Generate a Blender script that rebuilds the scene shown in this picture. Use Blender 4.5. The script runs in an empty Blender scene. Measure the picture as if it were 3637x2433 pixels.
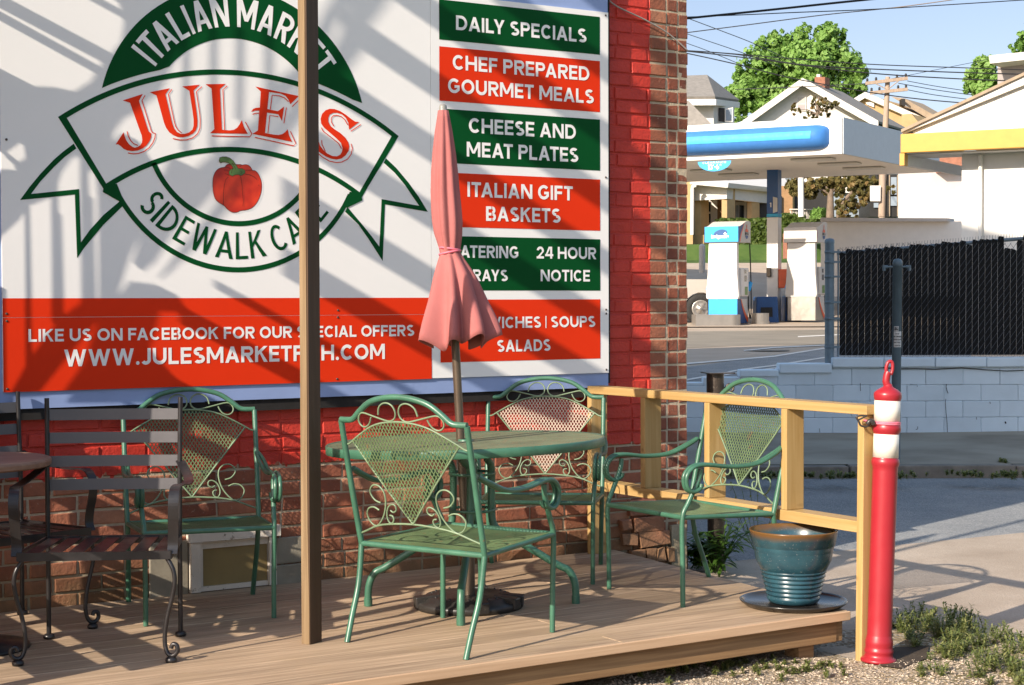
import bpy, math, random, json
import numpy as np
from mathutils import Vector, Matrix

# ------------------------------------------------------------------ scene, camera, light
SC = bpy.context.scene
COL = SC.collection
random.seed(7)
R = math.radians
CAM_H, CAM_D = 1.33, 7.16            # eye height above the deck, distance from the sign wall (y = 0)
FPX = 5850.0                         # focal length in pixels of the 3637 px wide photograph
YAW, PITCH, ROLL = R(32.5), R(1.4), R(0.18)
fwd = Vector((math.sin(YAW)*math.cos(PITCH), math.cos(YAW)*math.cos(PITCH), -math.sin(PITCH)))
rgt = Vector((math.cos(YAW), -math.sin(YAW), 0.0))
dwn = fwd.cross(rgt)
_c, _s = math.cos(ROLL), math.sin(ROLL)
rgt, dwn = _c*rgt + _s*dwn, -_s*rgt + _c*dwn
CAM = Vector((0, -CAM_D, CAM_H))
cd = bpy.data.cameras.new('camera'); cam = bpy.data.objects.new('camera', cd); COL.objects.link(cam)
m = Matrix((rgt, -dwn, -fwd)).transposed().to_4x4(); m.translation = CAM
cam.matrix_world = m
cd.sensor_fit = 'HORIZONTAL'; cd.sensor_width = 36; cd.lens = FPX/3637*36; cd.clip_start = 0.1; cd.clip_end = 2000
SC.camera = cam

SUN_T = Vector((1.0, 0.30, -0.53)).normalized()      # the way the light travels
w = bpy.data.worlds.new("World"); SC.world = w; w.use_nodes = True
nt = w.node_tree; bg = nt.nodes['Background']
sky = nt.nodes.new('ShaderNodeTexSky'); sky.sky_type = 'NISHITA'; sky.sun_disc = False
sky.sun_elevation = math.asin(-SUN_T.z); sky.sun_rotation = math.atan2(-SUN_T.x, -SUN_T.y)
sky.altitude = 300; sky.air_density = 1.0; sky.dust_density = 1.2; sky.ozone_density = 1.0
# the low sky of the photograph is paler and dimmer than the clear-air model, the upper sky hazier and brighter
tcw = nt.nodes.new('ShaderNodeTexCoord'); sxw = nt.nodes.new('ShaderNodeSeparateXYZ'); nt.links.new(tcw.outputs['Generated'], sxw.inputs[0])
rw_ = nt.nodes.new('ShaderNodeValToRGB'); ew = rw_.color_ramp.elements
ew[0].position = 0.0; ew[0].color = (0.40, 0.36, 0.42, 1); ew[1].position = 0.62; ew[1].color = (0.98, 0.95, 0.86, 1)
e_ = ew.new(0.20); e_.color = (0.45, 0.405, 0.415, 1)
nt.links.new(sxw.outputs[2], rw_.inputs[0])
mw = nt.nodes.new('ShaderNodeMix'); mw.data_type = 'RGBA'; mw.blend_type = 'MULTIPLY'; mw.inputs[0].default_value = 1.0
nt.links.new(sky.outputs[0], mw.inputs[6]); nt.links.new(rw_.outputs[0], mw.inputs[7])
kw = nt.nodes.new('ShaderNodeVectorMath'); kw.operation = 'SCALE'; kw.inputs['Scale'].default_value = 1.68; nt.links.new(mw.outputs[2], kw.inputs[0])
nt.links.new(kw.outputs[0], bg.inputs[0]); bg.inputs[1].default_value = 0.13
ld = bpy.data.lights.new('sun', 'SUN'); ld.energy = 4.8; ld.angle = R(0.53); ld.color = (1.0, 0.885, 0.745)
sun = bpy.data.objects.new('sun', ld); COL.objects.link(sun)
sun.rotation_euler = SUN_T.to_track_quat('-Z', 'Y').to_euler(); sun.location = (-20, -6, 15)
SC.view_settings.view_transform = 'Standard'; SC.view_settings.look = 'None'
SC.view_settings.gamma = 1.0; SC.view_settings.exposure = 0.75
SC.cycles.max_bounces = 6; SC.cycles.diffuse_bounces = 3; SC.cycles.glossy_bounces = 3
SC.cycles.transparent_max_bounces = 8; SC.cycles.caustics_reflective = False; SC.cycles.caustics_refractive = False
SC.cycles.use_denoising = True

# a pixel of the photograph -> the ray through it; used to read places and sizes off the photograph
def ray(x, y): return fwd + rgt*((x-1818.5)/FPX) + dwn*((y-1216.5)/FPX)
def pz(x, y, z=0.0): v = ray(x, y); return CAM + v*((z-CAM.z)/v.z)
def py(x, y, Y=0.0): v = ray(x, y); return CAM + v*((Y-CAM.y)/v.y)
def pxp(x, y, X): v = ray(x, y); return CAM + v*((X-CAM.x)/v.x)
def pd(x, y, d): return CAM + ray(x, y)*d
def depth(p): return (Vector(p)-CAM).dot(fwd)

# ------------------------------------------------------------------ mesh helper
class MB:
    def __init__(s): s.v = []; s.f = []; s.sm = []; s.t = []; s.tint = 0.5
    def add(s, vs, fs, smooth=False):
        b = len(s.v); s.v.extend([tuple(p) for p in vs])
        for f in fs:
            s.f.append(tuple(b+i for i in f)); s.sm.append(smooth); s.t.append(s.tint)
        return s
    def box(s, c, d, rot=None, ch=0.0):
        c = Vector(c); hx, hy, hz = d[0]/2, d[1]/2, d[2]/2
        M = rot if rot is not None else Matrix.Identity(3)
        vs = [c + M @ Vector((x, y, z)) for x in (-hx, hx) for y in (-hy, hy) for z in (-hz, hz)]
        return s.add(vs, [(0,1,3,2), (4,6,7,5), (0,4,5,1), (2,3,7,6), (0,2,6,4), (1,5,7,3)])
    def bx(s, a, b):
        a = Vector(a); b = Vector(b); return s.box((a+b)/2, tuple(abs(b[i]-a[i]) for i in range(3)))
    def bar(s, p, q, w, h, up=(0,0,1)):
        p = Vector(p); q = Vector(q); x = (q-p); L = x.length; x.normalize()
        u = Vector(up); y = u.cross(x)
        if y.length < 1e-5: y = Vector((0,1,0)).cross(x)
        y.normalize(); z = x.cross(y)
        return s.box((p+q)/2, (L, w, h), Matrix((x, y, z)).transposed())
    def tube(s, pts, r, n=8, cap=True, closed=False):
        P = [Vector(p) for p in pts]; N = len(P)
        rs = r if hasattr(r, '__len__') else [r]*N
        T = []
        for i in range(N):
            a = P[(i-1) % N] if (closed or i > 0) else P[i]; b = P[(i+1) % N] if (closed or i < N-1) else P[i]
            t = b-a; T.append(t.normalized() if t.length > 1e-9 else Vector((0,0,1)))
        u = T[0].orthogonal().normalized(); vs = []
        for i in range(N):
            u = (u - T[i]*u.dot(T[i])); u = u.normalized() if u.length > 1e-6 else T[i].orthogonal().normalized()
            k = T[i].cross(u)
            for j in range(n):
                a = 2*math.pi*j/n; vs.append(P[i] + (u*math.cos(a) + k*math.sin(a))*rs[i])
        fs = []
        for i in range(N if closed else N-1):
            i2 = (i+1) % N
            for j in range(n): fs.append((i*n+j, i*n+(j+1) % n, i2*n+(j+1) % n, i2*n+j))
        s.add(vs, fs, True)
        if cap and not closed:
            s.add(vs[:n], [tuple(range(n-1, -1, -1))]); s.add(vs[-n:], [tuple(range(n))])
        return s
    def lathe(s, prof, o=(0,0,0), axis=(0,0,1), n=24, smooth=True, fold=None):
        A = Vector(axis).normalized(); u = Vector((1,0,0)); u = (u-A*u.dot(A)).normalized(); k = A.cross(u); o = Vector(o)
        vs = []; fs = []
        for i, (r, h) in enumerate(prof):
            for j in range(n):
                a = 2*math.pi*j/n; vs.append(o + A*h + (u*math.cos(a)+k*math.sin(a))*r)
        for i in range(len(prof)-1):
            for j in range(n): fs.append((i*n+j, i*n+(j+1) % n, (i+1)*n+(j+1) % n, (i+1)*n+j))
        return s.add(vs, fs, smooth)
    def disc(s, o, r, axis=(0,0,1), n=24):
        A = Vector(axis).normalized(); u = A.orthogonal().normalized(); k = A.cross(u); o = Vector(o)
        return s.add([o+(u*math.cos(2*math.pi*j/n)+k*math.sin(2*math.pi*j/n))*r for j in range(n)], [tuple(range(n))])
    def prism(s, loop, d):           # planar loop of points pushed along d
        L = [Vector(p) for p in loop]; d = Vector(d); n = len(L)
        return s.add(L + [p+d for p in L], [tuple(range(n-1,-1,-1)), tuple(range(n, 2*n))] + [(i, (i+1) % n, n+(i+1) % n, n+i) for i in range(n)])
    def quad(s, a, b, c, d): return s.add([a,b,c,d], [(0,1,2,3)])
    def grid(s, f, nu, nv, smooth=True):
        vs = [f(i/nu, j/nv) for i in range(nu+1) for j in range(nv+1)]
        return s.add(vs, [(i*(nv+1)+j, (i+1)*(nv+1)+j, (i+1)*(nv+1)+j+1, i*(nv+1)+j+1) for i in range(nu) for j in range(nv)], smooth)
    def build(s, name, mat, parent=None, world=True, bevel=0.0, bseg=2):
        me = bpy.data.meshes.new(name)
        off = Vector((0,0,0))
        if parent is not None and world:
            q = parent
            while q is not None: off += Vector(q.location); q = q.parent
        V = [(p[0]-off.x, p[1]-off.y, p[2]-off.z) for p in s.v]
        me.from_pydata(V, [], s.f); me.polygons.foreach_set('use_smooth', s.sm)
        at = me.attributes.new('tint', 'FLOAT', 'FACE'); at.data.foreach_set('value', s.t)
        me.materials.append(mat); me.update()
        o = bpy.data.objects.new(name, me); COL.objects.link(o)
        if parent is not None: o.parent = parent
        if bevel:
            b = o.modifiers.new('bevel', 'BEVEL'); b.width = bevel; b.segments = bseg; b.limit_method = 'ANGLE'; b.angle_limit = R(40)
        return o

def tag(o, label=None, cat=None, group=None, kind=None):
    if label: o['label'] = label
    if cat: o['category'] = cat
    if group: o['group'] = group
    if kind: o['kind'] = kind
    return o
def thing(name, label, cat, loc=(0,0,0), group=None, rz=0.0):
    o = bpy.data.objects.new(name, None); COL.objects.link(o); o.location = loc; o.rotation_euler = (0,0,rz); o.empty_display_size = 0.1
    return tag(o, label, cat, group)
def copy_tree(o, parent=None):
    c = o.copy(); COL.objects.link(c)
    if parent is not None: c.parent = parent
    for ch in list(o.children): copy_tree(ch, c)
    return c
def spline(P, k=6, closed=False):            # Catmull-Rom through points
    P = [Vector(p) for p in P]; n = len(P); out = []
    for i in range(n if closed else n-1):
        g = (lambda j: P[j % n]) if closed else (lambda j: P[max(0, min(n-1, j))])
        a, b, c, d = g(i-1), g(i), g(i+1), g(i+2)
        for j in range(k):
            t = j/k; out.append(0.5*((2*b)+(c-a)*t+(2*a-5*b+4*c-d)*t*t+(3*b-a-3*c+d)*t**3))
    if not closed: out.append(P[-1])
    return out
from mathutils.geometry import tessellate_polygon
def clean(L, eps=1e-6):
    o = []
    for p in L:
        if not o or abs(p[0]-o[-1][0])+abs(p[1]-o[-1][1]) > eps: o.append((p[0], p[1]))
    while len(o) > 3 and abs(o[0][0]-o[-1][0])+abs(o[0][1]-o[-1][1]) <= eps: o.pop()
    return o
def area2(L): return sum(L[i][0]*L[(i+1) % len(L)][1]-L[(i+1) % len(L)][0]*L[i][1] for i in range(len(L)))
def inside(p, L):
    c = False
    for i in range(len(L)):
        (x0, y0), (x1, y1) = L[i], L[i-1]
        if (y0 > p[1]) != (y1 > p[1]) and p[0] < (x1-x0)*(p[1]-y0)/(y1-y0)+x0: c = not c
    return c
def offset(L, d):                              # outline pushed outward by d (holes arrive with d < 0)
    L = L if area2(L) > 0 else L[::-1]; n = len(L); out = []
    for i in range(n):
        a = Vector(L[i-1]); b = Vector(L[i]); c = Vector(L[(i+1) % n])
        e = (b-a).normalized(); f = (c-b).normalized(); n1 = Vector((e.y, -e.x)); n2 = Vector((f.y, -f.x))
        k = 1+n1.dot(n2); v = (n1+n2)/max(k, 0.14); q = b+v*d; out.append((q.x, q.y))
    return out
def flat(groups, name, mat, frame, parent=None, world=True, bold=0.0):
    """planar artwork: each group of closed loops (holes inside) filled, laid in frame(u, v) -> point"""
    mb = MB()
    if len(groups[0][0]) == 2 and not hasattr(groups[0][0][0], '__len__'): groups = [groups]
    for G in groups:
        G = [clean(L) for L in G]
        hole = [any(all(inside(p, K) for p in L) for K in G if K is not L) for L in G]
        if bold: G = [offset(L, -bold if h else bold) for L, h in zip(G, hole)]
        for j, i in enumerate([i for i in range(len(G)) if not hole[i]]):
            Q = [G[i]] + [G[k] for k in range(len(G)) if hole[k] and inside(G[k][0], G[i])]
            tr = tessellate_polygon([[Vector((p[0], p[1], 0)) for p in L] for L in Q])
            mb.add([Vector(frame(*p)) - Vector((0, 0.0003*j, 0)) for L in Q for p in L], [tuple(q) for q in tr])
    return mb.build(name, mat, parent, world)
def stroke(pts, wd):                          # a thin closed outline round a polyline
    P = [Vector((p[0], p[1])) for p in pts]; A = []; B = []
    for i in range(len(P)):
        a = P[max(0, i-1)]; b = P[min(len(P)-1, i+1)]; t = (b-a).normalized(); nrm = Vector((-t.y, t.x))
        A.append(P[i]+nrm*wd/2); B.append(P[i]-nrm*wd/2)
    return [tuple(p) for p in A + B[::-1]]

# ------------------------------------------------------------------ materials
def newmat(name):
    m = bpy.data.materials.new(name); m.use_nodes = True; t = m.node_tree
    return m, t, t.nodes['Principled BSDF']
def node(t, typ, **kw):
    n = t.nodes.new(typ)
    for k, v in kw.items():
        if k in n.inputs: n.inputs[k].default_value = v
        else: setattr(n, k, v)
    return n
def coords(t, scale=(1,1,1), which='Object'):
    tc = node(t, 'ShaderNodeTexCoord'); mp = node(t, 'ShaderNodeMapping'); mp.inputs['Scale'].default_value = scale
    t.links.new(tc.outputs[which], mp.inputs['Vector']); return mp.outputs[0]
def noise(t, vec, scale, detail=4, rough=0.55, dist=0.0):
    n = node(t, 'ShaderNodeTexNoise'); n.inputs['Scale'].default_value = scale; n.inputs['Detail'].default_value = detail
    n.inputs['Roughness'].default_value = rough; n.inputs['Distortion'].default_value = dist
    t.links.new(vec, n.inputs['Vector']); return n.outputs['Fac']
def ramp(t, fac, stops):
    r = node(t, 'ShaderNodeValToRGB'); e = r.color_ramp.elements
    while len(e) < len(stops): e.new(0.5)
    for i, (p, c) in enumerate(stops):
        e[i].position = p; e[i].color = (*c, 1) if len(c) == 3 else c
    t.links.new(fac, r.inputs[0]); return r.outputs[0]
def mix(t, fac, a, b, mode='MIX'):
    n = node(t, 'ShaderNodeMix', data_type='RGBA', blend_type=mode)
    for sock, val in ((n.inputs[0], fac), (n.inputs[6], a), (n.inputs[7], b)):
        if hasattr(val, 'links'): t.links.new(val, sock)
        else: sock.default_value = val if not hasattr(val, '__len__') else ((*val, 1) if len(val) == 3 else val)
    return n.outputs[2]
def math_(t, op, a, b=0.0, clamp=False):
    n = node(t, 'ShaderNodeMath', operation=op, use_clamp=clamp)
    for i, v in enumerate((a, b)):
        if hasattr(v, 'links'): t.links.new(v, n.inputs[i])
        else: n.inputs[i].default_value = v
    return n.outputs[0]
def attr(t, name='tint'): return node(t, 'ShaderNodeAttribute', attribute_name=name).outputs['Fac']
def bump(t, bsdf, h, strength=0.3, dist=0.01):
    b = node(t, 'ShaderNodeBump'); b.inputs['Strength'].default_value = strength; b.inputs['Distance'].default_value = dist
    t.links.new(h, b.inputs['Height']); t.links.new(b.outputs[0], bsdf.inputs['Normal'])
def paint(name, col, rough=0.5, metal=0.0, var=0.12, scale=6.0, wear=None, wear_amt=0.62, bmp=0.0, bscale=120, spec=0.5, stretch=(1,1,1), tintvar=0.0):
    """plain coloured surface with soft unevenness and optional worn or rusty spots"""
    m, t, b = newmat(name); v = coords(t, stretch)
    n1 = noise(t, v, scale, 5)
    lo = tuple(c*(1-var) for c in col); hi = tuple(min(1, c*(1+var)) for c in col)
    c = ramp(t, n1, [(0.3, lo), (0.7, hi)])
    if tintvar:
        k = math_(t, 'MULTIPLY_ADD', attr(t), tintvar); 
        t.nodes[-1].inputs[2].default_value = 1-tintvar/2
        mm = node(t, 'ShaderNodeVectorMath', operation='SCALE'); t.links.new(c, mm.inputs[0]); t.links.new(k, mm.inputs['Scale']); c = mm.outputs[0]
    if wear:
        n2 = noise(t, v, scale*4.5, 6, 0.65)
        f = ramp(t, n2, [(wear_amt, (0,0,0)), (wear_amt+0.06, (1,1,1))])
        c = mix(t, f, c, wear)
    t.links.new(c, b.inputs['Base Color'])
    b.inputs['Roughness'].default_value = rough; b.inputs['Metallic'].default_value = metal; b.inputs['Specular IOR Level'].default_value = spec
    rr = ramp(t, noise(t, v, scale*3, 3), [(0.3, (rough*0.85,)*3), (0.7, (min(1, rough*1.15),)*3)]); t.links.new(rr, b.inputs['Roughness'])
    if bmp: bump(t, b, noise(t, v, bscale, 4), bmp, 0.004)
    return m
def wood(name, dark, light, grain=(2.0, 40, 40), rough=0.65, tintvar=0.35, knots=0.0, bmp=0.25, stain=None):
    m, t, b = newmat(name); v = coords(t, grain); tn = attr(t)
    ofs = node(t, 'ShaderNodeCombineXYZ'); t.links.new(math_(t, 'MULTIPLY', tn, 37.0), ofs.inputs[0]); t.links.new(math_(t, 'MULTIPLY', tn, 91.0), ofs.inputs[2])
    vv = node(t, 'ShaderNodeVectorMath', operation='ADD'); t.links.new(v, vv.inputs[0]); t.links.new(ofs.outputs[0], vv.inputs[1])
    n1 = noise(t, vv.outputs[0], 1.0, 6, 0.6, 0.6)
    c = ramp(t, n1, [(0.28, dark), (0.72, light)])
    wv = node(t, 'ShaderNodeTexWave', wave_type='BANDS', bands_direction='DIAGONAL'); wv.inputs['Scale'].default_value = 0.55; wv.inputs['Distortion'].default_value = 9; wv.inputs['Detail'].default_value = 3
    t.links.new(vv.outputs[0], wv.inputs['Vector'])
    c = mix(t, math_(t, 'MULTIPLY', wv.outputs['Fac'], 0.35), c, dark)
    k = math_(t, 'MULTIPLY_ADD', tn, tintvar); t.nodes[-1].inputs[2].default_value = 1-tintvar/2
    mm = node(t, 'ShaderNodeVectorMath', operation='SCALE'); t.links.new(c, mm.inputs[0]); t.links.new(k, mm.inputs['Scale']); c = mm.outputs[0]
    if stain:
        f = ramp(t, noise(t, coords(t, (1,1,1)), 3.0, 5, 0.6), [(0.52, (0,0,0)), (0.68, (1,1,1))])
        c = mix(t, math_(t, 'MULTIPLY', f, 0.6), c, stain)
    if knots:
        vo = node(t, 'ShaderNodeTexVoronoi'); vo.inputs['Scale'].default_value = 1.0; t.links.new(coords(t, (3.2, 9, 9)), vo.inputs['Vector'])
        f = ramp(t, vo.outputs['Distance'], [(0.05, (1,1,1)), (0.13, (0,0,0))]); c = mix(t, math_(t, 'MULTIPLY', f, knots), c, tuple(x*0.35 for x in dark))
    t.links.new(c, b.inputs['Base Color']); b.inputs['Roughness'].default_value = rough; b.inputs['Specular IOR Level'].default_value = 0.3
    bump(t, b, n1, bmp, 0.004)
    return m
M = {}
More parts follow.
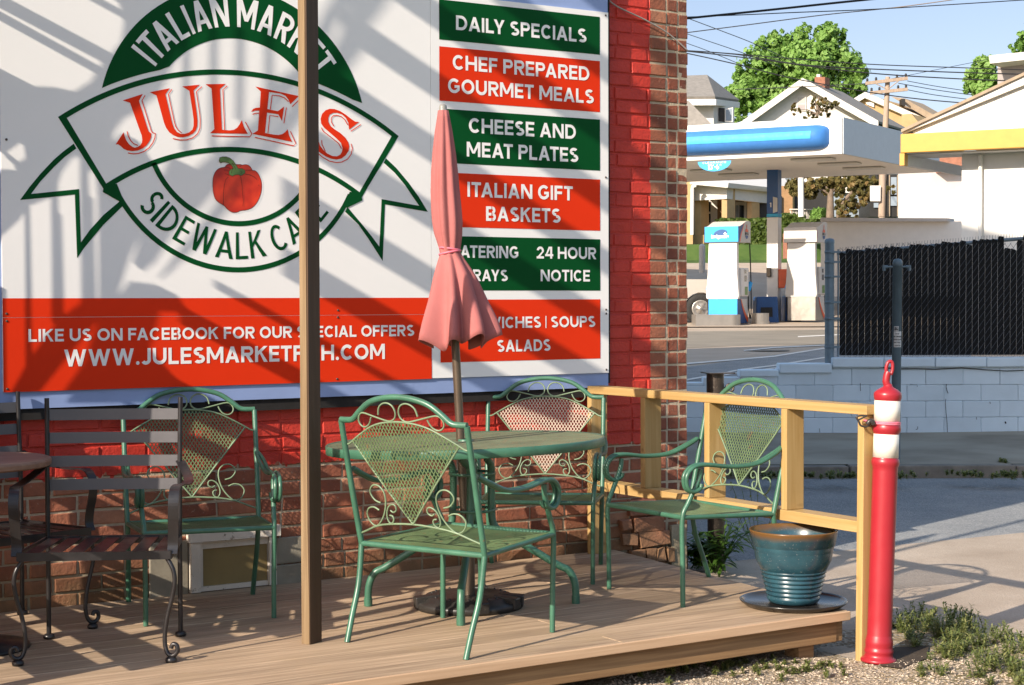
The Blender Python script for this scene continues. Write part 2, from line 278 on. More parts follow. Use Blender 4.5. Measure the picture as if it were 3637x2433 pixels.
GLYPHS = r'''{"A":[480,[[[16,0],[201,509],[276,509],[463,0],[395,0],[287,302],[264,372],[232,478],[245,478],[213,371],[191,302],[85,0]],[[110,142],[110,199],[370,199],[370,142]]]],"B":[456,[[[60,0],[60,509],[241,509],[266,508],[289,504],[310,499],[329,491],[345,481],[359,469],[371,456],[381,442],[388,426],[394,410],[397,392],[398,374],[397,358],[395,344],[392,331],[387,320],[380,310],[373,301],[365,293],[356,286],[347,280],[336,275],[326,270],[315,267],[315,262],[327,261],[339,257],[351,252],[363,245],[374,237],[385,227],[394,216],[402,203],[409,189],[414,173],[417,155],[418,136],[417,117],[413,100],[408,83],[400,67],[390,52],[377,39],[362,28],[344,18],[324,10],[301,4],[275,1],[247,0]],[[125,57],[245,57],[272,58],[296,63],[315,70],[330,80],[341,92],[349,105],[354,120],[355,137],[355,149],[352,161],[348,173],[342,184],[335,194],[327,203],[317,211],[306,218],[293,224],[279,228],[264,230],[248,231],[125,231]],[[125,285],[238,285],[252,286],[265,288],[277,291],[288,296],[299,302],[308,309],[316,317],[323,326],[329,337],[333,348],[335,359],[336,372],[334,388],[330,403],[323,417],[313,429],[299,439],[283,446],[263,450],[240,452],[125,452]]]],"C":[510,[[[267,-7],[235,-5],[205,1],[177,11],[150,25],[126,42],[104,63],[86,88],[70,115],[57,146],[48,179],[42,215],[40,254],[42,293],[48,329],[57,362],[70,393],[86,421],[104,445],[126,466],[150,484],[177,498],[205,508],[235,514],[267,516],[286,515],[305,513],[323,509],[340,504],[357,498],[373,490],[388,481],[402,471],[415,460],[427,447],[438,433],[448,418],[456,402],[463,385],[469,367],[473,348],[408,348],[405,361],[401,373],[395,384],[389,395],[382,404],[375,413],[366,421],[357,428],[348,435],[337,440],[327,445],[315,449],[304,452],[292,454],[280,455],[267,456],[245,454],[223,450],[203,443],[184,432],[166,419],[150,403],[137,385],[125,364],[116,340],[109,314],[105,285],[103,254],[105,223],[109,194],[116,168],[125,145],[137,123],[151,105],[166,89],[184,76],[203,66],[223,59],[245,54],[267,53],[280,53],[292,55],[304,57],[315,60],[327,64],[337,69],[348,74],[357,81],[366,88],[375,96],[382,105],[389,114],[395,125],[401,136],[405,148],[408,160],[473,160],[469,142],[463,124],[457,107],[448,91],[438,76],[428,62],[416,49],[402,38],[388,28],[373,19],[357,11],[341,5],[323,0],[305,-4],[286,-6]]]],"D":[502,[[[219,0],[96,0],[96,57],[215,57],[244,58],[272,63],[296,70],[318,81],[337,94],[354,110],[368,128],[379,149],[388,172],[394,198],[398,226],[399,255],[398,285],[394,312],[388,337],[379,361],[368,381],[354,399],[338,415],[320,428],[299,438],[275,446],[249,450],[221,452],[93,452],[93,509],[225,509],[261,507],[294,501],[325,492],[353,478],[377,461],[399,441],[418,418],[433,391],[446,361],[455,329],[460,293],[462,255],[460,217],[455,181],[446,149],[433,119],[417,92],[398,68],[376,48],[351,31],[322,17],[291,8],[256,2]],[[125,509],[125,0],[60,0],[60,509]]]],"E":[419,[[[60,0],[60,509],[372,509],[372,452],[125,452],[125,286],[355,286],[355,229],[125,229],[125,57],[375,57],[375,0]]]],"F":[410,[[[60,0],[60,509],[369,509],[369,452],[125,452],[125,278],[346,278],[346,221],[125,221],[125,0]]]],"G":[520,[[[269,-7],[236,-5],[205,1],[176,11],[149,25],[125,43],[104,64],[85,88],[69,116],[57,146],[47,179],[42,215],[40,254],[42,293],[47,329],[57,362],[69,393],[85,421],[103,445],[125,466],[149,484],[175,498],[203,508],[233,514],[265,516],[285,515],[304,513],[322,509],[340,504],[358,497],[374,489],[389,480],[403,469],[416,458],[429,445],[439,431],[449,416],[458,401],[465,384],[470,367],[474,349],[408,349],[404,361],[399,372],[393,383],[387,393],[380,403],[373,411],[365,420],[356,427],[347,434],[337,439],[326,444],[315,448],[304,452],[291,454],[279,455],[265,456],[243,454],[222,450],[202,443],[183,432],[166,419],[150,404],[137,385],[125,364],[116,340],[109,314],[105,285],[103,254],[105,223],[109,194],[116,168],[125,145],[137,124],[151,105],[166,90],[184,76],[203,66],[224,59],[246,54],[269,53],[290,54],[309,57],[328,63],[345,71],[360,81],[374,93],[386,107],[396,123],[404,141],[410,160],[414,180],[415,202],[434,199],[283,199],[283,256],[478,256],[478,200],[476,170],[471,141],[463,115],[451,91],[436,69],[419,50],[399,33],[377,19],[352,8],[326,0],[298,-5]]]],"H":[517,[[[60,0],[60,509],[125,509],[125,289],[392,289],[392,509],[457,509],[457,0],[392,0],[392,232],[125,232],[125,0]]]],"I":[300,[[[31,0],[31,57],[118,57],[118,452],[31,452],[31,509],[269,509],[269,452],[183,452],[183,57],[269,57],[269,0]]]],"J":[396,[[[185,-7],[153,-4],[124,3],[98,15],[75,33],[57,55],[44,81],[36,111],[33,145],[33,173],[98,173],[98,145],[99,123],[104,104],[111,88],[122,74],[134,64],[149,56],[166,51],[185,50],[204,51],[220,56],[235,64],[248,74],[258,88],[266,104],[270,123],[272,145],[272,509],[336,509],[336,145],[334,111],[326,81],[313,55],[294,33],[271,15],[246,3],[217,-4]]]],"K":[467,[[[104,145],[104,216],[139,261],[174,303],[212,344],[364,509],[448,509],[231,276],[228,276]],[[60,0],[60,509],[125,509],[125,334],[124,225],[125,193],[125,0]],[[372,0],[188,259],[228,309],[449,0]]]],"L":[393,[[[60,0],[60,509],[125,509],[125,57],[361,57],[361,0]]]],"M":[628,[[[60,0],[60,509],[152,509],[277,187],[287,159],[299,123],[311,84],[322,49],[307,49],[318,83],[330,121],[342,158],[352,187],[476,509],[568,509],[568,0],[504,0],[504,291],[504,327],[505,369],[506,413],[507,457],[513,457],[498,409],[482,363],[467,322],[456,291],[342,0],[286,0],[170,291],[159,321],[145,361],[129,408],[112,457],[119,457],[120,416],[121,372],[122,328],[122,291],[122,0]]]],"N":[523,[[[60,0],[60,509],[136,509],[343,183],[363,151],[388,107],[414,55],[405,54],[401,108],[399,157],[399,195],[399,509],[463,509],[463,0],[387,0],[202,290],[177,331],[148,381],[108,452],[119,454],[122,384],[124,328],[125,291],[125,0]]]],"O":[533,[[[267,-7],[235,-5],[205,1],[177,11],[150,25],[126,42],[105,63],[86,88],[70,115],[57,146],[48,179],[42,215],[40,254],[42,293],[48,329],[57,362],[70,393],[86,421],[105,445],[126,466],[150,484],[177,498],[205,508],[235,514],[267,516],[299,514],[329,508],[357,498],[384,484],[408,466],[429,445],[448,421],[464,393],[477,362],[486,329],[491,293],[493,254],[491,215],[486,179],[477,146],[464,115],[448,88],[429,63],[408,42],[384,25],[357,11],[329,1],[299,-5]],[[267,53],[289,54],[310,59],[330,66],[349,76],[367,89],[383,105],[396,123],[408,144],[418,168],[425,194],[429,223],[430,254],[429,286],[425,314],[418,341],[408,365],[396,386],[383,404],[367,420],[349,433],[330,443],[310,450],[289,454],[267,456],[245,454],[223,450],[203,443],[184,433],[167,420],[151,404],[137,385],[125,364],[116,340],[109,314],[105,285],[103,254],[105,223],[109,194],[116,168],[125,144],[137,123],[151,105],[167,89],[184,76],[203,66],[223,59],[245,54]]]],"P":[445,[[[60,0],[60,509],[235,509],[263,507],[289,503],[312,497],[332,487],[350,476],[366,462],[379,447],[390,430],[398,411],[404,391],[407,370],[409,348],[407,325],[404,304],[398,284],[390,265],[379,248],[366,233],[350,219],[332,207],[312,198],[289,191],[263,187],[235,186],[109,186],[109,242],[233,242],[252,243],[269,246],[284,250],[297,256],[308,264],[318,272],[327,282],[333,294],[338,306],[342,319],[344,333],[344,348],[344,362],[342,376],[338,389],[333,402],[326,413],[318,423],[308,431],[297,439],[284,444],[268,449],[251,451],[232,452],[125,452],[125,0]]]],"R":[449,[[[60,0],[60,509],[236,509],[264,507],[290,504],[313,497],[333,489],[351,478],[367,465],[380,450],[390,433],[399,415],[405,395],[408,374],[409,352],[408,330],[405,309],[399,290],[390,271],[380,255],[367,240],[351,228],[333,217],[312,209],[289,203],[264,199],[236,198],[96,198],[96,255],[234,255],[252,256],[269,258],[284,262],[298,267],[309,273],[319,281],[327,290],[334,300],[339,312],[342,324],[344,338],[345,352],[344,367],[342,380],[339,393],[334,405],[327,415],[319,425],[309,433],[298,440],[284,445],[269,449],[252,451],[233,452],[125,452],[125,0]],[[353,0],[230,229],[303,229],[428,0]]]],"S":[447,[[[224,-9],[197,-8],[172,-4],[149,1],[128,9],[108,19],[91,31],[76,45],[64,60],[54,77],[46,96],[41,115],[38,137],[104,137],[107,123],[110,110],[116,98],[123,88],[132,79],[142,71],[154,64],[166,59],[180,55],[194,52],[209,50],[224,49],[241,50],[257,52],[272,55],[286,60],[299,66],[311,74],[321,82],[329,92],[336,102],[341,114],[345,126],[346,139],[345,151],[342,161],[338,171],[332,179],[325,186],[316,193],[307,199],[296,205],[245,222],[184,239],[154,249],[128,260],[105,274],[86,289],[71,307],[60,326],[54,348],[52,372],[53,393],[58,413],[65,431],[75,448],[87,463],[102,476],[119,488],[138,498],[158,506],[180,511],[203,514],[227,516],[252,514],[275,511],[296,505],[316,498],[334,488],[351,476],[365,463],[377,449],[387,433],[394,415],[399,397],[401,378],[337,378],[334,396],[326,412],[316,426],[302,437],[286,447],[267,453],[247,457],[225,459],[209,458],[194,456],[180,452],[167,448],[156,442],[145,435],[136,427],[129,418],[123,409],[118,398],[116,387],[115,376],[116,363],[119,352],[124,342],[131,334],[139,326],[148,319],[158,313],[169,308],[212,293],[264,279],[312,264],[324,258],[336,252],[347,245],[359,238],[369,229],[379,220],[387,209],[395,198],[401,185],[405,171],[407,155],[408,139],[407,118],[403,99],[396,81],[386,64],[374,48],[360,34],[343,21],[323,11],[302,2],[278,-4],[252,-8]]]],"T":[449,[[[32,452],[32,509],[417,509],[417,452],[257,452],[257,0],[193,0],[193,452]]]],"U":[517,[[[259,-8],[230,-7],[203,-2],[177,5],[154,15],[133,28],[114,43],[98,60],[85,80],[74,101],[66,124],[62,148],[60,173],[60,509],[124,509],[124,178],[125,160],[128,144],[133,128],[141,113],[150,99],[160,87],[173,77],[187,68],[203,61],[220,56],[239,53],[259,52],[279,53],[298,56],[315,61],[331,68],[345,77],[357,87],[368,99],[377,113],[384,128],[389,144],[392,160],[393,178],[393,509],[457,509],[457,173],[456,148],[451,124],[443,101],[433,80],[419,60],[403,43],[384,28],[363,15],[340,5],[315,-2],[288,-7]]]],"V":[480,[[[204,0],[16,509],[84,509],[192,206],[215,137],[248,31],[235,31],[267,138],[290,206],[395,509],[463,509],[278,0]]]],"W":[686,[[[155,0],[16,509],[82,509],[163,196],[175,145],[187,94],[197,40],[189,40],[200,94],[211,145],[224,196],[306,509],[380,509],[462,196],[474,145],[486,94],[497,40],[488,40],[499,94],[510,145],[523,196],[603,509],[670,509],[530,0],[455,0],[368,323],[351,391],[336,475],[350,475],[335,395],[318,323],[230,0]]]],"Y":[472,[[[203,0],[203,208],[16,509],[91,509],[192,344],[222,292],[250,230],[224,230],[251,293],[280,344],[381,509],[455,509],[268,208],[268,0]]]],"0":[453,[[[227,-7],[199,-5],[174,1],[151,11],[130,24],[111,41],[95,62],[80,86],[69,113],[60,144],[53,178],[49,214],[48,254],[49,294],[53,330],[60,364],[69,395],[81,422],[95,447],[112,467],[130,484],[151,498],[174,508],[200,514],[227,516],[254,514],[279,508],[302,498],[323,484],[342,467],[358,447],[372,422],[384,395],[393,364],[400,330],[404,294],[405,254],[404,214],[400,178],[393,144],[384,113],[373,86],[359,62],[342,41],[323,24],[302,11],[279,1],[254,-5]],[[227,50],[245,51],[261,56],[276,63],[290,74],[303,87],[313,103],[323,122],[330,144],[336,168],[340,194],[343,223],[344,254],[343,285],[340,314],[336,341],[330,365],[323,387],[313,405],[303,422],[290,435],[276,446],[261,453],[245,458],[227,460],[209,458],[192,453],[177,446],[163,435],[151,422],[140,405],[131,387],[123,365],[117,341],[113,314],[110,285],[109,254],[110,223],[113,194],[117,168],[123,144],[131,122],[140,103],[151,87],[163,74],[177,63],[192,56],[209,51]]]],"2":[453,[[[64,0],[64,47],[234,229],[282,282],[291,294],[299,305],[305,316],[311,327],[315,337],[318,348],[320,360],[320,371],[319,385],[317,397],[313,408],[308,419],[301,428],[293,436],[283,443],[273,449],[262,454],[250,457],[237,459],[224,460],[209,459],[196,457],[184,453],[172,447],[162,441],[153,433],[145,424],[139,413],[134,402],[130,390],[128,376],[127,362],[66,362],[67,384],[71,405],[77,424],[86,442],[98,459],[111,473],[126,486],[143,496],[162,505],[182,511],[203,514],[225,516],[247,514],[268,511],[288,505],[306,497],[323,486],[337,474],[350,461],[361,445],[370,428],[376,411],[380,392],[381,372],[380,358],[378,345],[375,331],[371,318],[365,304],[357,290],[347,275],[336,259],[322,241],[306,223],[288,202],[267,180],[153,60],[153,57],[389,57],[389,0]]]],"4":[453,[[[40,105],[40,158],[247,509],[311,509],[109,166],[109,163],[413,163],[413,105]],[[282,0],[282,121],[282,146],[282,318],[343,318],[343,0]]]],"3":[453,[[[218,-7],[195,-6],[173,-3],[152,2],[133,10],[114,19],[98,30],[83,43],[70,57],[60,74],[52,91],[46,111],[44,132],[109,132],[111,119],[115,107],[120,97],[126,87],[134,78],[144,71],[154,64],[165,59],[178,55],[191,52],[204,50],[219,50],[234,51],[248,53],[262,56],[275,61],[287,67],[297,74],[307,83],[315,93],[321,104],[325,116],[328,130],[329,145],[328,158],[326,172],[322,184],[316,196],[308,207],[299,217],[288,226],[275,234],[260,240],[242,244],[223,247],[201,248],[157,248],[157,299],[288,448],[288,452],[70,452],[70,509],[372,509],[372,461],[211,278],[211,289],[239,290],[264,288],[287,284],[308,276],[327,265],[344,253],[359,239],[371,222],[381,205],[387,186],[392,166],[393,145],[392,123],[387,103],[380,84],[370,66],[358,50],[344,36],[327,23],[309,12],[288,4],[266,-2],[243,-6]]]],"6":[453,[[[226,-7],[203,-5],[182,-1],[161,5],[142,15],[125,26],[109,40],[96,56],[84,74],[75,94],[69,115],[65,138],[64,162],[65,180],[68,199],[73,219],[80,239],[89,261],[102,285],[118,311],[137,340],[252,509],[322,509],[151,261],[145,261],[165,288],[196,307],[205,310],[214,312],[224,314],[235,314],[257,313],[278,309],[298,303],[316,295],[332,284],[346,271],[359,257],[370,240],[378,221],[384,201],[388,180],[389,157],[388,134],[384,112],[377,92],[368,73],[356,55],[343,39],[327,26],[310,14],[291,5],[271,-2],[249,-6]],[[226,48],[241,49],[254,52],[267,56],[279,63],[289,70],[299,79],[307,90],[314,101],[320,114],[324,128],[327,142],[327,157],[327,173],[324,187],[320,201],[314,213],[307,225],[299,235],[289,244],[279,251],[267,258],[254,262],[241,264],[226,265],[212,264],[198,262],[186,258],[174,252],[163,244],[153,235],[145,225],[138,214],[132,201],[128,188],[126,174],[125,158],[126,143],[128,128],[132,114],[138,102],[145,90],[153,79],[163,70],[174,63],[186,56],[198,52],[212,49]]]],"7":[453,[[[97,0],[323,448],[323,452],[62,452],[62,509],[391,509],[391,449],[165,0]]]],".":[188,[[[95,-4],[86,-4],[78,-1],[70,3],[63,9],[57,16],[53,24],[50,32],[50,41],[50,50],[53,59],[57,66],[63,73],[70,79],[78,83],[86,86],[95,87],[104,86],[113,83],[121,79],[128,73],[134,66],[138,59],[140,50],[141,41],[140,32],[138,24],[134,16],[128,9],[121,3],[113,-1],[104,-4]]]],"'":[206,[[[78,318],[70,509],[136,509],[128,318]]]],"|":[230,[[[141,673],[141,-164],[88,-164],[88,673]]]],"-":[453,[[[337,244],[337,188],[114,188],[114,244]]]],"1":[453,[[[76,0],[76,55],[391,55],[391,0]],[[276,509],[276,0],[212,0],[212,448],[209,448],[86,358],[86,427],[198,509]]]],"i":[167,[[[53,0],[53,379],[114,379],[114,0]],[[84,443],[75,444],[67,446],[60,449],[54,455],[48,461],[44,468],[42,475],[41,483],[42,491],[44,499],[48,506],[54,512],[60,517],[67,521],[75,523],[84,524],[92,523],[100,521],[107,517],[114,512],[119,506],[123,499],[126,491],[126,483],[126,475],[123,468],[119,461],[114,455],[107,449],[100,446],[92,444]]]],"n":[410,[[[114,227],[114,0],[53,0],[53,379],[112,379],[112,287],[102,287],[112,312],[124,332],[137,349],[152,362],[169,372],[187,379],[207,383],[227,384],[246,383],[264,380],[280,376],[295,369],[309,360],[321,349],[332,336],[341,321],[348,304],[353,285],[356,264],[357,240],[357,0],[296,0],[296,235],[295,256],[290,275],[283,291],[273,304],[260,315],[246,323],[229,328],[210,329],[197,328],[184,326],[172,322],[161,317],[150,311],[141,303],[133,293],[126,283],[121,271],[117,257],[114,243]]]],"v":[389,[[[163,0],[17,379],[84,379],[165,155],[187,87],[206,21],[184,21],[203,87],[224,155],[305,379],[371,379],[226,0]]]],"g":[425,[[[207,-151],[187,-150],[168,-148],[150,-144],[134,-140],[119,-134],[105,-127],[93,-119],[82,-110],[73,-101],[64,-91],[57,-80],[51,-69],[101,-41],[122,-66],[128,-72],[136,-78],[145,-83],[154,-88],[165,-92],[178,-95],[192,-97],[207,-97],[229,-96],[249,-92],[267,-85],[282,-75],[295,-62],[304,-47],[310,-28],[311,-6],[311,68],[306,68],[287,41],[280,34],[272,28],[263,21],[252,16],[241,11],[227,8],[212,5],[195,5],[173,6],[152,10],[132,17],[113,27],[95,39],[80,53],[67,71],[55,90],[46,112],[39,136],[35,163],[34,191],[35,220],[39,246],[46,271],[55,293],[66,314],[80,332],[95,347],[112,361],[131,371],[152,378],[173,383],[196,384],[213,384],[228,382],[242,378],[253,373],[264,367],[273,360],[281,353],[288,346],[308,319],[313,319],[313,379],[372,379],[372,-9],[371,-32],[367,-54],[360,-73],[350,-90],[338,-104],[324,-117],[308,-127],[291,-136],[271,-142],[251,-147],[229,-150]],[[205,59],[222,60],[237,63],[251,68],[264,75],[275,84],[285,95],[293,107],[300,121],[305,137],[309,154],[312,172],[312,193],[312,212],[309,231],[305,248],[300,264],[293,278],[285,291],[275,303],[264,312],[251,320],[237,325],[222,329],[205,330],[188,329],[172,325],[158,320],[145,312],[134,302],[124,290],[115,277],[109,262],[103,246],[99,229],[97,212],[96,193],[97,173],[99,155],[103,138],[109,123],[116,108],[124,96],[134,85],[145,76],[158,68],[172,63],[188,60]]]],"o":[415,[[[207,-8],[182,-7],[159,-2],[137,6],[117,16],[98,30],[82,46],[68,64],[56,85],[46,108],[40,133],[36,159],[34,187],[36,216],[40,243],[46,268],[56,291],[68,312],[82,330],[98,346],[117,360],[137,371],[159,378],[182,383],[207,384],[233,383],[256,378],[278,371],[299,360],[317,346],[333,330],[347,312],[359,291],[369,268],[376,243],[380,216],[381,187],[380,159],[376,133],[369,108],[359,85],[347,64],[333,46],[317,30],[299,16],[278,6],[256,-2],[233,-7]],[[207,46],[226,48],[242,51],[257,57],[270,66],[282,76],[292,89],[300,102],[307,117],[312,134],[316,151],[318,169],[319,187],[318,206],[316,224],[312,242],[307,258],[300,274],[292,287],[282,300],[270,310],[257,319],[242,325],[226,329],[207,330],[189,329],[173,325],[158,319],[145,310],[134,300],[124,287],[115,274],[108,258],[103,242],[99,224],[97,206],[96,187],[97,169],[99,151],[103,134],[108,117],[115,102],[124,89],[134,76],[145,66],[158,57],[173,51],[189,48]]]],"r":[259,[[[53,0],[53,379],[112,379],[112,321],[115,321],[122,335],[130,347],[140,358],[152,367],[166,375],[181,380],[196,384],[213,385],[229,384],[243,384],[243,322],[230,324],[207,326],[194,325],[182,323],[170,319],[159,315],[149,309],[140,301],[132,293],[126,284],[121,273],[117,262],[114,250],[114,237],[114,0]]]],"a":[389,[[[160,-9],[142,-8],[126,-5],[110,-1],[94,5],[80,12],[68,22],[57,32],[48,45],[40,58],[35,73],[31,90],[30,108],[31,123],[34,138],[38,150],[43,161],[50,171],[58,179],[67,187],[78,193],[89,199],[100,203],[112,207],[125,211],[178,220],[234,227],[265,235],[276,255],[276,257],[275,268],[273,279],[271,288],[267,297],[262,304],[256,311],[248,317],[240,322],[230,326],[220,329],[208,330],[196,331],[183,330],[171,329],[159,326],[149,322],[118,301],[100,274],[41,291],[48,308],[57,322],[67,335],[79,346],[91,355],[104,364],[118,370],[133,375],[148,379],[163,382],[179,384],[194,384],[239,379],[251,376],[263,372],[275,367],[286,360],[296,353],[306,343],[315,333],[322,320],[329,306],[333,290],[336,272],[337,251],[337,0],[277,0],[277,52],[272,52],[252,25],[244,18],[236,12],[226,6],[215,1],[203,-3],[190,-6],[176,-8]],[[170,45],[187,46],[202,49],[216,53],[228,59],[239,66],[248,74],[257,83],[263,93],[269,104],[272,115],[275,126],[276,138],[276,190],[259,182],[231,176],[200,171],[175,168],[134,159],[125,155],[117,150],[110,145],[103,139],[98,132],[95,124],[93,115],[92,105],[92,95],[94,87],[98,79],[102,72],[107,66],[114,61],[121,56],[130,52],[139,49],[149,47],[159,46]]]],"t":[227,[[[204,379],[204,327],[6,327],[6,379]],[[65,471],[126,471],[126,98],[127,86],[128,76],[132,68],[136,61],[142,56],[150,53],[159,51],[170,50],[185,51],[202,54],[213,2],[192,-3],[168,-4],[145,-3],[125,2],[107,10],[92,21],[80,35],[72,52],[67,71],[65,93]]]],"e":[404,[[[212,-8],[185,-7],[161,-2],[138,6],[117,16],[98,30],[82,46],[68,64],[56,85],[46,108],[40,132],[35,159],[34,187],[35,215],[39,242],[46,267],[55,290],[67,311],[81,329],[97,346],[115,359],[135,370],[157,378],[180,383],[205,384],[221,384],[236,382],[251,379],[266,374],[280,368],[294,361],[307,351],[319,341],[331,329],[341,315],[350,299],[357,282],[363,263],[368,242],[370,219],[371,194],[371,169],[75,169],[75,221],[338,221],[310,202],[309,220],[307,237],[303,254],[298,269],[291,282],[283,294],[273,305],[263,314],[250,321],[237,326],[222,329],[205,330],[189,329],[173,326],[159,321],[146,313],[135,304],[125,294],[116,282],[109,270],[103,256],[99,241],[97,226],[96,211],[96,178],[97,157],[100,139],[104,122],[110,106],[118,92],[128,80],[139,70],[151,61],[165,55],[179,50],[195,47],[212,46],[224,47],[234,48],[244,50],[254,53],[263,56],[271,61],[278,66],[285,73],[292,80],[297,88],[302,96],[306,105],[365,91],[360,77],[353,63],[345,51],[335,39],[324,29],[311,19],[298,11],[283,4],[266,-1],[249,-5],[231,-7]]]]}'''
# ------------------------------------------------------------------ lettering: a plain bold grotesque drawn from bars and ring segments
WID = dict(A=1.0,B=.86,C=.94,D=.95,E=.74,F=.72,G=1.0,H=.96,I=.21,J=.62,K=.92,L=.70,M=1.16,N=.98,O=1.08,P=.82,R=.86,S=.80,T=.80,U=.93,V=.98,W=1.42,Y=.94)
WID.update({'.':.24,'|':.10,'-':.42,"'":.2,'0':.85,'1':.42,'2':.78,'3':.80,'4':.88,'6':.82})
def glyph(ch, w, h, t):
    """closed outlines (they may overlap) of one letter in a box w x h with strokes t thick"""
    o = []
    bar = lambda x0, y0, x1, y1: o.append([(x0,y0),(x1,y0),(x1,y1),(x0,y1)])
    def dia(xb, yb, xt, yt, k=1.0):                   # slanting stroke cut level top and bottom; xb, xt: left edges
        td = t*k*math.hypot(xt-xb, yt-yb)/abs(yt-yb); o.append([(xb,yb),(xb+td,yb),(xt+td,yt),(xt,yt)]); return td
    def ring(cx, cy, rx, ry, a0, a1, tt=None, n=22):
        tt = tt or t; A = [R(a0+(a1-a0)*i/n) for i in range(n+1)]
        O = [(cx+rx*math.cos(a), cy+ry*math.sin(a)) for a in A]; I = [(cx+(rx-tt)*math.cos(a), cy+(ry-tt)*math.sin(a)) for a in A]
        for i in range(n): o.append([O[i], O[i+1], I[i+1], I[i]])
    if ch == 'A':
        td = t*math.hypot(w/2, h)/h*1.0; o.append([(0,0),(td,0),(w/2+td*.47,h),(w/2-td*.47,h)]); o.append([(w-td,0),(w,0),(w/2+td*.47,h),(w/2-td*.47,h)]); bar(w*.22, h*.21, w*.78, h*.21+t*.88)
    elif ch == 'B':
        bar(0,0,t,h); r1, r2 = h*.52/2, h*.56/2
        bar(t*.5,h-t*.92,w*.55,h); bar(t*.5,r2*2-t*.92,w*.55,r2*2); bar(t*.5,0,w*.55,t*.92); ring(w*.95-r1, h-r1, r1, r1, -90, 90, t*.95); ring(w-r2, r2, r2, r2, -90, 90, t*.95)
    elif ch == 'C': ring(w*.53, h/2, w*.53, h/2, 44, 316)
    elif ch == 'D':
        bar(0,0,t,h); r = h/2; bar(t*.5,h-t*.95,w-r+.001,h); bar(t*.5,0,w-r+.001,t*.95); ring(w-r, r, r, r, -90, 90, t*.97)
    elif ch in 'EF':
        bar(0,0,t,h); bar(t*.5,h-t*.93,w,h); bar(t*.5,h*.5-t*.42,w*.93,h*.5+t*.48); 
        if ch == 'E': bar(t*.5,0,w,t*.93)
    elif ch == 'G': ring(w*.52, h/2, w*.52, h/2, 44, 322); bar(w*.55,h*.36,w*.97,h*.36+t*.9); bar(w*.97-t*.98,h*.20,w*.97,h*.45)
    elif ch == 'H': bar(0,0,t,h); bar(w-t,0,w,h); bar(t*.5,h/2-t*.46,w-t*.5,h/2+t*.46)
    elif ch == 'I' or ch == '|': bar(0,0 if ch == 'I' else -h*.04,w,h if ch == 'I' else h*1.04)
    elif ch == 'J': bar(w-t,h*.30,w,h); ring(w-h*.31, h*.31, h*.31, h*.31, 212, 360)
    elif ch == 'K':
        bar(0,0,t,h); td = t*1.28; o.append([(t*.7,h*.36),(t*.7,h*.36+t*1.25),(w-td-.0,h),(w-.01*w,h)]); o.append([(w*.34,h*.60),(w*.34+t*.4,h*.72),(w,0),(w-td,0)])
    elif ch == 'L': bar(0,0,t,h); bar(t*.5,0,w,t*.93)
    elif ch == 'M':
        bar(0,0,t*.95,h); bar(w-t*.95,0,w,h); td = t*1.12
        o.append([(0,h),(td,h),(w/2+td*.42,h*.22),(w/2-td*.42,h*.22)]); o.append([(w,h),(w-td,h),(w/2-td*.42,h*.22),(w/2+td*.42,h*.22)])
    elif ch == 'N': bar(0,0,t*.96,h); bar(w-t*.96,0,w,h); td = t*1.2; o.append([(0,h),(td,h),(w,0),(w-td,0)])
    elif ch in 'O0': ring(w/2, h/2, w/2, h/2, 0, 360, t, 40)
    elif ch in 'PR':
        bar(0,0,t,h); r = h*.60/2; bar(t*.5,h-t*.94,w-r,h); bar(t*.5,h-2*r,w-r,h-2*r+t*.94); ring(w-r, h-r, r, r, -90, 90, t*.96)
        if ch == 'R': td = t*1.2; o.append([(w*.36,h*.42),(w*.36+td,h*.42),(w*1.02,0),(w*1.02-td,0)])
    elif ch in 'S':
        r = h*.52/2; rx = w/2; ring(rx, h-r*1.02, rx*.96, r*1.02, 38, 268); ring(rx, r*1.06, rx, r*1.06, -142, 92)
    elif ch == 'T': bar(0,h-t*.93,w,h); bar(w/2-t/2,0,w/2+t/2,h-t*.4)
    elif ch == 'U': r = w/2; bar(0,r*.9,t,h); bar(w-t,r*.9,w,h); ring(r, r*.92, r, r*.92, 180, 360)
    elif ch == 'V':
        td = t*math.hypot(w/2, h)/h; o.append([(0,h),(td,h),(w/2+td*.47,0),(w/2-td*.47,0)]); o.append([(w,h),(w-td,h),(w/2-td*.47,0),(w/2+td*.47,0)])
    elif ch == 'W':
        td = t*1.04; q = w*.285; m_ = w/2
        o.append([(0,h),(td,h),(q+td*.47,0),(q-td*.47,0)]); o.append([(m_-td*.47,h),(m_+td*.47,h),(q+td*.47,0),(q-td*.47,0)]); o.append([(m_-td*.47,h),(m_+td*.47,h),(w-q+td*.47,0),(w-q-td*.47,0)]); o.append([(w,h),(w-td,h),(w-q-td*.47,0),(w-q+td*.47,0)])
    elif ch == 'Y':
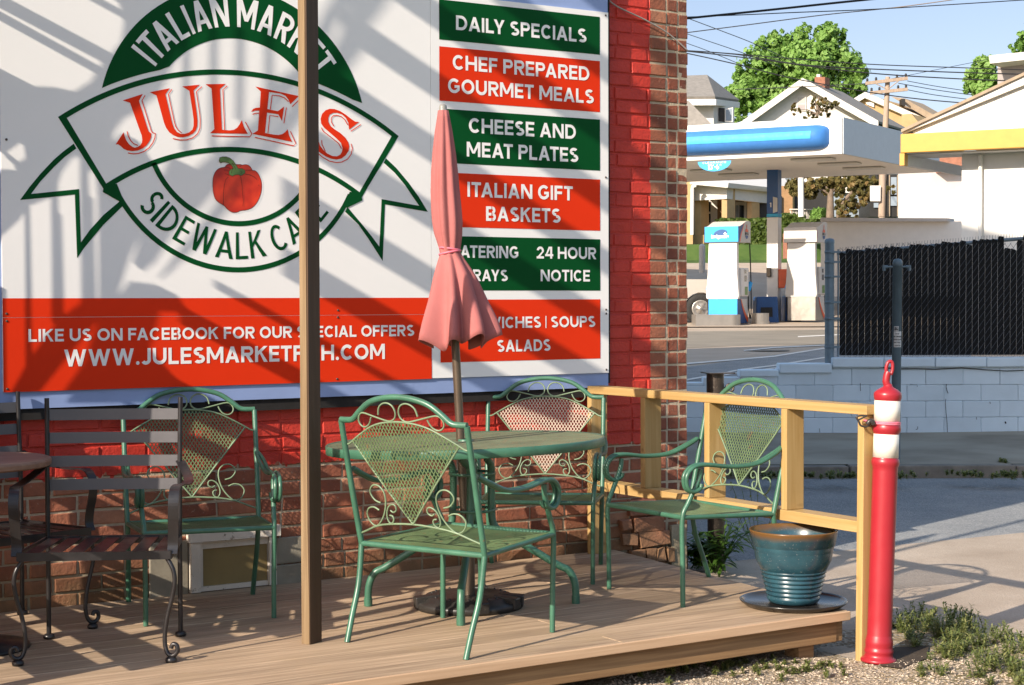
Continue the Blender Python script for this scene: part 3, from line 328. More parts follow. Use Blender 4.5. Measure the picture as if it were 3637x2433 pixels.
        td = t*1.15; bar(w/2-t/2,0,w/2+t/2,h*.44); o.append([(0,h),(td,h),(w/2+t*.5,h*.38),(w/2-t*.5,h*.38)]); o.append([(w,h),(w-td,h),(w/2-t*.5,h*.38),(w/2+t*.5,h*.38)])
    elif ch == '.': ring(w/2, w/2, w/2, w/2, 0, 360, w/2*.98, 12)
    elif ch == '-': bar(0,h*.42,w,h*.56)
    elif ch == "'": bar(w*.2,h*.68,w*.8,h)
    elif ch == '1': bar(w-t,0,w,h); o.append([(0,h*.74),(0,h*.74+t*.9),(w-t*.6,h),(w-t*.6,h-t*.9)])
    elif ch == '2': r = w/2; ring(r, h-r*.98, r, r*.98, -20, 170); bar(0,0,w,t*.93); o.append([(0,t*.3),(t*1.4,t*.5),(w*.98,h*.60),(w*.98-t*1.15,h*.54)])
    elif ch == '3': r = h*.27; ring(w-r*1.1, h-r, r*1.1, r, -95, 150); ring(w-r*1.2, r*1.06, r*1.2, r*1.06, -145, 95)
    elif ch == '4': bar(w*.62,0,w*.62+t,h); bar(0,h*.20,w,h*.20+t*.9); o.append([(0,h*.2),(t*.9,h*.30),(w*.62+t*.4,h),(w*.62-t*.7,h)])
    elif ch == '6': r = h*.32; ring(w/2, r, w/2, r, 0, 360, t, 30); ring(w*.62, h*.40, w*.62, h*.6, 95, 180)
    return o
KERN = {'AT':-.12,'TA':-.12,'LY':-.14,'AY':-.12,'AV':-.12,'RT':-.03,'PA':-.1,'FA':-.08,'KE':-.02,'LT':-.1,'ET':-.02,'.C':0,'TE':-.02}
def word(s, x0, x1, z0, z1, stroke_=.205, gap=.135):
    h = z1-z0; t = h*stroke_; adv = 0; items = []
    for i, ch in enumerate(s):
        if ch == ' ': adv += .50; continue
        if i and s[i-1] != ' ': adv += gap + KERN.get(s[i-1]+ch, 0)
        items.append((adv, ch)); adv += WID[ch]
    k = (x1-x0)/adv
    return [[[(x0+a*k+p[0], z0+p[1]) for p in L] for L in glyph(ch, WID[ch]*k, h, min(t, WID[ch]*k*.98) if ch not in 'I|' else t)] for a, ch in items]
def letters(words, name, mat, frame, parent=None, world=True):
    """every bar of a letter a whisker proud of the last, so that none share a plane"""
    mb = MB()
    for G in words:
        for j, L in enumerate(G):
            L = L if area2(L) > 0 else L[::-1]
            P = [Vector(frame(*p)) for p in L]; q = frame(L[0][0], L[0][1]); 
            nrm = (P[1]-P[0]).cross(P[2]-P[1]); 
            if nrm.length > 1e-12: nrm.normalize()
            o = nrm*(0.00006*(j % 14)*LSC[0]); mb.add([p+o for p in P], [tuple(range(len(P)))])
    return mb.build(name, mat, parent, world)
LSC = [1.0]
# ------------------------------------------------------------------ the market building: brick wall, painted part, cellar window
def brick_mat():
    m, t, b = newmat('brick_and_mortar'); v = coords(t); tn = attr(t)
    n1 = noise(t, v, 9, 6, 0.65); n2 = noise(t, v, 60, 5, 0.6)
    c = ramp(t, tn, [(0.0, (0.15,0.042,0.026)), (0.35, (0.29,0.088,0.048)), (0.7, (0.39,0.145,0.080)), (1.0, (0.46,0.22,0.13))])
    c = mix(t, ramp(t, n1, [(0.35, (0,0,0)), (0.75, (0.75,)*3)]), c, (0.13,0.065,0.045))
    c = mix(t, ramp(t, n2, [(0.62, (0,0,0)), (0.75, (0.8,)*3)]), c, (0.42,0.33,0.25))
    mort = mix(t, n2, (0.33,0.26,0.175), (0.54,0.46,0.34))
    ism = math_(t, 'LESS_THAN', tn, -0.5); c = mix(t, ism, c, mort)
    g = node(t, 'ShaderNodeNewGeometry'); sx = node(t, 'ShaderNodeSeparateXYZ'); t.links.new(g.outputs['Position'], sx.inputs[0])
    # moss and dirt near the deck
    low = ramp(t, math_(t, 'ADD', sx.outputs[2], math_(t, 'MULTIPLY', noise(t, v, 5, 4), 0.35)), [(0.18, (0.75,)*3), (0.42, (0,0,0))])
    c = mix(t, math_(t, 'MULTIPLY', low, 0.7), c, (0.11,0.095,0.04))
    # red paint: above the lower courses and up to the bare corner
    wob = math_(t, 'MULTIPLY_ADD', noise(t, v, 14, 4), 0.10); t.nodes[-1].inputs[2].default_value = -0.05
    zz = math_(t, 'GREATER_THAN', math_(t, 'ADD', sx.outputs[2], wob), 0.565)
    wob2 = math_(t, 'MULTIPLY_ADD', noise(t, v, 25, 4), 0.016); t.nodes[-1].inputs[2].default_value = -0.008
    xx = math_(t, 'LESS_THAN', math_(t, 'ADD', sx.outputs[0], wob2), 5.457)
    pm = math_(t, 'MULTIPLY', zz, xx)
    chips = ramp(t, noise(t, v, 38, 6, 0.7), [(0.68, (1,1,1)), (0.73, (0.15,)*3)])
    pm = math_(t, 'MULTIPLY', pm, chips)
    red = ramp(t, noise(t, v, 7, 5), [(0.3, (0.42,0.030,0.019)), (0.7, (0.55,0.046,0.028))])
    c = mix(t, pm, c, red)
    t.links.new(c, b.inputs['Base Color'])
    t.links.new(math_(t, 'MULTIPLY_ADD', pm, -0.4), b.inputs['Roughness']); t.nodes[-1].inputs[2].default_value = 0.9
    b.inputs['Specular IOR Level'].default_value = 0.35
    bump(t, b, math_(t, 'ADD', n2, math_(t, 'MULTIPLY', n1, 1.2)), 0.55, 0.008)
    return m
M['brick'] = brick_mat()
M['mass'] = paint('building_render', (0.25,0.12,0.09), 0.9, var=0.2)
bld = thing('market_building', 'tall brick market building with red painted wall and bare brick corner behind the deck', 'building', (1.0, 0, 0))
mb = MB(); mb.bx((-9, 0.14, -0.4), (5.70, 8.6, 10.8)); mb.build('wall_mass', M['mass'], bld)
mb = MB(); mb.tint = -1.0
mb.bx((-9, 0.006, -0.4), (5.575, 0.138, 10.8)); mb.bx((5.575, 0.0065, -0.4), (5.712, 0.138, 10.8))
rb = random.Random(3)
def brick(x0, x1, z0, z1, y, tint, jit=0.0025, dep=0.05):
    j = lambda: rb.uniform(-jit, jit)
    mb.tint = max(0, min(1, tint)); c = 0.004
    back = [(x0, dep, z0), (x1, dep, z0), (x1, dep, z1), (x0, dep, z1)]
    mid = [(x0+j(), y+c, z0+j()), (x1+j(), y+c, z0+j()), (x1+j(), y+c, z1+j()), (x0+j(), y+c, z1+j())]
    fr = [(mid[0][0]+c, y+j()*.6, mid[0][2]+c), (mid[1][0]-c, y+j()*.6, mid[1][2]+c), (mid[2][0]-c, y+j()*.6, mid[2][2]-c), (mid[3][0]+c, y+j()*.6, mid[3][2]-c)]
    mb.add(back+mid+fr, [(8,9,10,11)] + [(i, (i+1) % 4, 4+(i+1) % 4, 4+i) for i in range(4)] + [(4+i, 4+(i+1) % 4, 8+(i+1) % 4, 8+i) for i in range(4)])
CH, BL, MT = 0.0715, 0.206, 0.011
W0 = pz(650, 2105).x; W1 = pz(1005, 2070).x
for k in range(-3, 62):
    z0 = k*CH - 0.012; z1 = z0 + CH - MT
    x = 1.2 + (0.108 if k % 2 else 0.0)
    while x < 5.46:
        L = BL if rb.random() < 0.9 else BL*0.5
        x1 = min(x+L, 5.565)
        if 5.565-x1 < 0.06: x1 = 5.565
        if (x1 > 5.08 or z1 < 1.05):
            brick(x, x1, z0, z1, rb.uniform(-0.004, 0.003), rb.gauss(0.5, 0.2))
        x = x1 + MT
    if x < 5.54: brick(x, 5.565, z0, z1, rb.uniform(-0.004, 0.003), rb.gauss(0.6, 0.2))
    e = 5.712 + rb.uniform(-0.006, 0.008); mid = 5.644 + rb.uniform(-0.006, 0.006)
    brick(5.579, mid, z0, z1, rb.uniform(0.0, 0.006), rb.gauss(0.2, 0.12)); brick(mid+0.009, e, z0, z1, rb.uniform(0.0, 0.006), rb.gauss(0.18, 0.12), dep=0.11)
# the broken foot of the corner
for (x0, x1, z0, z1, t_) in ((5.30,5.46,0.17,0.255,.75),(5.47,5.60,0.18,0.25,.6),(5.24,5.31,0.095,0.155,.8),(5.325,5.52,0.085,0.165,.75),(5.25,5.35,0.015,0.082,.85),(5.365,5.565,0.0,0.078,.8),(5.30,5.40,-0.07,-0.01,.8),(5.41,5.47,-0.08,-0.012,.8),(5.48,5.54,-0.09,-0.015,.85),(5.55,5.60,-0.1,-0.02,.85)):
    brick(x0, x1, z0, z1, -0.03, t_, 0.008)
mb.tint = -1; mb.bx((5.585, -0.02, -0.3), (5.69, 0.05, 0.10))
mb.build('brick_wall', M['brick'], bld)
# cellar window at deck level
M['white_wood'] = paint('old_white_paint', (0.66,0.60,0.52), 0.7, var=0.1, wear=(0.25,0.19,0.13), wear_amt=0.63, bmp=0.3)
M['ply'] = paint('yellowed_board', (0.26,0.19,0.075), 0.55, var=0.25, scale=3)
M['stone'] = paint('grey_stone', (0.27,0.24,0.185), 0.9, var=0.22, bmp=0.4, bscale=60)
def wz(x, y, Y=-0.02): p = py(x, y, Y); return p.x, p.z
xa, zt = wz(672, 1945); xb, _ = wz(975, 1935); _, zb = wz(700, 2108); zt = 0.285; zb = 0.004
mb = MB(); fw = 0.045
mb.bx((xa-0.01, -0.05, zt-0.05), (xb+0.02, -0.01, zt)); mb.bx((xa, -0.045, zb), (xa+fw, -0.01, zt-0.052)); mb.bx((xb-fw*0.8, -0.045, zb), (xb, -0.01, zt-0.052))
mb.bx((xa+fw+0.002, -0.03, zb), (xb-fw*0.8-0.002, -0.012, zb+0.022)); mb.bx((xa+fw+0.002, -0.033, zb+0.024), (xa+fw+0.016, -0.012, zt-0.054))
mb.bx((xa+fw+0.018, -0.030, zt-0.085), (xb-fw*0.8-0.002, -0.012, zt-0.054))
win = mb.build('cellar_window', M['white_wood'], bld)
mb = MB(); mb.bx((xa+fw+0.0165, -0.021, zb+0.0225), (xb-fw*0.8-0.003, -0.014, zt-0.0855)); mb.build('boarded_pane', M['ply'], win)
for a_, b_ in (((xa-0.19, -0.022, -0.02), (xa-0.004, -0.008, 0.245)), ((xb+0.004, -0.022, -0.02), (xb+0.17, -0.008, 0.09)), ((xb+0.01, -0.020, 0.094), (xb+0.16, -0.008, 0.22))):
    mb = MB(); mb.bx(a_, b_); mb.build('stone_block', M['stone'], bld, bevel=0.006)

# ------------------------------------------------------------------ the painted sign
GL = json.loads(GLYPHS)
GL['I'] = [186, [[[60,0],[60,509],[126,509],[126,0]]]]; GL['1'] = [300, [[[60,400],[60,460],[130,509],[190,509],[190,0],[124,0],[124,430]]]]
GL['|'] = [160, [[[64,-60],[64,560],[96,560],[96,-60]]]]
YS = -0.060
def U(x, y): p = py(x, y, YS); return (p.x, p.z)
def layer(k): return lambda u, v: (u, YS - 0.0014*k, v)
def sheet(c, name, mat, parent, k): return flat([c], name, mat, layer(k), parent)
M['sign_white'] = paint('white_sign_face', (0.80,0.785,0.765), 0.5, var=0.02, scale=2, spec=0.2)
M['sign_red'] = paint('red_sign_print', (0.67,0.032,0.005), 0.55, var=0.03, scale=2, spec=0.12)
M['sign_green'] = paint('green_sign_print', (0.001,0.060,0.013), 0.55, var=0.05, scale=2, spec=0.10)
M['blue_sheet'] = paint('pale_blue_metal', (0.24,0.32,0.55), 0.5, var=0.06, wear=(0.12,0.10,0.10), wear_amt=0.74)
M['screw'] = paint('dull_screw', (0.09,0.07,0.06), 0.5, 0.6)
M['logo_red'] = paint('logo_red_print', (0.70,0.034,0.006), 0.55, var=0.02, spec=0.12)
M['stem_green'] = paint('pepper_stem_print', (0.12,0.23,0.055), 0.4, var=0.35, scale=14)
M['ink'] = paint('dark_ink', (0.09,0.012,0.006), 0.5)
sign = thing('shop_sign', 'large white, red and green market sign bolted along the brick wall above the deck', 'sign', (3.5, -0.05, 1.0))
def text(s, a, bpt, top, mat, parent, k, name='lettering'):
    x0, z0 = U(*a); x1, z1 = U(*bpt); _, zt = U(a[0], top); zb = (z0+z1)/2
    return letters(word(s, x0, x1, zb, zb+zt-z0), name, mat, layer(k), parent)
# pale blue backing sheet
zbot = 0.5*(U(2164, 1370)[1] + U(22, 1461)[1]); xr = U(2163, 800)[0]
mb = MB(); mb.bx((0.6, -0.051, zbot), (2.86, -0.047, 3.3)); mb.bx((2.86, -0.0515, zbot+0.003), (3.95, -0.0475, 3.3)); mb.bx((3.95, -0.051, zbot), (xr, -0.047, 3.3))
mb.build('backing_sheet', M['blue_sheet'], sign)
M['gap_shade'] = paint('black_gap_shade', (0.012,0.010,0.009), 0.9)  # black strip put in for the dark shade of the gap behind the sheet
mb = MB(); mb.bx((0.6, -0.040, zbot-0.050), (xr+0.004, -0.008, zbot+0.02)); mb.bx((xr-0.03, -0.038, zbot+0.0205), (xr+0.022, -0.008, 3.3)); mb.build('gap_shade_strip', M['gap_shade'], sign)
xs = U(1533.5, 1250)[0]; xl = U(9, 1100)[0]; zlt = U(2162.7, 45)[1]
zl0 = 0.5*(U(14, 1395)[1] + U(1500, 1345)[1]); zr0 = U(2161, 1322)[1]; zr0 = (zr0+zl0)/2
mb = MB(); mb.bx((xl, YS, zl0), (xs-0.001, -0.052, 3.25)); lp = mb.build('logo_panel', M['sign_white'], sign)
mb = MB(); mb.bx((xs+0.001, YS, zr0), (xr-0.003, -0.052, zlt)); mp = mb.build('menu_panel', M['sign_white'], sign)
zr1 = 0.5*(U(8, 1061.5)[1] + U(600, 1056.7)[1])
zj = U(300, 1126)[1]
rs = flat([[q_] for q_ in [[(xl, zl0), (xs-0.001, zl0), (xs-0.001, zj-0.0009), (xl, zj-0.0009)], [(xl, zj+0.0009), (xs-0.001, zj+0.0009), (xs-0.001, zr1), (xl, zr1)]]], 'red_strip', M['sign_red'], layer(1), sign)
text("LIKE US ON FACEBOOK FOR OUR SPECIAL OFFERS", (100.6,1216), (1470,1191.5), 1171, M['sign_white'], rs, 2)
text("WWW.JULESMARKETPGH.COM", (227.6,1303.8), (1366,1273.4), 1243.5, M['sign_white'], rs, 2)
bx0, bx1 = U(1561.8, 700)[0], U(2131, 700)[0]
def banner(y0, y1, mat, lines):
    zt, zb = U(2131, y0)[1], U(2131, y1)[1]
    b = sheet([(bx0, zb), (bx1, zb), (bx1, zt), (bx0, zt)], 'menu_banner', mat, sign, 1)
    for s, a, bb, top in lines: text(s, a, bb, top, M['sign_white'], b, 2)
s_ = .3189
def T1(x, y): return (1500+x*s_, y*s_)
def T2(x, y): return (1500+x*s_, 500+y*s_)
def T3(x, y): return (1500+x*s_, 1000+y*s_)
banner(60.6, 194.5, M['sign_green'], [("DAILY SPECIALS", T1(372,332), T1(1825,478), 170*s_)])
banner(217.5, 398.6, M['sign_red'], [("CHEF PREPARED", T1(335,777), T1(1856,896), 613*s_), ("GOURMET MEALS", T1(282,1037), T1(1906,1152), 873*s_)])
banner(425, 606, M['sign_green'], [("CHEESE AND", T1(515,1487), T1(1706,1541), 1322*s_), ("MEAT PLATES", T2(492,178), T2(1733,237), 500+13*s_)])
banner(637.8, 819.5, M['sign_red'], [("ITALIAN GIFT", T2(500,625), T2(1673,664), 500+460*s_), ("BASKETS", T2(707,893), T2(1536,914), 500+731*s_)])
banner(850, 1032, M['sign_green'], [("CATERING", T2(308,1302), T2(1068,1307), 500+1164*s_), ("TRAYS", T2(468,1562), T2(948,1564), 500+1432*s_),
       ("24 HOUR", T2(1270,1312), T2(1931,1318), 500+1179*s_), ("NOTICE", T2(1315,1566), T2(1863,1566), 500+1436*s_)])
banner(1063, 1273, M['sign_red'], [("SANDWICHES | SOUPS", T3(262,528), T3(1922,505), 1000+398*s_), ("SALADS", T3(830,782), T3(1424,772), 1000+650*s_)])
# the round emblem
CA = (3.0275*0.93 - 0.0, 0.0); CA = (0.93*3.027, None)
def fitc(P):
    P = np.array(P); A = np.c_[2*P, np.ones(len(P))]; s = np.linalg.lstsq(A, (P**2).sum(1), rcond=None)[0]
    return s[0], s[1], math.sqrt(s[2]+s[0]**2+s[1]**2)
s = .3189; k8 = 800/2344
ca = fitc([U(*p) for p in ((1130*s,980*s),(1480*s,300*s),(1900*s,0),(600+2140*s,1150*s),(600+1950*s,620*s),(600+1670*s,300*s))])
ci = fitc([U(*p) for p in ((1900*s,740*s),(600+200*s,540*s),(600+450*s,465*s),(600+690*s,430*s),(600+1000*s,490*s),(600+1250*s,620*s),(600+1440*s,800*s))])
c1 = fitc([U(*p) for p in ((650*s,1310*s),(1100*s,1050*s),(1600*s,855*s),(600,825*s),(600+550*s,778*s),(600+1000*s,825*s),(600+1440*s,910*s),(1050+800*.287,330+180*.287),(1050+1270*.287,330+540*.287))])
c2 = fitc([U(*p) for p in ((1160*s,480+553*s),(1700*s,480+280*s),(2195*s,480+155*s),(750+100*.2232,250+1215*.2232),(750+700*.2232,250+1250*.2232),(750+1370*.2232,250+1400*.2232),(1050+270*.287,330+915*.287),(1050+670*.287,330+1140*.287))])
cb = fitc([U(*p) for p in ((1365*s,480+790*s),(1700*s,480+1180*s),(2195*s,480+1450*s),(450+700*k8,650+855*k8),(450+1180*k8,650+925*k8),(450+1770*k8,650+770*k8),(450+1980*k8,650+625*k8),(450+2260*k8,650+300*k8))])
cn = fitc([U(*p) for p in ((1700*s,480+345*s),(2000*s,480+730*s),(450+480*k8,650+175*k8),(450+700*k8,650+330*k8),(450+1180*k8,650+440*k8),(450+1500*k8,650+380*k8),(450+1770*k8,650+205*k8))])
def arc(c, a0, a1, r=None, n=48):      # angle clockwise from straight up
    r = r or c[2]; return [(c[0]+r*math.sin(a0+(a1-a0)*i/n), c[1]+r*math.cos(a0+(a1-a0)*i/n)) for i in range(n+1)]
def ang(c, p): return math.atan2(p[0]-c[0], p[1]-c[1])
LW = 0.0235
# green arch
o0, o1 = U(1130*s,980*s), U(600+2140*s,1150*s); i0, i1 = U(1892*s,745*s), U(600+1560*s, 905*s)
rb1 = math.hypot(o0[0]-c1[0], o0[1]-c1[1]); 
ii0 = ang(ci, i0); ii1 = -ii0
lo = arc(ca, ang(ca, o0), ang(ca, o1)); inn = arc(ci, ii1, ii0)
rin = math.hypot(inn[0][0]-c1[0], inn[0][1]-c1[1])
L = lo + [ (c1[0]+rb1*math.sin(a), c1[1]+rb1*math.cos(a)) for a in np.linspace(ang(c1, o1), ang(c1, inn[0]), 8)[1:-1] ] + inn + [ (c1[0]+rb1*math.sin(a), c1[1]+rb1*math.cos(a)) for a in np.linspace(ang(c1, inn[-1]), ang(c1, o0), 8)[1:-1] ]
arch = sheet(L, 'green_arch', M['sign_green'], sign, 1)
def rad(c, p): return math.hypot(p[0]-c[0], p[1]-c[1])
def arc_text(st, c, aL, aR, rbase, rtop, mat, parent, k, inner=False, stroke_=.16):
    H_ = abs(rtop-rbase); rm = (rbase+rtop)/2; W_ = abs(aR-aL)*rm; sg = -1 if inner else 1
    def bend(u, v):
        a = aL + (aR-aL)*u/W_; r = rbase + (rtop-rbase)*v/H_; return (c[0]+r*math.sin(a), c[1]+sg*r*math.cos(a))
    out = []
    for G in word(st, 0, W_, 0, H_, stroke_, .17):
        g2 = []
        for L in G:
            D = []
            for i in range(len(L)):
                p, q = L[i], L[(i+1) % len(L)]; n = max(1, int(math.hypot(q[0]-p[0], q[1]-p[1])/.03))
                D += [bend(p[0]+(q[0]-p[0])*j/n, p[1]+(q[1]-p[1])*j/n) for j in range(n)]
            g2.append(D)
        out.append(g2)
    return letters(out, 'lettering', mat, layer(k), parent)
arc_text("ITALIAN MARKET", ca, ang(ca, U(1590*s,632*s)), ang(ca, U(600+1845*s,712*s)), rad(ca, U(1745*s,718*s)), rad(ca, U(1480*s,495*s)), M['sign_white'], arch, 2, stroke_=.15)
# banner ribbon with its ends
pL0, pR0 = U(650*s,1310*s), U(1050+1270*.287, 330+540*.287); pL1, pR1 = U(1152*s, 480+600*s), U(1050+812*.287, 330+1300*.287)
aL, aR = ang(c1, pL0), ang(c1, pR0); bL, bR = ang(c2, pL1), ang(c2, pR1)
outer = arc(c1, aL, aR) + arc(c2, bR, bL, c2[2]-LW)
def inset(c, a, d, r): return a + d/r
inner = arc(c1, aL+0.027/c1[2]*1.15, aR-0.027/c1[2]*1.15, c1[2]-LW) + arc(c2, bR-0.024/c2[2], bL+0.024/c2[2], c2[2])
flat([outer, inner], 'ribbon', M['sign_green'], layer(1), sign)
def Z1(x, y): return U(x*s, 480+y*s)
def Z2(x, y): return U(1250+x*.4464, 250+y*.4464)
def Z3(x, y): return U(1050+x*.287, 330+y*.287)
tl = [(820,95),(700,185),(600,272),(450,430),(330,575),(223,722),(560,690),(832,660),(858,1370),(930,1265),(1000,1178),(1150,1000),(1365,790),(1330,738),(1150,890),(1000,1055),(900,1195),(880,600),(345,655),(450,515),(600,355),(720,243),(850,148)]
tr = [(270,700),(350,775),(450,895),(530,1005),(603,1125),(262,1066),(244,1517),(130,1340),(50,1225),(-56,1124),(-36,1088),(0,1132),(90,1238),(160,1325),(217,1402),(235,1024),(535,1078),(480,1000),(420,910),(340,815),(252,735)]
flat([[Z1(*p) for p in tl]], 'ribbon_tail', M['sign_green'], layer(1), sign); flat([[Z2(*p) for p in tr]], 'ribbon_tail', M['sign_green'], layer(1), sign)
flat([[Z1(*p) for p in ((1150,575),(1300,542),(1372,720),(1330,738),(1145,635))]], 'ribbon_fold', M['sign_green'], layer(2), sign)
flat([[Z3(*p) for p in ((812,1262),(668,1222),(585,1405),(635,1422),(822,1330))]], 'ribbon_fold', M['sign_green'], layer(2), sign)
# lower round band
a0, a1 = ang(cb, Z1(1365,780)), ang(cb, Z3(600,1440)); a0 = a0 if a0 > 0 else a0+2*math.pi; a1 = a1 if a1 > 0 else a1+2*math.pi
e0, e1 = ang(cb, Z1(1305,545)), ang(cb, Z3(670,1225)); e0 = e0 if e0 > 0 else e0+2*math.pi; e1 = e1 if e1 > 0 else e1+2*math.pi
flat([arc(cb, e0-0.02, e1+0.02) + arc(cb, e1+0.02, e0-0.02, cb[2]-LW)], 'lower_band', M['sign_green'], layer(1), sign)
f0, f1 = ang(cn, Z1(1705,340)), None; f0 = f0 if f0 > 0 else f0+2*math.pi; f1 = 2*math.pi - f0
def meets(c, sgn):                             # where a circle runs into the underside of the ribbon
    a = math.pi*.5 if sgn > 0 else math.pi*1.5
    while math.hypot(c[0]+c[2]*math.sin(a)-c2[0], c[1]+c[2]*math.cos(a)-c2[1]) > c2[2]-LW*.5: a += .004*sgn
    return a
f0, f1 = meets(cn, 1), meets(cn, -1)
lb = flat([arc(cn, f0, f1) + arc(cn, f1, f0, cn[2]-LW)], 'inner_band', M['sign_green'], layer(1), sign)
def Zk(x, y): return U(450+x*k8, 650+y*k8)
def dang(c, p): return math.atan2(p[0]-c[0], -(p[1]-c[1]))
arc_text("SIDEWALK CAFE", cb, dang(cb, Zk(150,200)), dang(cb, Zk(2100,305)), rad(cb, Zk(1225,792)), rad(cb, Zk(1190,513)), M['sign_green'], lb, 1, inner=True, stroke_=.125)
# the red shadowed capitals
def A1(x, y): return U(400+x*.2232, 250+y*.2232)
def A2(x, y): return U(750+x*.2232, 250+y*.2232)
J = [(160,478),(480,375),(418,485),(560,940),(575,975),(615,1003),(612,1060),(590,1120),(540,1190),(480,1240),(400,1275),(310,1285),(230,1275),(170,1245),(120,1200),(85,1175),(45,1180),(172,985),(185,1030),(215,1110),(260,1175),(310,1215),(350,1230),(400,1218),(440,1190),(465,1150),(470,1100),(460,1030),(440,980),(275,515)]
Uu = [(590,348),(910,283),(838,380),(945,830),(975,920),(1020,980),(1080,1010),(1150,1010),(1220,985),(1270,940),(1287,880),(1287,780),(1270,650),(1220,325),(1105,255),(1385,228),(1287,320),(1340,700),(1350,800),(1345,890),(1320,960),(1270,1010),(1200,1045),(1120,1065),(1040,1060),(960,1030),(900,985),(850,915),(815,830),(780,700),(697,400)]
Ll = [(-93,220),(230,215),(138,295),(170,945),(290,955),(360,945),(410,915),(450,860),(485,790),(520,900),(582,1010),(-18,998),(50,935),(5,290)]
Ee = [(700,257),(1390,408),(1330,470),(1258,540),(1225,460),(1180,405),(1110,370),(920,343),(893,615),(1060,650),(1160,575),(1125,805),(1065,698),(888,672),(855,997),(990,1022),(1070,1028),(1130,1015),(1180,980),(1215,935),(1240,1040),(1285,1137),(655,1010),(742,955),(765,640),(700,640),(632,662),(665,615),(710,595),(772,592),(788,335)]
Ss = [(785,360),(735,355),(690,325),(620,270),(550,225),(480,200),(420,197),(370,215),(325,260),(308,320),(315,380),(350,430),(420,490),(500,560),(560,620),(578,680),(575,720),(550,765),(510,785),(450,780),(390,750),(340,705),(300,650),(285,600),(280,545),(265,560),(225,610),(170,680),(200,690),(260,705),(300,740),(370,785),(440,815),(510,825),(570,810),(620,770),(655,715),(663,660),(650,610),(610,550),(550,495),(480,450),(430,410),(405,360),(403,310),(420,270),(460,248),(510,245),(570,265),(620,310),(650,370),(660,455)]
lines1 = [[(515,397),(465,480),(612,960),(630,990),(678,1005),(672,1070),(640,1150),(580,1230),(500,1290),(410,1322),(330,1328),(243,1313)], [(228,970),(245,1040),(280,1110),(330,1165),(400,1195)],
          [(940,302),(885,380),(975,800),(1000,890),(1040,950),(1095,995)], [(1418,260),(1330,340),(1385,700),(1392,800),(1388,920),(1350,1010),(1270,1075),(1170,1107),(1070,1108),(955,1085)]]
lines2 = [[(252,248),(185,305),(212,948)], [(540,820),(645,1010),(615,1058),(5,1042)], [(940,620),(968,395),(1080,405),(1160,435),(1228,500)], [(655,700),(700,683),(760,680)], [(900,1000),(932,715),(1065,738)],
          [(1195,592),(1155,842)], [(1385,480),(1285,577)], [(1258,970),(1345,1165),(1310,1200),(692,1066)]]
lines3 = [[(805,392),(680,475)], [(470,412),(440,360),(440,310),(465,283),(510,278),(560,292),(605,330),(643,398)], [(315,430),(340,475),(450,560),(530,625),(565,690)], [(320,585),(325,640),(367,725)],
          [(685,630),(700,690),(685,760),(640,820),(570,855),(500,862),(420,845),(330,795),(272,745)]]
L = [[A1(*p) for p in J], [A1(*p) for p in Uu], [A2(*p) for p in Ll], [A2(*p) for p in Ee], [Z3(*p) for p in Ss]]
cap = flat([[q_] for q_ in L], 'red_capitals', M['logo_red'], layer(1), sign)
L = [stroke([A1(*p) for p in q], 0.0042) for q in lines1] + [stroke([A2(*p) for p in q], 0.0042) for q in lines2] + [stroke([Z3(*p) for p in q], 0.0042) for q in lines3]
flat([[q_] for q_ in L], 'letter_outline', M['logo_red'], layer(1.5), cap)
# bell pepper
def Pq(x, y): return U(700+x*.1594, 530+y*.1594)
body = spline([(345,750,0),(350,650,0),(375,560,0),(430,470,0),(520,415,0),(610,400,0),(650,350,0),(720,330,0),(860,340,0),(960,340,0),(1000,352,0),(1080,342,0),(1150,365,0),(1200,420,0),(1230,470,0),(1290,480,0),(1350,540,0),(1400,640,0),(1430,750,0),(1430,900,0),(1400,1030,0),(1350,1150,0),(1270,1260,0),(1190,1320,0),(1080,1355,0),(960,1370,0),(900,1400,0),(820,1410,0),(740,1390,0),(660,1330,0),(590,1255,0),(480,1190,0),(400,1110,0),(360,990,0),(345,850,0)], 3, True)
def pepper_mat():
    m, t, b = newmat('pepper_print'); v = coords(t)
    n = noise(t, v, 9, 2); c = ramp(t, n, [(0.35, (0.42,0.016,0.006)), (0.62, (0.70,0.045,0.012))])
    t.links.new(c, b.inputs['Base Color']); b.inputs['Roughness'].default_value = 0.4; return m
pep = flat([[Pq(p[0], p[1]) for p in body]], 'pepper', pepper_mat(), layer(1), sign)
stem = [(485,250),(500,190),(560,168),(640,168),(720,195),(800,260),(860,350),(910,430),(1000,430),(1060,470),(1065,530),(1000,580),(950,590),(930,570),(870,570),(820,580),(780,600),(710,570),(700,500),(740,450),(800,420),(770,370),(700,310),(620,285),(560,290),(520,305),(495,290)]
flat([[Pq(*p) for p in stem]], 'pepper_stem', M['stem_green'], layer(2), pep)
ink = [[(620,400),(690,410),(740,440)], [(590,465),(660,470),(700,478)], [(610,545),(660,555),(700,580)], [(690,620),(630,680),(600,800),(580,1000),(580,1250)], [(960,600),(985,700),(1000,850),(1010,1000),(1025,1150),(1015,1275)], [(1065,555),(1180,575),(1270,620),(1325,675)], [(940,390),(980,360),(1000,350)], [(1075,470),(1160,465),(1230,468)], [(800,420),(770,470),(760,540)], [(770,300),(830,400),(850,450)], [(960,490),(1000,515),(960,550)], [(1365,790),(1372,825)]]
lb_ = [stroke([Pq(*p) for p in q], 0.0020) for q in ink] + [stroke([Pq(p[0], p[1]) for p in body+body[:1]], 0.0020), stroke([Pq(*p) for p in stem+stem[:1]], 0.0018)]
flat([[q_] for q_ in lb_], 'ink_line', M['ink'], layer(2.6), pep)
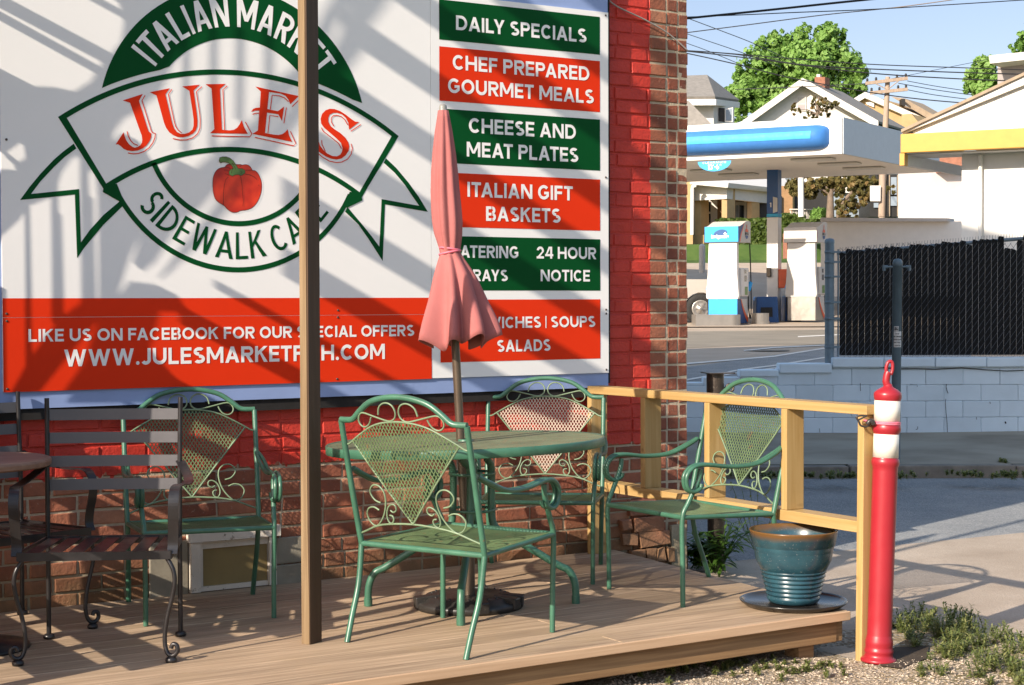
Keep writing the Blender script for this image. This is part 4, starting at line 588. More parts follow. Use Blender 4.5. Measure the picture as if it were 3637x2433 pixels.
# screws along the panel edges
for (x, y) in ((70*s,480+48*s),(72*s_,1000+358*s_),(75*s_,1000+440*s_),(80*s_,1000+1197*s_),(2040*s_+1500,172*s_),(1500+2041*s_,500+407*s_),(1500+2045*s_,1000+313*s_),(1500+2047*s_,1000+357*s_),(1500+2048*s_,1000+980*s_),(1200,1102),(1199,1127),(1197,1346)):
    u, v = U(x, y); mb = MB(); mb.lathe([(0.0055,0),(0.0055,0.002),(0.003,0.0035),(0.0001,0.004)], (u, YS-0.001, v), (0,-1,0), 10); mb.build('screw', M['screw'], sign)
# ------------------------------------------------------------------ deck, rail, tall timber
GZ = -0.19                                   # level of the yard and the side street beside the deck
M['deck_wood'] = wood('weathered_deck_wood', (0.235,0.165,0.105), (0.54,0.395,0.265), (1.6, 34, 34), 0.72, 0.22, bmp=0.2, stain=(0.36,0.255,0.15))
M['edge_wood'] = wood('sawn_deck_edge', (0.42,0.27,0.16), (0.60,0.42,0.27), (1.2, 40, 40), 0.7, 0.2, bmp=0.2)
M['fascia_wood'] = wood('brown_fascia_wood', (0.17,0.095,0.045), (0.36,0.225,0.11), (1.4, 30, 46), 0.75, 0.2, bmp=0.4)
M['new_pine'] = wood('new_pine', (0.33,0.20,0.065), (0.47,0.325,0.145), (28, 1.4, 40), 0.6, 0.16, knots=0.0, bmp=0.1)
M['new_pine_up'] = wood('new_pine_upright', (0.33,0.20,0.065), (0.47,0.325,0.145), (28, 28, 1.4), 0.6, 0.16, knots=0.45, bmp=0.1)
M['dark_timber'] = wood('dark_face_timber', (0.055,0.030,0.016), (0.085,0.048,0.026), (34, 34, 1.5), 0.6, 0.1)
M['raw_timber'] = wood('bare_timber_edge', (0.15,0.095,0.048), (0.27,0.19,0.105), (34, 34, 1.5), 0.7, 0.1)
deck = thing('wooden_deck', 'weathered wooden deck of long planks in front of the market wall', 'deck', (3.0, -1.0, 0))
DY = -1.985
def xr_(y): return 5.20 + (5.0-5.20)*(y/-2.06)
mb = MB(); rd = random.Random(11); y = -0.012; bw = (abs(DY)-0.012)/14
for i in range(14):
    mb.tint = rd.random(); y1 = y-bw+0.0055; z = rd.uniform(-0.0015, 0.0)
    cuts = [-1.0] + sorted([rd.uniform(0.5, 4.4)]) if i % 3 == 1 else [-1.0]
    for j, xa in enumerate(cuts):
        last = j == len(cuts)-1; xb = None if last else cuts[j+1]-0.003
        mb.tint = rd.random()
        loop = [(xa, y1, z-0.036), (xr_(y1) if last else xb, y1, z-0.036), (xr_(y) if last else xb, y, z-0.036), (xa, y, z-0.036)]
        mb.prism(loop, (0, 0, 0.036))
    y -= bw
mb.build('plank', M['deck_wood'], deck, bevel=0.0025, bseg=1)
mb = MB(); mb.prism([(-1.0, DY-0.014, -0.0395), (xr_(DY)+0.002, DY-0.014, -0.0395), (xr_(DY)+0.002, DY+0.0015, -0.0395), (-1.0, DY+0.0015, -0.0395)], (0,0,0.0383)); mb.build('deck_edge', M['edge_wood'], deck, bevel=0.003)
mb = MB(); mb.bx((-1.0, DY+0.024, -0.135), (4.965, DY+0.062, -0.041)); mb.build('fascia_board', M['fascia_wood'], deck, bevel=0.004)
mb = MB(); mb.prism([(4.966, DY+0.03, -0.135), (5.004, DY+0.03, -0.135), (5.19, -0.06, -0.135), (5.15, -0.06, -0.135)], (0,0,0.094)); mb.build('fascia_board', M['fascia_wood'], deck, bevel=0.004)
for x, yy in ((pz(2893, 2340, GZ).x, DY+0.11), (3.0, DY+0.11), (4.86, DY+0.34)):
    mb = MB(); mb.bx((x-0.042, yy-0.045, GZ-0.1), (x+0.042, yy+0.045, -0.042)); mb.build('support_post', M['fascia_wood'], deck)
# pale pine rail at the open end of the deck
rail = thing('pine_railing', 'new pale pine handrail with uprights at the street end of the deck', 'railing', (5.05, -1.0, 0))
RX = 5.05
mb = MB(); mb.tint = .3; mb.bx((RX-0.05, -2.10, 0.848), (RX+0.05, -0.05, 0.888)); mb.build('top_rail', M['new_pine'], rail, bevel=0.003)
mb = MB(); mb.tint = .6; mb.bx((RX-0.05, -2.045, 0.343), (RX+0.05, -0.09, 0.392)); mb.build('bottom_rail', M['new_pine'], rail, bevel=0.003)
for i, (yy, z0) in enumerate(((-0.535, 0.3925), (-1.04, 0.3925), (-1.585, 0.3925))):
    mb = MB(); mb.tint = [.2,.8,.5][i]; mb.bx((RX-0.052, yy-0.019, z0), (RX+0.052, yy+0.019, 0.8475)); mb.build('baluster', M['new_pine_up'], rail, bevel=0.003)
mb = MB(); mb.tint = .4; mb.bx((RX-0.052, -0.088, -0.0005), (RX+0.052, -0.05, 0.8475)); mb.build('rail_post', M['new_pine_up'], rail, bevel=0.003)
mb = MB(); mb.tint = .75; f = pz(3048, 2335, GZ); tp = Vector((RX, -2.068, 0.8475)); f = Vector((RX-0.012, -2.068, GZ-0.05))
mb.bar(f, tp, 0.104, 0.038, (0,1,0)); mb.build('rail_post', M['new_pine_up'], rail, bevel=0.003)
# tall timber standing on the deck
base = pz(1097, 2287); base = Vector((base.x+0.02, base.y+0.02, 0)); AN = R(25.5)
post = thing('timber_post', 'tall thin timber post standing on the deck, with one dark side', 'post', tuple(base), rz=AN)
mb = MB(); zc = [0, .12, .25, .45, 1.2, 2.2, 3.6]; ww = [.039, .040, .035, .029, .029, .030, .031]
def post_loft(x0, x1, y0, y1, W=None):
    vs = []; 
    for z, k in zip(zc, ww):
        a = -k/2 if W else y0
        vs += [(x0, (-k/2 if W else y0), z), (x1, (-k/2 if W else y0), z), (x1, y1, z), (x0, y1, z)]
    n = len(zc); fs = [(0,3,2,1), tuple(4*(n-1)+i for i in range(4))]
    for i in range(n-1):
        for j in range(4): fs.append((i*4+j, i*4+(j+1) % 4, i*4+4+(j+1) % 4, i*4+4+j))
    return vs, fs
mb.add(*post_loft(-0.0365, 0.0365, 0, 0.018, True)); mb.build('timber', M['raw_timber'], post, world=False)
mb = MB(); mb.bx((-0.0345, -0.0225, 0.0), (0.0375, -0.0157, 3.6)); mb.build('dark_face', M['dark_timber'], post, world=False)  # thin darker board laid over one long face

# ------------------------------------------------------------------ wrought iron garden set
M['green'] = paint('green_enamel', (0.045,0.135,0.085), 0.36, var=0.18, scale=12, wear=(0.17,0.105,0.045), wear_amt=0.655, spec=0.55, bmp=0.08)
M['green_mesh'] = paint('green_mesh_metal', (0.095,0.145,0.062), 0.5, var=0.25, scale=7, wear=(0.15,0.11,0.045), wear_amt=0.60)
M['green_pale'] = paint('faded_green_wire', (0.15,0.215,0.125), 0.45, var=0.2, scale=14)
M['table_mesh'] = paint('worn_table_mesh', (0.17,0.20,0.115), 0.55, var=0.25, scale=7, wear=(0.24,0.17,0.09), wear_amt=0.56)
def meshwork(mb, poly, fr, du=0.0165, dv=0.026, wd=0.0034, th=0.002):
    """expanded-metal: two families of slanting strands clipped to a convex outline"""
    us = [p[0] for p in poly]; vs = [p[1] for p in poly]; n = len(poly)
    for sg in (1, -1):
        k = sg*dv/du                          # v = k*u + c
        cs = [p[1]-k*p[0] for p in poly]; c = math.floor(min(cs)/dv)*dv
        while c < max(cs):
            hit = []
            for i in range(n):
                a, b = poly[i], poly[(i+1) % n]; fa, fb = a[1]-k*a[0]-c, b[1]-k*b[0]-c
                if fa*fb < 0: t = fa/(fa-fb); hit.append((a[0]+(b[0]-a[0])*t, a[1]+(b[1]-a[1])*t))
            if len(hit) >= 2:
                hit.sort(); p, q = hit[0], hit[-1]; L = math.hypot(q[0]-p[0], q[1]-p[1])
                if L > 0.004:
                    nx, ny = -(q[1]-p[1])/L*wd/2, (q[0]-p[0])/L*wd/2; m_ = max(1, int(L/0.12)); o = 0.0004*sg
                    for j in range(m_):
                        a = (p[0]+(q[0]-p[0])*j/m_, p[1]+(q[1]-p[1])*j/m_); b = (p[0]+(q[0]-p[0])*(j+1)/m_, p[1]+(q[1]-p[1])*(j+1)/m_)
                        V = [fr(a[0]-nx, a[1]-ny, o-th/2), fr(a[0]+nx, a[1]+ny, o-th/2), fr(b[0]+nx, b[1]+ny, o-th/2), fr(b[0]-nx, b[1]-ny, o-th/2),
                             fr(a[0]-nx, a[1]-ny, o+th/2), fr(a[0]+nx, a[1]+ny, o+th/2), fr(b[0]+nx, b[1]+ny, o+th/2), fr(b[0]-nx, b[1]-ny, o+th/2)]
                        mb.add(V, [(0,1,2,3), (7,6,5,4), (0,4,5,1), (1,5,6,2), (2,6,7,3), (3,7,4,0)])
            c += dv
    return mb
def make_chair():
    root = thing('garden_armchair', '', 'chair', (0,0,0))
    # back plane: u across, height z, leaning back and bowed a little
    def back(u, z, o=0.0): return Vector((u, -0.20 - (z-0.37)*0.229 - 0.03*(1-(u/0.3)**2) + o, z))
    TR = 0.0118
    for sx in (-1, 1):
        mb = MB(); mb.tube(spline([(sx*.284,-.305,0), (sx*.287,-.27,.10), (sx*.291,-.225,.22), (sx*.296,-.20,.37)], 5), TR, 10); mb.build('rear_leg', M['green'], root, False)
        mb = MB(); mb.tube(spline([(sx*.272,.30,0), (sx*.273,.302,.2), (sx*.275,.305,.385), (sx*.279,.275,.455), (sx*.287,.225,.55), (sx*.29,.215,.60)], 5), TR*0.95, 10); mb.build('front_leg', M['green'], root, False)
        arm = MB()
        for o in (-.0105, .0105):
            arm.tube(spline([(sx*.298+o*.3,-.245,.672), (sx*.305+o,-.19,.645), (sx*.309+o,-.08,.607), (sx*.305+o,.06,.603), (sx*.298+o,.19,.618), (sx*.295+o,.262,.612), (sx*.293+o,.302,.575), (sx*.292+o,.297,.525), (sx*.291+o,.262,.503), (sx*.289+o,.225,.515), (sx*.288+o,.217,.535)], 5), 0.0095, 8)
        arm.build('armrest', M['green'], root, False)
    mb = MB(); P = []
    P += [back(-.296,.37,.0)] ; P = [Vector((-.296,-.20,.372)), Vector((-.299,-.255,.60)), Vector((-.30,-.315,.862))]
    mb.tube(spline(P, 6), TR, 10); mb.tube(spline([(-p.x, p.y, p.z) for p in P], 6), TR, 10)
    top = [(-.301,-.316,.866), (-.262,-.319,.866), (-.232,-.324,.872), (-.195,-.331,.902), (-.14,-.34,.938), (-.07,-.346,.957), (0,-.348,.963), (.07,-.346,.957), (.14,-.34,.938), (.195,-.331,.902), (.232,-.324,.872), (.262,-.319,.866), (.301,-.316,.866)]
    mb.tube(spline(top, 4), TR, 10); mb.build('back_frame', M['green'], root, False)
    # seat: tube frame and slanting-strand mesh with a stamped outline
    mb = MB(); c = [Vector((-.296,-.20,.372)), Vector((.296,-.20,.372)), Vector((.275,.305,.392)), Vector((-.275,.305,.392))]
    for i in range(4): mb.tube([c[i], c[(i+1) % 4]], 0.0115 if i in (0, 2) else 0.0105, 10)
    mb.build('seat_frame', M['green'], root, False)
    mb = MB()
    def st(u, v, o=0.0): return Vector((u, v, .379 + (v+.2)*0.04 - 0.012*(1-(u/.3)**2) + o))
    meshwork(mb, [(-.288,-.192), (.288,-.192), (.268,.297), (-.268,.297)], st, 0.013, 0.0115, 0.0044, 0.0042)
    mb.build('seat_mesh', M['green_mesh'], root, False)
    # back panel: fan of mesh in a wire outline, with scrolls
    px = lambda x, y: ((x-1172)*0.000434, .872-(y-180)*0.000404)
    arcT = [px(*p) for p in ((500,435),(540,425),(585,395),(700,325),(850,245),(1000,203),(1172,188),(1345,203),(1495,245),(1645,325),(1760,395),(1805,425),(1845,435))]
    arcB = [px(*p) for p in ((480,1322),(600,1275),(720,1225),(880,1190),(1172,1168),(1465,1190),(1625,1225),(1745,1275),(1865,1322))]
    fan = [px(1172,1162), px(590,397), px(700,330), px(850,250), px(1000,208), px(1172,193), px(1345,208), px(1495,250), px(1645,330), px(1755,397)]
    mb = MB(); meshwork(mb, fan, lambda u, v, o=0.0: back(u, v, o), 0.0165, 0.026, 0.0036, 0.002); panel = mb.build('back_mesh', M['green_mesh'], root, False)
    mb = MB(); w_ = 0.0042
    mb.tube(spline([back(u, z, .004) for u, z in arcT], 3), w_, 6); mb.tube(spline([back(u, z, .004) for u, z in arcB], 3), w_, 6)
    for e in (px(587,397), px(1757,397)): mb.tube([back(e[0]*(1-t)+px(1172,1165)[0]*t, e[1]*(1-t)+px(1172,1165)[1]*t, .003) for t in (0,.25,.5,.75,1)], w_, 6)
    mb.build('panel_outline', M['green_pale'], root, False)
    sc = [[(1388,128),(1370,60),(1320,20),(1262,14),(1212,42),(1190,100),(1207,155),(1258,184),(1320,178),(1450,145),(1570,117),(1620,138),(1641,190),(1622,235),(1578,254),(1528,235),(1497,195),(1482,157)],
          [(1520,985),(1585,965),(1632,905),(1622,850),(1575,815),(1515,820),(1468,865),(1454,930),(1465,1010),(1500,1100),(1560,1180),(1625,1222),(1690,1185),(1718,1110),(1680,1050),(1612,1035),(1555,1060)],
          [(1414,1050),(1384,1068),(1346,1045),(1349,1002),(1386,990),(1434,1020),(1462,1080),(1464,1140),(1438,1180),(1404,1165),(1390,1130),(1402,1105),(1432,1100)]]
    for q in sc:
        for sx in (1, -1):
            mb = MB(); pts = [px(*p) for p in q]; mb.tube(spline([back(sx*u, z, .004) for u, z in pts], 3), 0.0036, 6); mb.build('scroll', M['green_pale'], root, False)
    return root
M['pale_mesh'] = paint('sunlit_pale_mesh', (0.42,0.33,0.255), 0.6, var=0.12, scale=9)  # pale copy of the mesh paint; sunlight is put into the colour
ch0 = make_chair()
poses = [('A', 3.300, -1.536, 23.2, 1.01, 'green mesh garden armchair with its back to the yard, in front of the round table'),
         ('B', 4.446, -0.443, -128.1, 0.979, 'green mesh garden armchair behind the round table against the brick wall'),
         ('C', 4.762, -1.26, 180.2, 1.0, 'green mesh garden armchair seen side-on between the round table and the pine railing'),
         ('D', 2.685, -0.422, -103.8, 0.977, 'green mesh garden armchair behind the black slatted chair, beside the cellar window')]
for i, (k, x, y, a, sc_, lab) in enumerate(poses):
    c = ch0 if i == 0 else copy_tree(ch0)
    c.location = (x, y, 0.0); c.rotation_euler = (0, 0, R(a-90)); c.scale = (sc_,)*3
    tag(c, lab, 'chair', 'green garden chairs on the deck')
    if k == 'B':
        o = [q for q in c.children if q.name.startswith('back_mesh')][0]; o.data = o.data.copy(); o.data.materials[0] = M['pale_mesh']; o['label'] = 'paler pinkish back mesh with sunlight in its colour'

# round mesh table
TC = Vector((3.73, -0.975, 0)); TBL = thing('garden_table', 'round green mesh garden table with a hole for the pink umbrella', 'table', tuple(TC))
TT = Vector((-0.04, -0.012, 0.728)); TN = (Vector((0,0,1)) + rgt*(-0.030) + Vector((-fwd.x, -fwd.y, 0))*(-0.018)).normalized()
tu = Vector((1,0,0)); tu = (tu-TN*tu.dot(TN)).normalized(); tv = TN.cross(tu)
def tf(u, v, o=0.0): return TT + tu*u + tv*v + TN*o
TRD = 0.604
mb = MB(); n = 64; prof = [(TRD-.004, -.003), (TRD+.003, .001), (TRD+.006, -.004), (TRD+.006, -.036), (TRD+.002, -.038), (TRD, -.036), (TRD-.004, -.003)]
vs = [tf(r*math.cos(2*math.pi*j/n), r*math.sin(2*math.pi*j/n), h) for r, h in prof for j in range(n)]
mb.add(vs, [(i*n+j, i*n+(j+1) % n, (i+1)*n+(j+1) % n, (i+1)*n+j) for i in range(len(prof)-1) for j in range(n)], True)
mb.build('table_rim', M['green'], TBL, False)
mb = MB(); meshwork(mb, [(TRD*math.cos(2*math.pi*j/48), TRD*math.sin(2*math.pi*j/48)) for j in range(48)], lambda u, v, o=0: tf(u, v, o-0.004), 0.021, 0.019, 0.0046, 0.0022); mb.build('table_mesh', M['table_mesh'], TBL, False)
mb = MB()
for a in range(4):
    ca_, sa_ = math.cos(math.pi*a/4), math.sin(math.pi*a/4)
    mb.tube([tf(-TRD*ca_, -TRD*sa_, -.014), tf(-.05*ca_, -.05*sa_, -.014)], .007, 6); mb.tube([tf(.05*ca_, .05*sa_, -.014), tf(TRD*ca_, TRD*sa_, -.014)], .007, 6)
mb.lathe([(.034,-.012),(.034,.004),(.03,.006),(.026,.004),(.026,-.012)], tuple(TT), tuple(TN), 20); mb.build('top_brace', M['green'], TBL, False)
for (fx, fy) in ((3.332,-.749), (3.452,-1.342), (4.126,-1.201), (4.00,-.61)):
    d = Vector((fx-TC.x, fy-TC.y, 0)); L = d.length; d.normalize()
    q = [TT+d*.115+Vector((0,0,-.02)), TT+d*.095+Vector((0,0,-.08)), d*.085+Vector((0,0,.60)), d*.085+Vector((0,0,.42)), d*.10+Vector((0,0,.345)), d*.16+Vector((0,0,.305)), d*(L-.09)+Vector((0,0,.178)), d*(L-.03)+Vector((0,0,.145)), d*(L-.003)+Vector((0,0,.085)), d*L]
    mb = MB(); mb.tube(spline(q, 5), .0165, 10); mb.tube([d*L+Vector((0,0,0)), d*L+Vector((0,0,.035))], .0185, 10); mb.build('table_leg', M['green'], TBL, False)
mb = MB()
for z in (.42, .58): mb.lathe([(.098,z-.006),(.104,z-.006),(.104,z+.006),(.098,z+.006),(.098,z-.006)], (0,0,0), (0,0,1), 24)
mb.build('leg_ring', M['green'], TBL, False)

# umbrella and its base
M['black_resin'] = paint('black_resin', (0.022,0.020,0.018), 0.42, var=0.25, scale=10, wear=(0.10,0.085,0.065), wear_amt=0.66)
M['bronze_pole'] = paint('bronze_pole', (0.115,0.085,0.06), 0.35, 0.5, var=0.1)
M['pink_cloth'] = paint('faded_pink_cloth', (0.37,0.125,0.118), 0.85, var=0.10, scale=5, bmp=0.25, bscale=350, spec=0.2)
M['grey_cap'] = paint('grey_plastic_cap', (0.22,0.22,0.20), 0.4)
UB = Vector((3.695, -1.0, 0)); du = depth((UB.x, UB.y, 0.1))
ub = thing('umbrella_base', 'heavy black round umbrella base under the green table', 'umbrella base', tuple(UB))
mb = MB(); mb.lathe([(.02,.052),(.07,.06),(.10,.052),(.135,.058),(.19,.05),(.205,.036),(.232,.03),(.236,.022),(.236,.0),(.0,.0)], (0,0,0), (0,0,1), 40)
for a in range(24): mb.lathe([(.007,0),(.005,.005),(.001,.007)], (.165*math.cos(a*.2618), .165*math.sin(a*.2618), .0535), (0,0,1), 6)
mb.build('weight', M['black_resin'], ub, False)
for a in (R(45), R(-60), R(-40), R(165), R(255)):
    d = Vector((math.cos(a), math.sin(a), 0)); mb = MB(); mb.bar(d*.13+Vector((0,0,.037)), d*.243+Vector((0,0,.03)), .05, .052); mb.build('lug', M['black_resin'], ub, False, bevel=.006)
U0, U1 = pd(1665, 2112, du), pd(1573.5, 369, du); ax = (U1-U0).normalized()
mb = MB(); mb.tube([pd(1667, 2118, du), pd(1662, 1850, du)], .0265, 16); mb.build('socket', M['bronze_pole'], ub)
um = thing('patio_umbrella', 'closed faded pink patio umbrella tied with a pink cord, rising through the green table', 'umbrella', tuple(U0))
mb = MB(); mb.tube([pd(1663, 2080, du), pd(1573.5, 395, du)], .0185, 16); mb.build('pole', M['bronze_pole'], um)
mb = MB(); mb.lathe([(.0001,.0),(.010,.0),(.016,.004),(.0175,.014),(.018,.04),(.0225,.046),(.024,.056),(.024,.062),(.0,.062)], tuple(pd(1572.7, 371, du)), tuple(-ax), 20); mb.build('finial', M['grey_cap'], um)
rings = [(393,1574,34),(420,1575,42),(470,1576,58),(540,1577.5,74),(610,1579.5,86),(680,1582,94),(740,1586,99),(790,1590,99),(830,1593,92),(860,1596,79),(880,1597.5,70),(893,1598.5,68),(905,1600,74),(925,1603,92),(955,1608,120),(990,1613,148),(1030,1617,172),(1070,1620,196),(1110,1622,220),(1150,1624,240),(1190,1625,254),(1215,1625,258)]
vs = []; n = 96; rf = random.Random(5); SEG = 8
for i, (yy, xx, wd) in enumerate(rings):
    o = pd(xx, yy, du); r0 = wd/2*du/FPX; t = i/(len(rings)-1); sk = max(0, (yy-893)/322)
    for j in range(n):
        a = 2*math.pi*j/n; tw = a + 0.5*t
        if yy <= 893: amp = 0.05+0.06*min(1, (yy-393)/150); f = 1 + amp*math.cos(SEG*tw+0.8) + amp*.5*math.cos(5*tw+2.0+t)
        else: amp = 0.06+0.17*sk; f = 1 - amp*0.45 + amp*math.cos(SEG*a+0.9) + amp*.5*math.cos(3*a+1.2) + amp*.22*math.cos(13*a+2)
        dz = 0.0
        if yy > 1080: dz = ((yy-1080)/135)*(0.020*math.cos(SEG*a+0.9) + 0.018*math.cos(2*a+1.4) + .006*math.cos(5*a))
        u_ = rgt; k_ = ax.cross(rgt).normalized()
        vs.append(o + (u_*math.cos(a) + k_*math.sin(a))*r0*f + ax*dz)
mb = MB(); N = len(rings); mb.add(vs, [(i*n+j, i*n+(j+1) % n, (i+1)*n+(j+1) % n, (i+1)*n+j) for i in range(N-1) for j in range(n)], True)
cn_ = mb.build('canopy', M['pink_cloth'], um); so = cn_.modifiers.new('cloth', 'SOLIDIFY'); so.thickness = 0.003; so.offset = 0
M['pink_cord'] = paint('pink_cord', (0.72,0.16,0.22), 0.5)
mb = MB()
for (y0, tilt, rr) in ((884, -5, .0445), (897, 7, .0465)):
    o = pd(1598, y0, du); mb.tube([o + rgt*rr*math.cos(a) + fwd*rr*math.sin(a) + ax*(.00125*tilt*math.cos(a)) for a in [2*math.pi*i/28 for i in range(28)]], .0052, 6, closed=True)
mb.build('tie_cord', M['pink_cord'], um)

# ------------------------------------------------------------------ black wrought iron chairs and their small table
M['black_iron'] = paint('black_iron', (0.026,0.024,0.025), 0.33, 0.4, var=0.3, scale=14, wear=(0.10,0.05,0.025), wear_amt=0.66, spec=0.6)
M['slat_iron'] = paint('grey_black_slat', (0.10,0.095,0.10), 0.40, 0.0, var=0.06, scale=8)
def make_iron():
    root = thing('iron_armchair', '', 'chair', (0,0,0)); W = .262
    for sx in (-1, 1):
        mb = MB(); mb.tube([(sx*.258,-.237,.0), (sx*.258,-.237,.395)], .0095, 8); mb.build('rear_leg', M['black_iron'], root, False)
        mb = MB(); mb.lathe([(.0,.0),(.021,.0),(.023,.006),(.021,.016),(.012,.02),(.0,.02)], (sx*.258,-.237,0), (0,0,1), 14); mb.build('foot_pad', M['black_iron'], root, False)
        P = [(sx*.262,.225,.385), (sx*.285,.236,.345), (sx*.292,.240,.30), (sx*.282,.238,.24), (sx*.264,.235,.17), (sx*.254,.235,.10), (sx*.256,.238,.055), (sx*.268,.245,.028), (sx*.288,.252,.026), (sx*.302,.255,.043), (sx*.298,.254,.064), (sx*.284,.250,.066), (sx*.278,.249,.052)]
        mb = MB(); mb.tube(spline(P, 5), [.0085]*61 if False else .0085, 8); mb.build('cabriole_leg', M['black_iron'], root, False)
        mb = MB(); mb.lathe([(.0,.0),(.02,.0),(.0225,.006),(.0205,.015),(.013,.021),(.0,.021)], (sx*.278,.249,0), (0,0,1), 14); mb.build('foot_pad', M['black_iron'], root, False)
        mb = MB(); mb.tube(spline([(sx*.258,-.237,.395), (sx*.259,-.240,.6), (sx*.26,-.252,.80), (sx*.262,-.262,.955)], 5), .0095, 8); mb.lathe([(.0,-.014),(.014,-.013),(.016,0),(.013,.012),(.0,.014)], (sx*.262,-.262,.957), (1,0,0), 12); mb.build('back_post', M['black_iron'], root, False)
        # flat band arm
        path = spline([(sx*.262,-.245,.70), (sx*.285,-.19,.672), (sx*.312,-.08,.645), (sx*.315,.05,.640), (sx*.300,.16,.648), (sx*.292,.215,.637), (sx*.290,.243,.600), (sx*.288,.243,.545), (sx*.286,.226,.48), (sx*.284,.222,.43), (sx*.283,.238,.40)], 5)
        mb = MB(); vs = []
        for i, p in enumerate(path):
            t = (path[min(i+1, len(path)-1)]-path[max(i-1, 0)]).normalized(); sd = Vector((1,0,0)); nn = t.cross(sd).normalized()
            for a, b in ((-.019,-.0028), (.019,-.0028), (.019,.0028), (-.019,.0028)): vs.append(p + sd*a + nn*b)
        N = len(path); mb.add(vs, [(i*4+j, i*4+(j+1) % 4, i*4+4+(j+1) % 4, i*4+4+j) for i in range(N-1) for j in range(4)] + [(0,1,2,3), (4*N-4,4*N-1,4*N-2,4*N-3)])
        mb.build('armrest', M['black_iron'], root, False)
    mb = MB(); pr = [(.0075,-.262),(.0075,-.07),(.011,-.06),(.0145,-.035),(.010,-.012),(.0145,-.006),(.0145,.006),(.010,.012),(.0145,.035),(.011,.06),(.0075,.07),(.0075,.262)]
    mb.lathe(pr, (0,-.262,.950), (1,0,0), 12); mb.build('top_rail', M['black_iron'], root, False)
    mb = MB(); pr = [(.006,-.285),(.006,-.07),(.012,-.045),(.006,-.02),(.0115,-.014),(.0115,-.004),(.007,0),(.0115,.004),(.0115,.014),(.006,.02),(.012,.045),(.006,.07),(.006,.285)]
    mb.lathe(pr, (0,.240,.300), (1,0,0), 12); mb.build('stretcher', M['black_iron'], root, False)
    for zt in (.910, .818, .725, .632):
        mb = MB(); z0 = zt-.044
        mb.grid(lambda a, b: Vector((-.262+.524*a, -.245-.016*((zt-b*.044)-.6)/.35-.016*(1-(2*a-1)**2), zt-b*.044)), 12, 1, False)
        o = mb.build('back_slat', M['slat_iron'], root, False); so = o.modifiers.new('thick', 'SOLIDIFY'); so.thickness = .003
    mb = MB(); c = [(-.262,-.237,.392), (.262,-.237,.392), (.278,.240,.398), (-.278,.240,.398)]
    for i in range(4): mb.bar(c[i], c[(i+1) % 4], .008 if i in (1, 3) else .010, .032)
    mb.build('seat_frame', M['black_iron'], root, False)
    for i in range(7):
        x = -.225+.075*i; mb = MB(); mb.bar((x,-.230,.400), (x*1.04,.234,.405), .052, .004); mb.build('seat_slat', M['black_iron'], root, False)
    return root
k0 = make_iron(); k0.location = (2.065, -1.004, 0); k0.rotation_euler = (0, 0, R(-117.5-90)); tag(k0, 'black wrought iron armchair with pale flat back slats and curled feet, seen whole', 'chair', 'black iron chairs at the small table')
k1 = copy_tree(k0); k1.location = (1.822, -0.405, 0); k1.rotation_euler = (0, 0, R(-73.7-90)); tag(k1, 'black wrought iron armchair cut off by the left edge, behind the small brown table', 'chair', 'black iron chairs at the small table')
M['table_wood'] = wood('brown_table_wood', (0.16,0.085,0.055), (0.30,0.185,0.13), (2, 30, 30), 0.5, 0.1)
tz = 0.735; tip = pz(174, 1627, tz); tcn = Vector((tip.x-rgt.x*.30, tip.y-rgt.y*.30, 0))
t2 = thing('bistro_table', 'small round brown wooden table cut off by the left edge beside the black chairs', 'table', tuple(tcn))
mb = MB(); mb.lathe([(.0,.0),(.285,.0),(.297,-.004),(.30,-.012),(.298,-.028),(.288,-.034),(.0,-.034)], (0,0,tz), (0,0,1), 48, False); mb.build('table_top', M['table_wood'], t2, False)
mb = MB(); mb.lathe([(.05,tz-.035),(.05,tz-.05),(.022,tz-.06),(.022,.06),(.05,.04),(.21,.012),(.215,.0),(.0,.0)], (0,0,0), (0,0,1), 24); mb.build('pedestal', M['black_iron'], t2, False)

# ------------------------------------------------------------------ pot, saucer, channelizer, cord
def glaze():
    m, t, b = newmat('blue_glaze'); v = coords(t); g = node(t, 'ShaderNodeSeparateXYZ'); t.links.new(v, g.inputs[0])
    n = noise(t, v, 9, 4); sp = ramp(t, noise(t, v, 150, 2), [(0.66, (0,0,0)), (0.74, (1,1,1))])
    c = ramp(t, n, [(0.3, (0.013,0.043,0.062)), (0.7, (0.026,0.085,0.11))])
    c = mix(t, math_(t, 'MULTIPLY', sp, 0.5), c, (0.35,0.36,0.34))
    top = ramp(t, math_(t, 'ADD', g.outputs[2], math_(t, 'MULTIPLY', n, 0.03)), [(0.30, (0,0,0)), (0.325, (1,1,1))])
    c = mix(t, top, c, (0.13,0.065,0.02))
    t.links.new(c, b.inputs['Base Color']); b.inputs['Roughness'].default_value = 0.26; b.inputs['Coat Weight'].default_value = 0.15
    bump(t, b, noise(t, v, 45, 3), 0.06, 0.004); return m
PC = pz(2818, 2148); PC = Vector((PC.x, PC.y, 0))
pot = thing('plant_pot', 'empty blue glazed plant pot with ribbed sides and brown rim', 'pot', (PC.x, PC.y, 0.012))
mb = MB(); pr = [(.0,.0),(.098,.0),(.108,.006)]
for i in range(9):
    h = .02+i*.0195; r = .108+(h-.006)*.235; pr += [(r+.0045, h), (r+.005, h+.006), (r+.0005, h+.013), (r+.0005, h+.016)]
pr += [(.168,.215),(.176,.25),(.1765,.254),(.181,.257),(.190,.312),(.193,.318),(.190,.322),(.184,.319),(.176,.26),(.165,.19),(.12,.10),(.0,.10)]
mb.lathe(pr, (0,0,0), (0,0,1), 64); mb.build('pot_body', glaze(), pot, False)
M['saucer'] = paint('dark_glazed_saucer', (0.028,0.024,0.02), 0.22, var=0.3, wear=(0.10,0.07,0.045), wear_amt=0.66)
